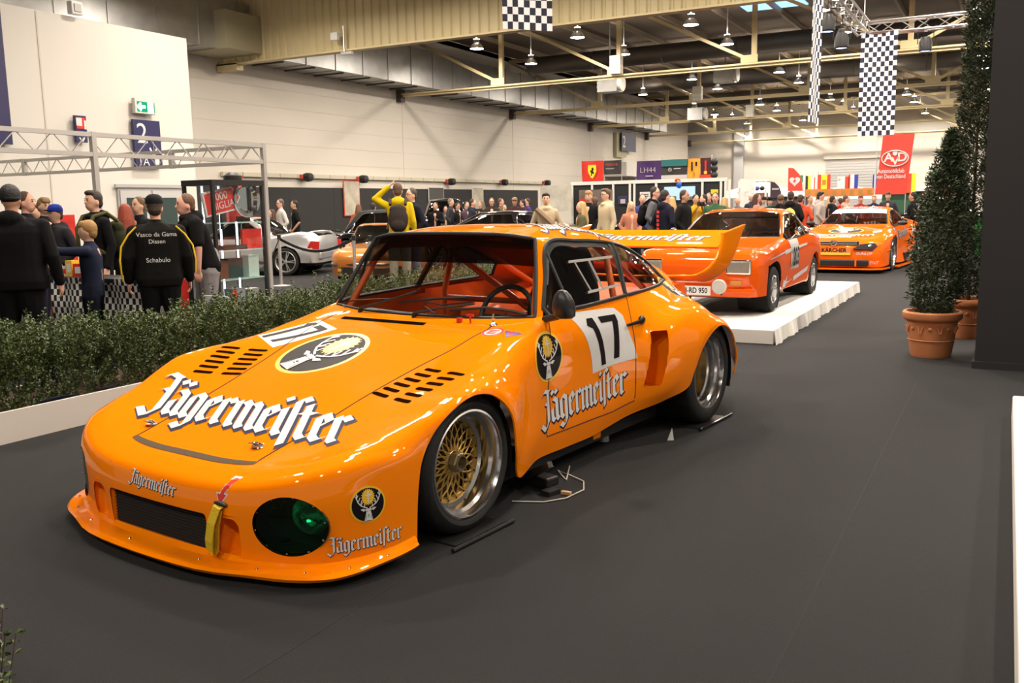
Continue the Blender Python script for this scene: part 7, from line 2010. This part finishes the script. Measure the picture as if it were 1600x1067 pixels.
person(1366, 305, 26.3, -10, 'fair curly-haired child in navy looking at the touring car', (40, 46, 76), BK, (186, 150, 104), 'curly', 0, 'pocket')
person(1388, 300, 25.0, 0, 'person with brown side parting in dark coat looking down at the touring car', (66, 66, 72), BK, (84, 58, 42), 'fringe', 0, 'pocket', jacket=True)
P = person(1427, 300, 21.8, -96, 'person in black sweatshirt with white word on the back beside the touring car', (26, 25, 27), BK, (40, 32, 30), 'short', 1, 'pocket', 1.15); back_text(P, (('wheels', .12, 1.22),), .20)
person(1448, 297, 22.6, -75, 'person in black vest over grey sleeves beside the potted plant', (40, 40, 44), BK, (58, 44, 36), 'short', 2, 'cross', 1.1, jacket=True)
# ================================================================== far stands, banners and flags
def pxbox(x0, y0, x1, y1, Y):
    a = on_y(x0, y0, Y); b = on_y(x1, y1, Y)
    return a, b, b[0]-a[0], a[2]-b[2]
WF = mat('white_stand_frame', (.72, .70, .66), .5)
BP = mat('black_stand_panel', (.013, .013, .015), .7)
BY = 31.0
xs = [895, 926, 959, 985, 992, 1026, 1098, 1127, 1134]
st2 = empty('merchandise_stand', (0, BY, 0), 0, 'black panel merchandise stand with white frame below the team flags', 'stand')
TOPZ = on_y(1000, 284, BY)[2]
X_ = [on_y(x, 300, BY)[0] for x in xs]
for a, b in zip(X_[:-1], X_[1:]):
    MB().box(((a+b)/2, 0, TOPZ/2), (b-a-.03, .05, TOPZ-.04)).build('panel', BP, st2)
for a in X_: MB().box((a, -.03, TOPZ/2), (.075, .07, TOPZ)).build('frame_post', WF, st2)
MB().box(((X_[0]+X_[-1])/2, -.03, TOPZ), (X_[-1]-X_[0]+.1, .09, .12)).build('frame_rail', WF, st2)
xr = on_y(1150, 300, BY)[0]
for k in range(3):
    MB().box((X_[-1]+.12+k*.3, .5*k, TOPZ/2), (.07, .07, TOPZ)).build('frame_post', WF, st2)
    MB().box((X_[-1]+.15+k*.15, .25*k, .5+k*.6), (.4, .05, .06)).build('frame_rail', WF, st2)
MB().box((X_[-1]+.5, .8, TOPZ/2), (.05, 1.6, TOPZ)).build('side_panel', WF, st2)
# photo wall, screen and prints on the stand
def print_board(px, name, lab, m, Y, cat='poster', prints=()):
    a, b, w_, h_ = pxbox(*px, Y)
    o = empty(name, ((a[0]+b[0])/2, Y, (a[2]+b[2])/2), 0, lab, cat)
    MB().box((0, 0, 0), (w_, .03, h_)).build('sheet', m, o)
    for k, (x0, z0, x1, z1, pm) in enumerate(prints):
        MB().box(((x0+x1)/2*w_, -.018-.002*k, (z0+z1)/2*h_), ((x1-x0)*w_, .004, (z1-z0)*h_)).build('print', pm, o)
    return o, w_, h_
def flag_txt(o, txt, size, x, z, m, y=-.02, **kw):
    flat_text(MB(), txt, size, (x, y, z), (1, 0, 0), (0, 0, 1), **kw).build('print_text', m, o)
PHOTO = mat('landscape_print', (.50, .47, .40), .5, var=.75, vscale=1.6)
SKY_ = mat('sky_blue_print', (.35, .50, .65), .3, emit=.5, ecol=(.4, .6, .8))
print_board((845, 290, 893, 330), 'photo_wall', 'large grey landscape photo wall at the end of the black partition', PHOTO, 30.6)
print_board((905, 297, 957, 330), 'car_poster', 'wide dark car poster on the black merchandise stand', mat('dark_car_print', (.16, .12, .10), .4, var=.8, vscale=3), BY-.07, prints=[(-.48, -.3, -.1, .1, REDF)])
print_board((966, 306, 981, 319), 'shirt_print', 'small framed motorcycle print on the merchandise stand', mat('dark_blue_print', (.04, .03, .08), .4), BY-.07, prints=[(-.25, -.4, .25, .1, GREYF)])
print_board((1000, 300, 1016, 314), 'price_list', 'pale price list on the merchandise stand', WHITE, BY-.07, prints=[(-.35, .2, .35, .28, INK), (-.35, 0, .35, .08, INK), (-.35, -.2, .2, -.12, INK)])
print_board((1038, 292, 1086, 312), 'display_screen', 'bright sky blue display screen on the merchandise stand', SKY_, BY-.09, 'screen', prints=[(-.5, -.5, -.1, -.2, mat('screen_hill', (.10, .16, .12), .5)), (.2, -.5, .5, -.25, MATS['screen_hill'])])
print_board((1111, 296, 1122, 303), 'yellow_notice', 'small yellow notice on the merchandise stand', mat('notice_yellow', (.75, .55, .02), .5), BY-.07)
o = empty('balloon_toy', on_y(1061, 286, BY-.1), 0, 'small blue and red figure shaped balloon on the stand top rail', 'balloon')
MB().ell((0, 0, -.05), (.10, .07, .13), 12, 8).build('balloon_body', mat('balloon_blue', (.02, .12, .55), .3), o, True); MB().ell((-.05, -.02, .1), (.10, .06, .06), 12, 8).build('balloon_top', REDF, o, True); MB().ell((-.02, -.05, .06), (.05, .03, .05), 10, 6).build('balloon_face', YELLOWF, o, True)
# team flags above the stand
FY = BY+.15
def hung_flag(px, name, lab, m, Y, build=None, wave=.02):
    a, b, w_, h_ = pxbox(*px, Y)
    o = empty(name, ((a[0]+b[0])/2, Y, (a[2]+b[2])/2), 0, lab, 'flag')
    cloth('flag_cloth', (-w_/2, 0, -h_/2), (w_, 0, 0), (0, 0, h_), 12, 10, m, o, wave, 4, a[0])
    for x in (-w_/2, w_/2): MB().tube([(x, .03, -h_/2-.5), (x, .03, h_/2+.10)], .012, 5).build('flag_pole', ALUS, o)
    if build: build(o, w_, h_)
    return o
RED_ = mat('flag_red', (.55, .025, .015), .7); PUR = mat('flag_purple', (.05, .015, .10), .7); BLK_ = mat('flag_black', (.03, .026, .025), .7)
TEAL = mat('flag_teal', (.02, .14, .14), .7); AMB = mat('flag_amber', (.75, .32, .03), .7); NVR = mat('flag_navy_red', (.05, .012, .02), .7)
def f_shield(o, w, h):
    MB().prism([(-.14*w*1.3, .30*h), (.14*w*1.3, .30*h), (.15*w*1.3, .0), (.08*w, -.25*h), (0, -.34*h), (-.08*w, -.25*h), (-.15*w*1.3, .0)], (0, -.045, 0), (1, 0, 0), (0, 0, 1), (0, .004, 0)).build('shield', mat('flag_yellow', (.85, .62, .02), .6), o)
    MB().prism([(-.06*w, -.22*h), (-.01*w, -.2*h), (-.0*w, -.08*h), (.07*w, -.14*h), (.09*w, -.08*h), (.04*w, .02*h), (.08*w, .10*h), (.03*w, .20*h), (-.03*w, .14*h), (-.02*w, .04*h), (-.09*w, .06*h), (-.08*w, -.02*h), (-.04*w, -.06*h)], (0, -.052, 0), (1, 0, 0), (0, 0, 1), (0, .004, 0)).build('horse', INK, o)
hung_flag((909, 252, 943, 284), 'team_flag', 'red flag with yellow horse shield above the merchandise stand', RED_, FY, f_shield)
hung_flag((944, 251, 971, 272), 'team_flag', 'black flag with small red and white lettering above the merchandise stand', BLK_, FY, lambda o, w, h: (flag_txt(o, 'PORSCHE', .11, -w*.4, .06, REDF, -.045), flag_txt(o, 'motorsport', .07, -w*.4, -.06, WHITE, -.045)))
hung_flag((995, 252, 1034, 282), 'team_flag', 'purple LH44 flag above the merchandise stand', PUR, FY, lambda o, w, h: (flag_txt(o, 'LH44', .27, -w*.36, -.06, GREYF, -.045, bold=-.004), MB().box((w*.02, -.045, -.18), (w*.3, .004, .03)).build('print', GREYF, o)))
def f_merc(o, w, h):
    MB().box((0, -.04, h*.33), (w, .006, h*.32)).build('teal_band', TEAL, o); MB().box((0, -.04, -h*.38), (w, .006, h*.22)).build('grey_band', GREYF, o)
    MB().tube([(-.16*w+.06*math.cos(a), -.05, .06*math.sin(a)) for a in np.linspace(0, 6.28, 18, endpoint=False)], .006, 5, closed=True).build('star_ring', WHITE, o)
    MB().bar((-.16*w, -.05, 0), (-.16*w, -.05, .06), .01).bar((-.16*w, -.05, 0), (-.16*w+.05, -.05, -.03), .01).bar((-.16*w, -.05, 0), (-.16*w-.05, -.05, -.03), .01).build('star', WHITE, o)
    MB().box((.12*w, -.045, .03), (w*.26, .004, .025)).build('print', WHITE, o)
hung_flag((1034, 250, 1074, 280), 'team_flag', 'teal and black flag with three-pointed star ring above the merchandise stand', BLK_, FY, f_merc)
hung_flag((1074, 248, 1094, 279), 'team_flag', 'orange yellow flag with dark markings above the merchandise stand', AMB, FY, lambda o, w, h: (MB().box((-.05, -.045, .08), (.05, .004, .3)).build('print', INK, o), MB().box((.1, -.045, .16), (.06, .004, .14)).build('print', INK, o), flag_txt(o, '1', .2, -.02, -.27, INK, -.045)))
hung_flag((1094, 247, 1112, 279), 'team_flag', 'dark navy flag with red lettering and yellow sun above the merchandise stand', NVR, FY, lambda o, w, h: (MB().box((0, -.045, .08), (.06, .004, .36)).build('print', REDF, o), MB().ell((0, -.045, -.14), (.06, .004, .06), 12, 6).build('sun', YELLOWF, o), MB().box((0, -.042, -h*.4), (w, .004, h*.2)).build('red_band', REDF, o)))
o = empty('hanging_bag', on_y(1116, 263, FY), 0, 'black caps hanging in a column at the end of the team flags', 'caps')
for k in range(3): MB().ell((0, 0, .22-k*.22), (.13, .10, .13), 10, 6).build('cap', BLACK, o, True)
MB().tube([(-.1, 0, -.7), (-.1, 0, .45)], .015, 5).build('pole', ALUS, o)
# --------------------------------------------------- banners behind the touring car
def banner_at(px, Y, name, lab, m, cat='banner', lean=0.0, base=True):
    a, b, w_, h_ = pxbox(*px, Y)
    o = empty(name, ((a[0]+b[0])/2, Y, b[2]), 0, lab, cat)
    MB().prism([(-w_/2, 0), (w_/2-lean, 0), (w_/2, h_), (-w_/2+lean, h_)], (0, 0, 0), (1, 0, 0), (0, 0, 1), (0, .02, 0)).build('sheet', m, o)
    if base: MB().tube([(-w_/2, .03, -b[2]+.0), (-w_/2, .03, h_)], .015, 5).build('pole', ALUS, o)
    return o, w_, h_
BR = mat('banner_red', (.70, .055, .035), .6)
o, w_, h_ = banner_at((1371, 211, 1425, 303), 29, 'club_banner', 'tall red AvD automobile club banner behind the touring car', BR, lean=.16)
MB().tube([(.0+.34*w_*math.cos(a)*1.05, -.012, h_*.60+.13*h_*math.sin(a)) for a in np.linspace(0, 6.28, 28, endpoint=False)], .018, 5, closed=True).build('emblem_ring', WHITE, o, True)
flag_txt(o, 'A', .36, -.29*w_, h_*.55, WHITE, -.012, bold=.008); flag_txt(o, 'V', .30, -.08*w_, h_*.495, WHITE, -.012, bold=.008); flag_txt(o, 'D', .36, .06*w_, h_*.55, WHITE, -.012, bold=.008)
MB().prism([(-.07, .09), (.07, .09), (.06, -.02), (0, -.07), (-.06, -.02)], (0, -.012, h_*.68), (1, 0, 0), (0, 0, 1), (0, .004, 0)).build('shield', WHITE, o)
flag_txt(o, 'Automobilclub', .17, -.46*w_, h_*.36, WHITE, -.012, sx=.72, bold=.003); flag_txt(o, 'von Deutschland', .17, -.48*w_, h_*.27, WHITE, -.012, sx=.68, bold=.003)
# beach flags
def beach(px, Y, lab, m, mark):
    a, b, w_, h_ = pxbox(*px, Y)
    o = empty('beach_flag', (a[0], Y, b[2]), 0, lab, 'flag')
    MB().prism([(0, 0), (w_, 0), (w_*.95, h_*.35), (w_*.75, h_*.7), (w_*.35, h_*.97), (0, h_)], (0, 0, 0), (1, 0, 0), (0, 0, 1), (0, .02, 0)).build('sheet', m, o)
    MB().tube([(0, .02, -b[2]), (0, .02, h_)], .015, 5).build('pole', ALUS, o)
    mark(o, w_, h_); return o
def heart(o, w, h):
    pts = [(0.10*math.sin(t)**3*1.6, .10*(1.0*math.cos(t)-.38*math.cos(2*t)-.15*math.cos(3*t)-.08*math.cos(4*t))*1.3) for t in np.linspace(0, 6.28, 24, endpoint=False)]
    MB().prism([(x, y) for x, y in pts], (w*.45, -.006, h*.42), (1, 0, 0), (0, 0, 1), (0, .004, 0)).build('heart', WHITE, o)
    MB().bar((w*.40, -.012, h*.38), (w*.50, -.012, h*.48), .01, .05).build('heart_mark', REDF, o)
beach((1232, 262, 1254, 298), 29, 'red beach flag with white heart among the nation flags', BR, heart)
beach((1204, 284, 1221, 309), 28, 'dark teardrop beach flag with pale lettering in front of the white tent', mat('aubergine', (.045, .025, .04), .6), lambda o, w, h: MB().box((w*.45, -.006, h*.55), (w*.6, .006, .05)).build('print', GREYF, o))
# nation flags: vertical bars
def nation(px, lab, cols, Y=33, horiz=False, extra=None):
    a, b, w_, h_ = pxbox(*px, Y)
    o = empty('nation_flag', ((a[0]+b[0])/2, Y, b[2]), 0, lab, 'flag')
    n = len(cols); tot = sum(c[1] for c in cols); x = -w_/2
    for m_, f in cols:
        ww = w_*f/tot
        MB().box((x+ww/2, 0, h_/2), (ww, .015, h_)).build('bar', m_, o); x += ww
    MB().tube([(-w_/2, .02, -b[2]), (-w_/2, .02, h_+.1)], .015, 5).build('pole', ALUS, o)
    if extra: extra(o, w_, h_)
    return o
GRN = mat('flag_green', (.02, .20, .08), .7); YEL = mat('flag_yellow', (.85, .62, .02), .6); WHT = mat('flag_white', (.78, .76, .72), .7); BLU = mat('flag_blue', (.03, .05, .35), .7); FR = mat('flag_signal_red', (.68, .06, .03), .7)
nation((1249, 274, 1257, 285), 'small green and white nation flag behind the heart flag', [(GRN, 1), (WHT, .4)])
nation((1259, 275, 1266, 297), 'narrow black and yellow nation flag beside the heart flag', [(BLK_, .5), (YEL, .5)])
nation((1269, 277, 1275, 300), 'narrow white and red nation flag', [(WHT, .5), (FR, .3), (WHT, .3)])
nation((1278, 273, 1297, 304), 'red yellow red nation flag with small crest', [(FR, 1), (YEL, 1.8), (FR, 1)], extra=lambda o, w, h: MB().box((0, -.015, h*.62), (.12, .006, .16)).build('crest', mat('crest_brown', (.4, .2, .04), .6), o))
nation((1309, 276, 1326, 303), 'white and red nation flag with small cross', [(WHT, 1), (FR, .55)], extra=lambda o, w, h: MB().box((-w*.35, -.015, h*.85), (.10, .006, .03)).box((-w*.35, -.016, h*.85), (.03, .006, .10)).build('cross', GREYF, o))
nation((1326, 273, 1340, 304), 'red white and blue striped nation flag', [(FR, .5), (WHT, 1), (BLU, 1)])
nation((1364, 273, 1370, 303), 'narrow blue and white nation flag beside the club banner', [(BLU, .4), (WHT, .4), (BLU, .3)])
nation((1416, 271, 1430, 301), 'red and yellow nation flag behind the club banner', [(BLK_, .3), (FR, 1), (YEL, 1)], Y=34)
nation((1455, 269, 1462, 280), 'small dark green flag beyond the potted plant', [(GRN, 1)], Y=34)
a, b, w_, h_ = pxbox(1258, 296, 1365, 306, 32.5)
o = empty('printed_bunting', ((a[0]+b[0])/2, 32.5, b[2]), 0, 'long orange and green printed strip banner under the nation flags', 'banner')
MB().box((0, 0, h_/2), (w_, .02, h_)).build('sheet', mat('bunting_orange', (.62, .19, .04), .6, var=.5, vscale=3), o)
for k in range(8): MB().box((-w_/2+w_*(k+.5)/8, -.012, h_/2), (w_*.06, .006, h_*.6)).build('print', mat('crest_brown', (.4, .2, .04), .6), o)
for x in (-w_/2, w_/2): MB().tube([(x, .02, -b[2]), (x, .02, h_)], .02, 5).build('pole', ALUS, o)
# white tents and low stands far away
TEN = mat('tent_white', (.80, .78, .74), .7)
for px, py, d_, lab in ((1190, 300, 42, 'white pavilion tent roof behind the dark beach flag'), (1325, 303, 46, 'white pavilion tent roof behind the nation flags'), (1450, 302, 52, 'white pavilion tent roof behind the potted plant')):
    p = at_d(px, py, d_); o = empty('pavilion_tent', (p[0], p[1], 0), 0, lab, 'tent')
    z0 = p[2]-.25
    MB().add([(-2.2, -2, z0), (2.2, -2, z0), (2.2, 2, z0), (-2.2, 2, z0), (0, 0, z0+.75)], [(0, 1, 4), (1, 2, 4), (2, 3, 4), (3, 0, 4)]).build('canopy', TEN, o)
    for x, y in ((-2.1, -1.9), (2.1, -1.9), (2.1, 1.9), (-2.1, 1.9)): MB().tube([(x, y, 0), (x, y, z0)], .03, 6).build('leg', ALUS, o)
a, b, w_, h_ = pxbox(1155, 283, 1196, 312, 34)
o = empty('cap_stall', ((a[0]+b[0])/2, 34, 0), 0, 'white market stall with a row of coloured caps beside the merchandise stand', 'stall')
MB().box((0, .6, a[2]), (w_, 1.3, .06)).build('stall_roof', WF, o)
for x in (-w_/2, w_/2): MB().box((x, 0, a[2]/2), (.06, .06, a[2])).build('post', WF, o)
MB().box((0, .2, b[2]+.1), (w_, .4, .3)).build('counter', mat('counter_brown', (.22, .10, .06), .6), o)
for k, m_ in enumerate((BLACK, REDF, GRN, BLUEF, BLACK)): MB().ell((-w_*.38+k*w_*.19, -.05, a[2]-.28), (.09, .08, .08), 10, 6).build('cap', m_, o, True)
for x0, x1, y0, y1, Y_, m_, lab in ((1380, 1470, 300, 330, 36, mat('dark_green_stall', (.03, .09, .05), .7), 'dark green stall front far behind the touring car'), (1452, 1490, 292, 320, 37, RED_, 'red stall front far behind the potted plant'), (1180, 1262, 308, 345, 39, mat('dim_stall', (.10, .09, .085), .8), 'dim stall counter far behind the visitors')):
    a, b, w_, h_ = pxbox(x0, y0, x1, y1, Y_)
    o = empty('far_stall', ((a[0]+b[0])/2, Y_, 0), 0, lab, 'stall')
    MB().box((0, 0, a[2]/2), (w_, .6, a[2])).build('stall_front', m_, o); MB().box((0, -.1, a[2]+.03), (w_+.1, .8, .06)).build('stall_top', WF, o)
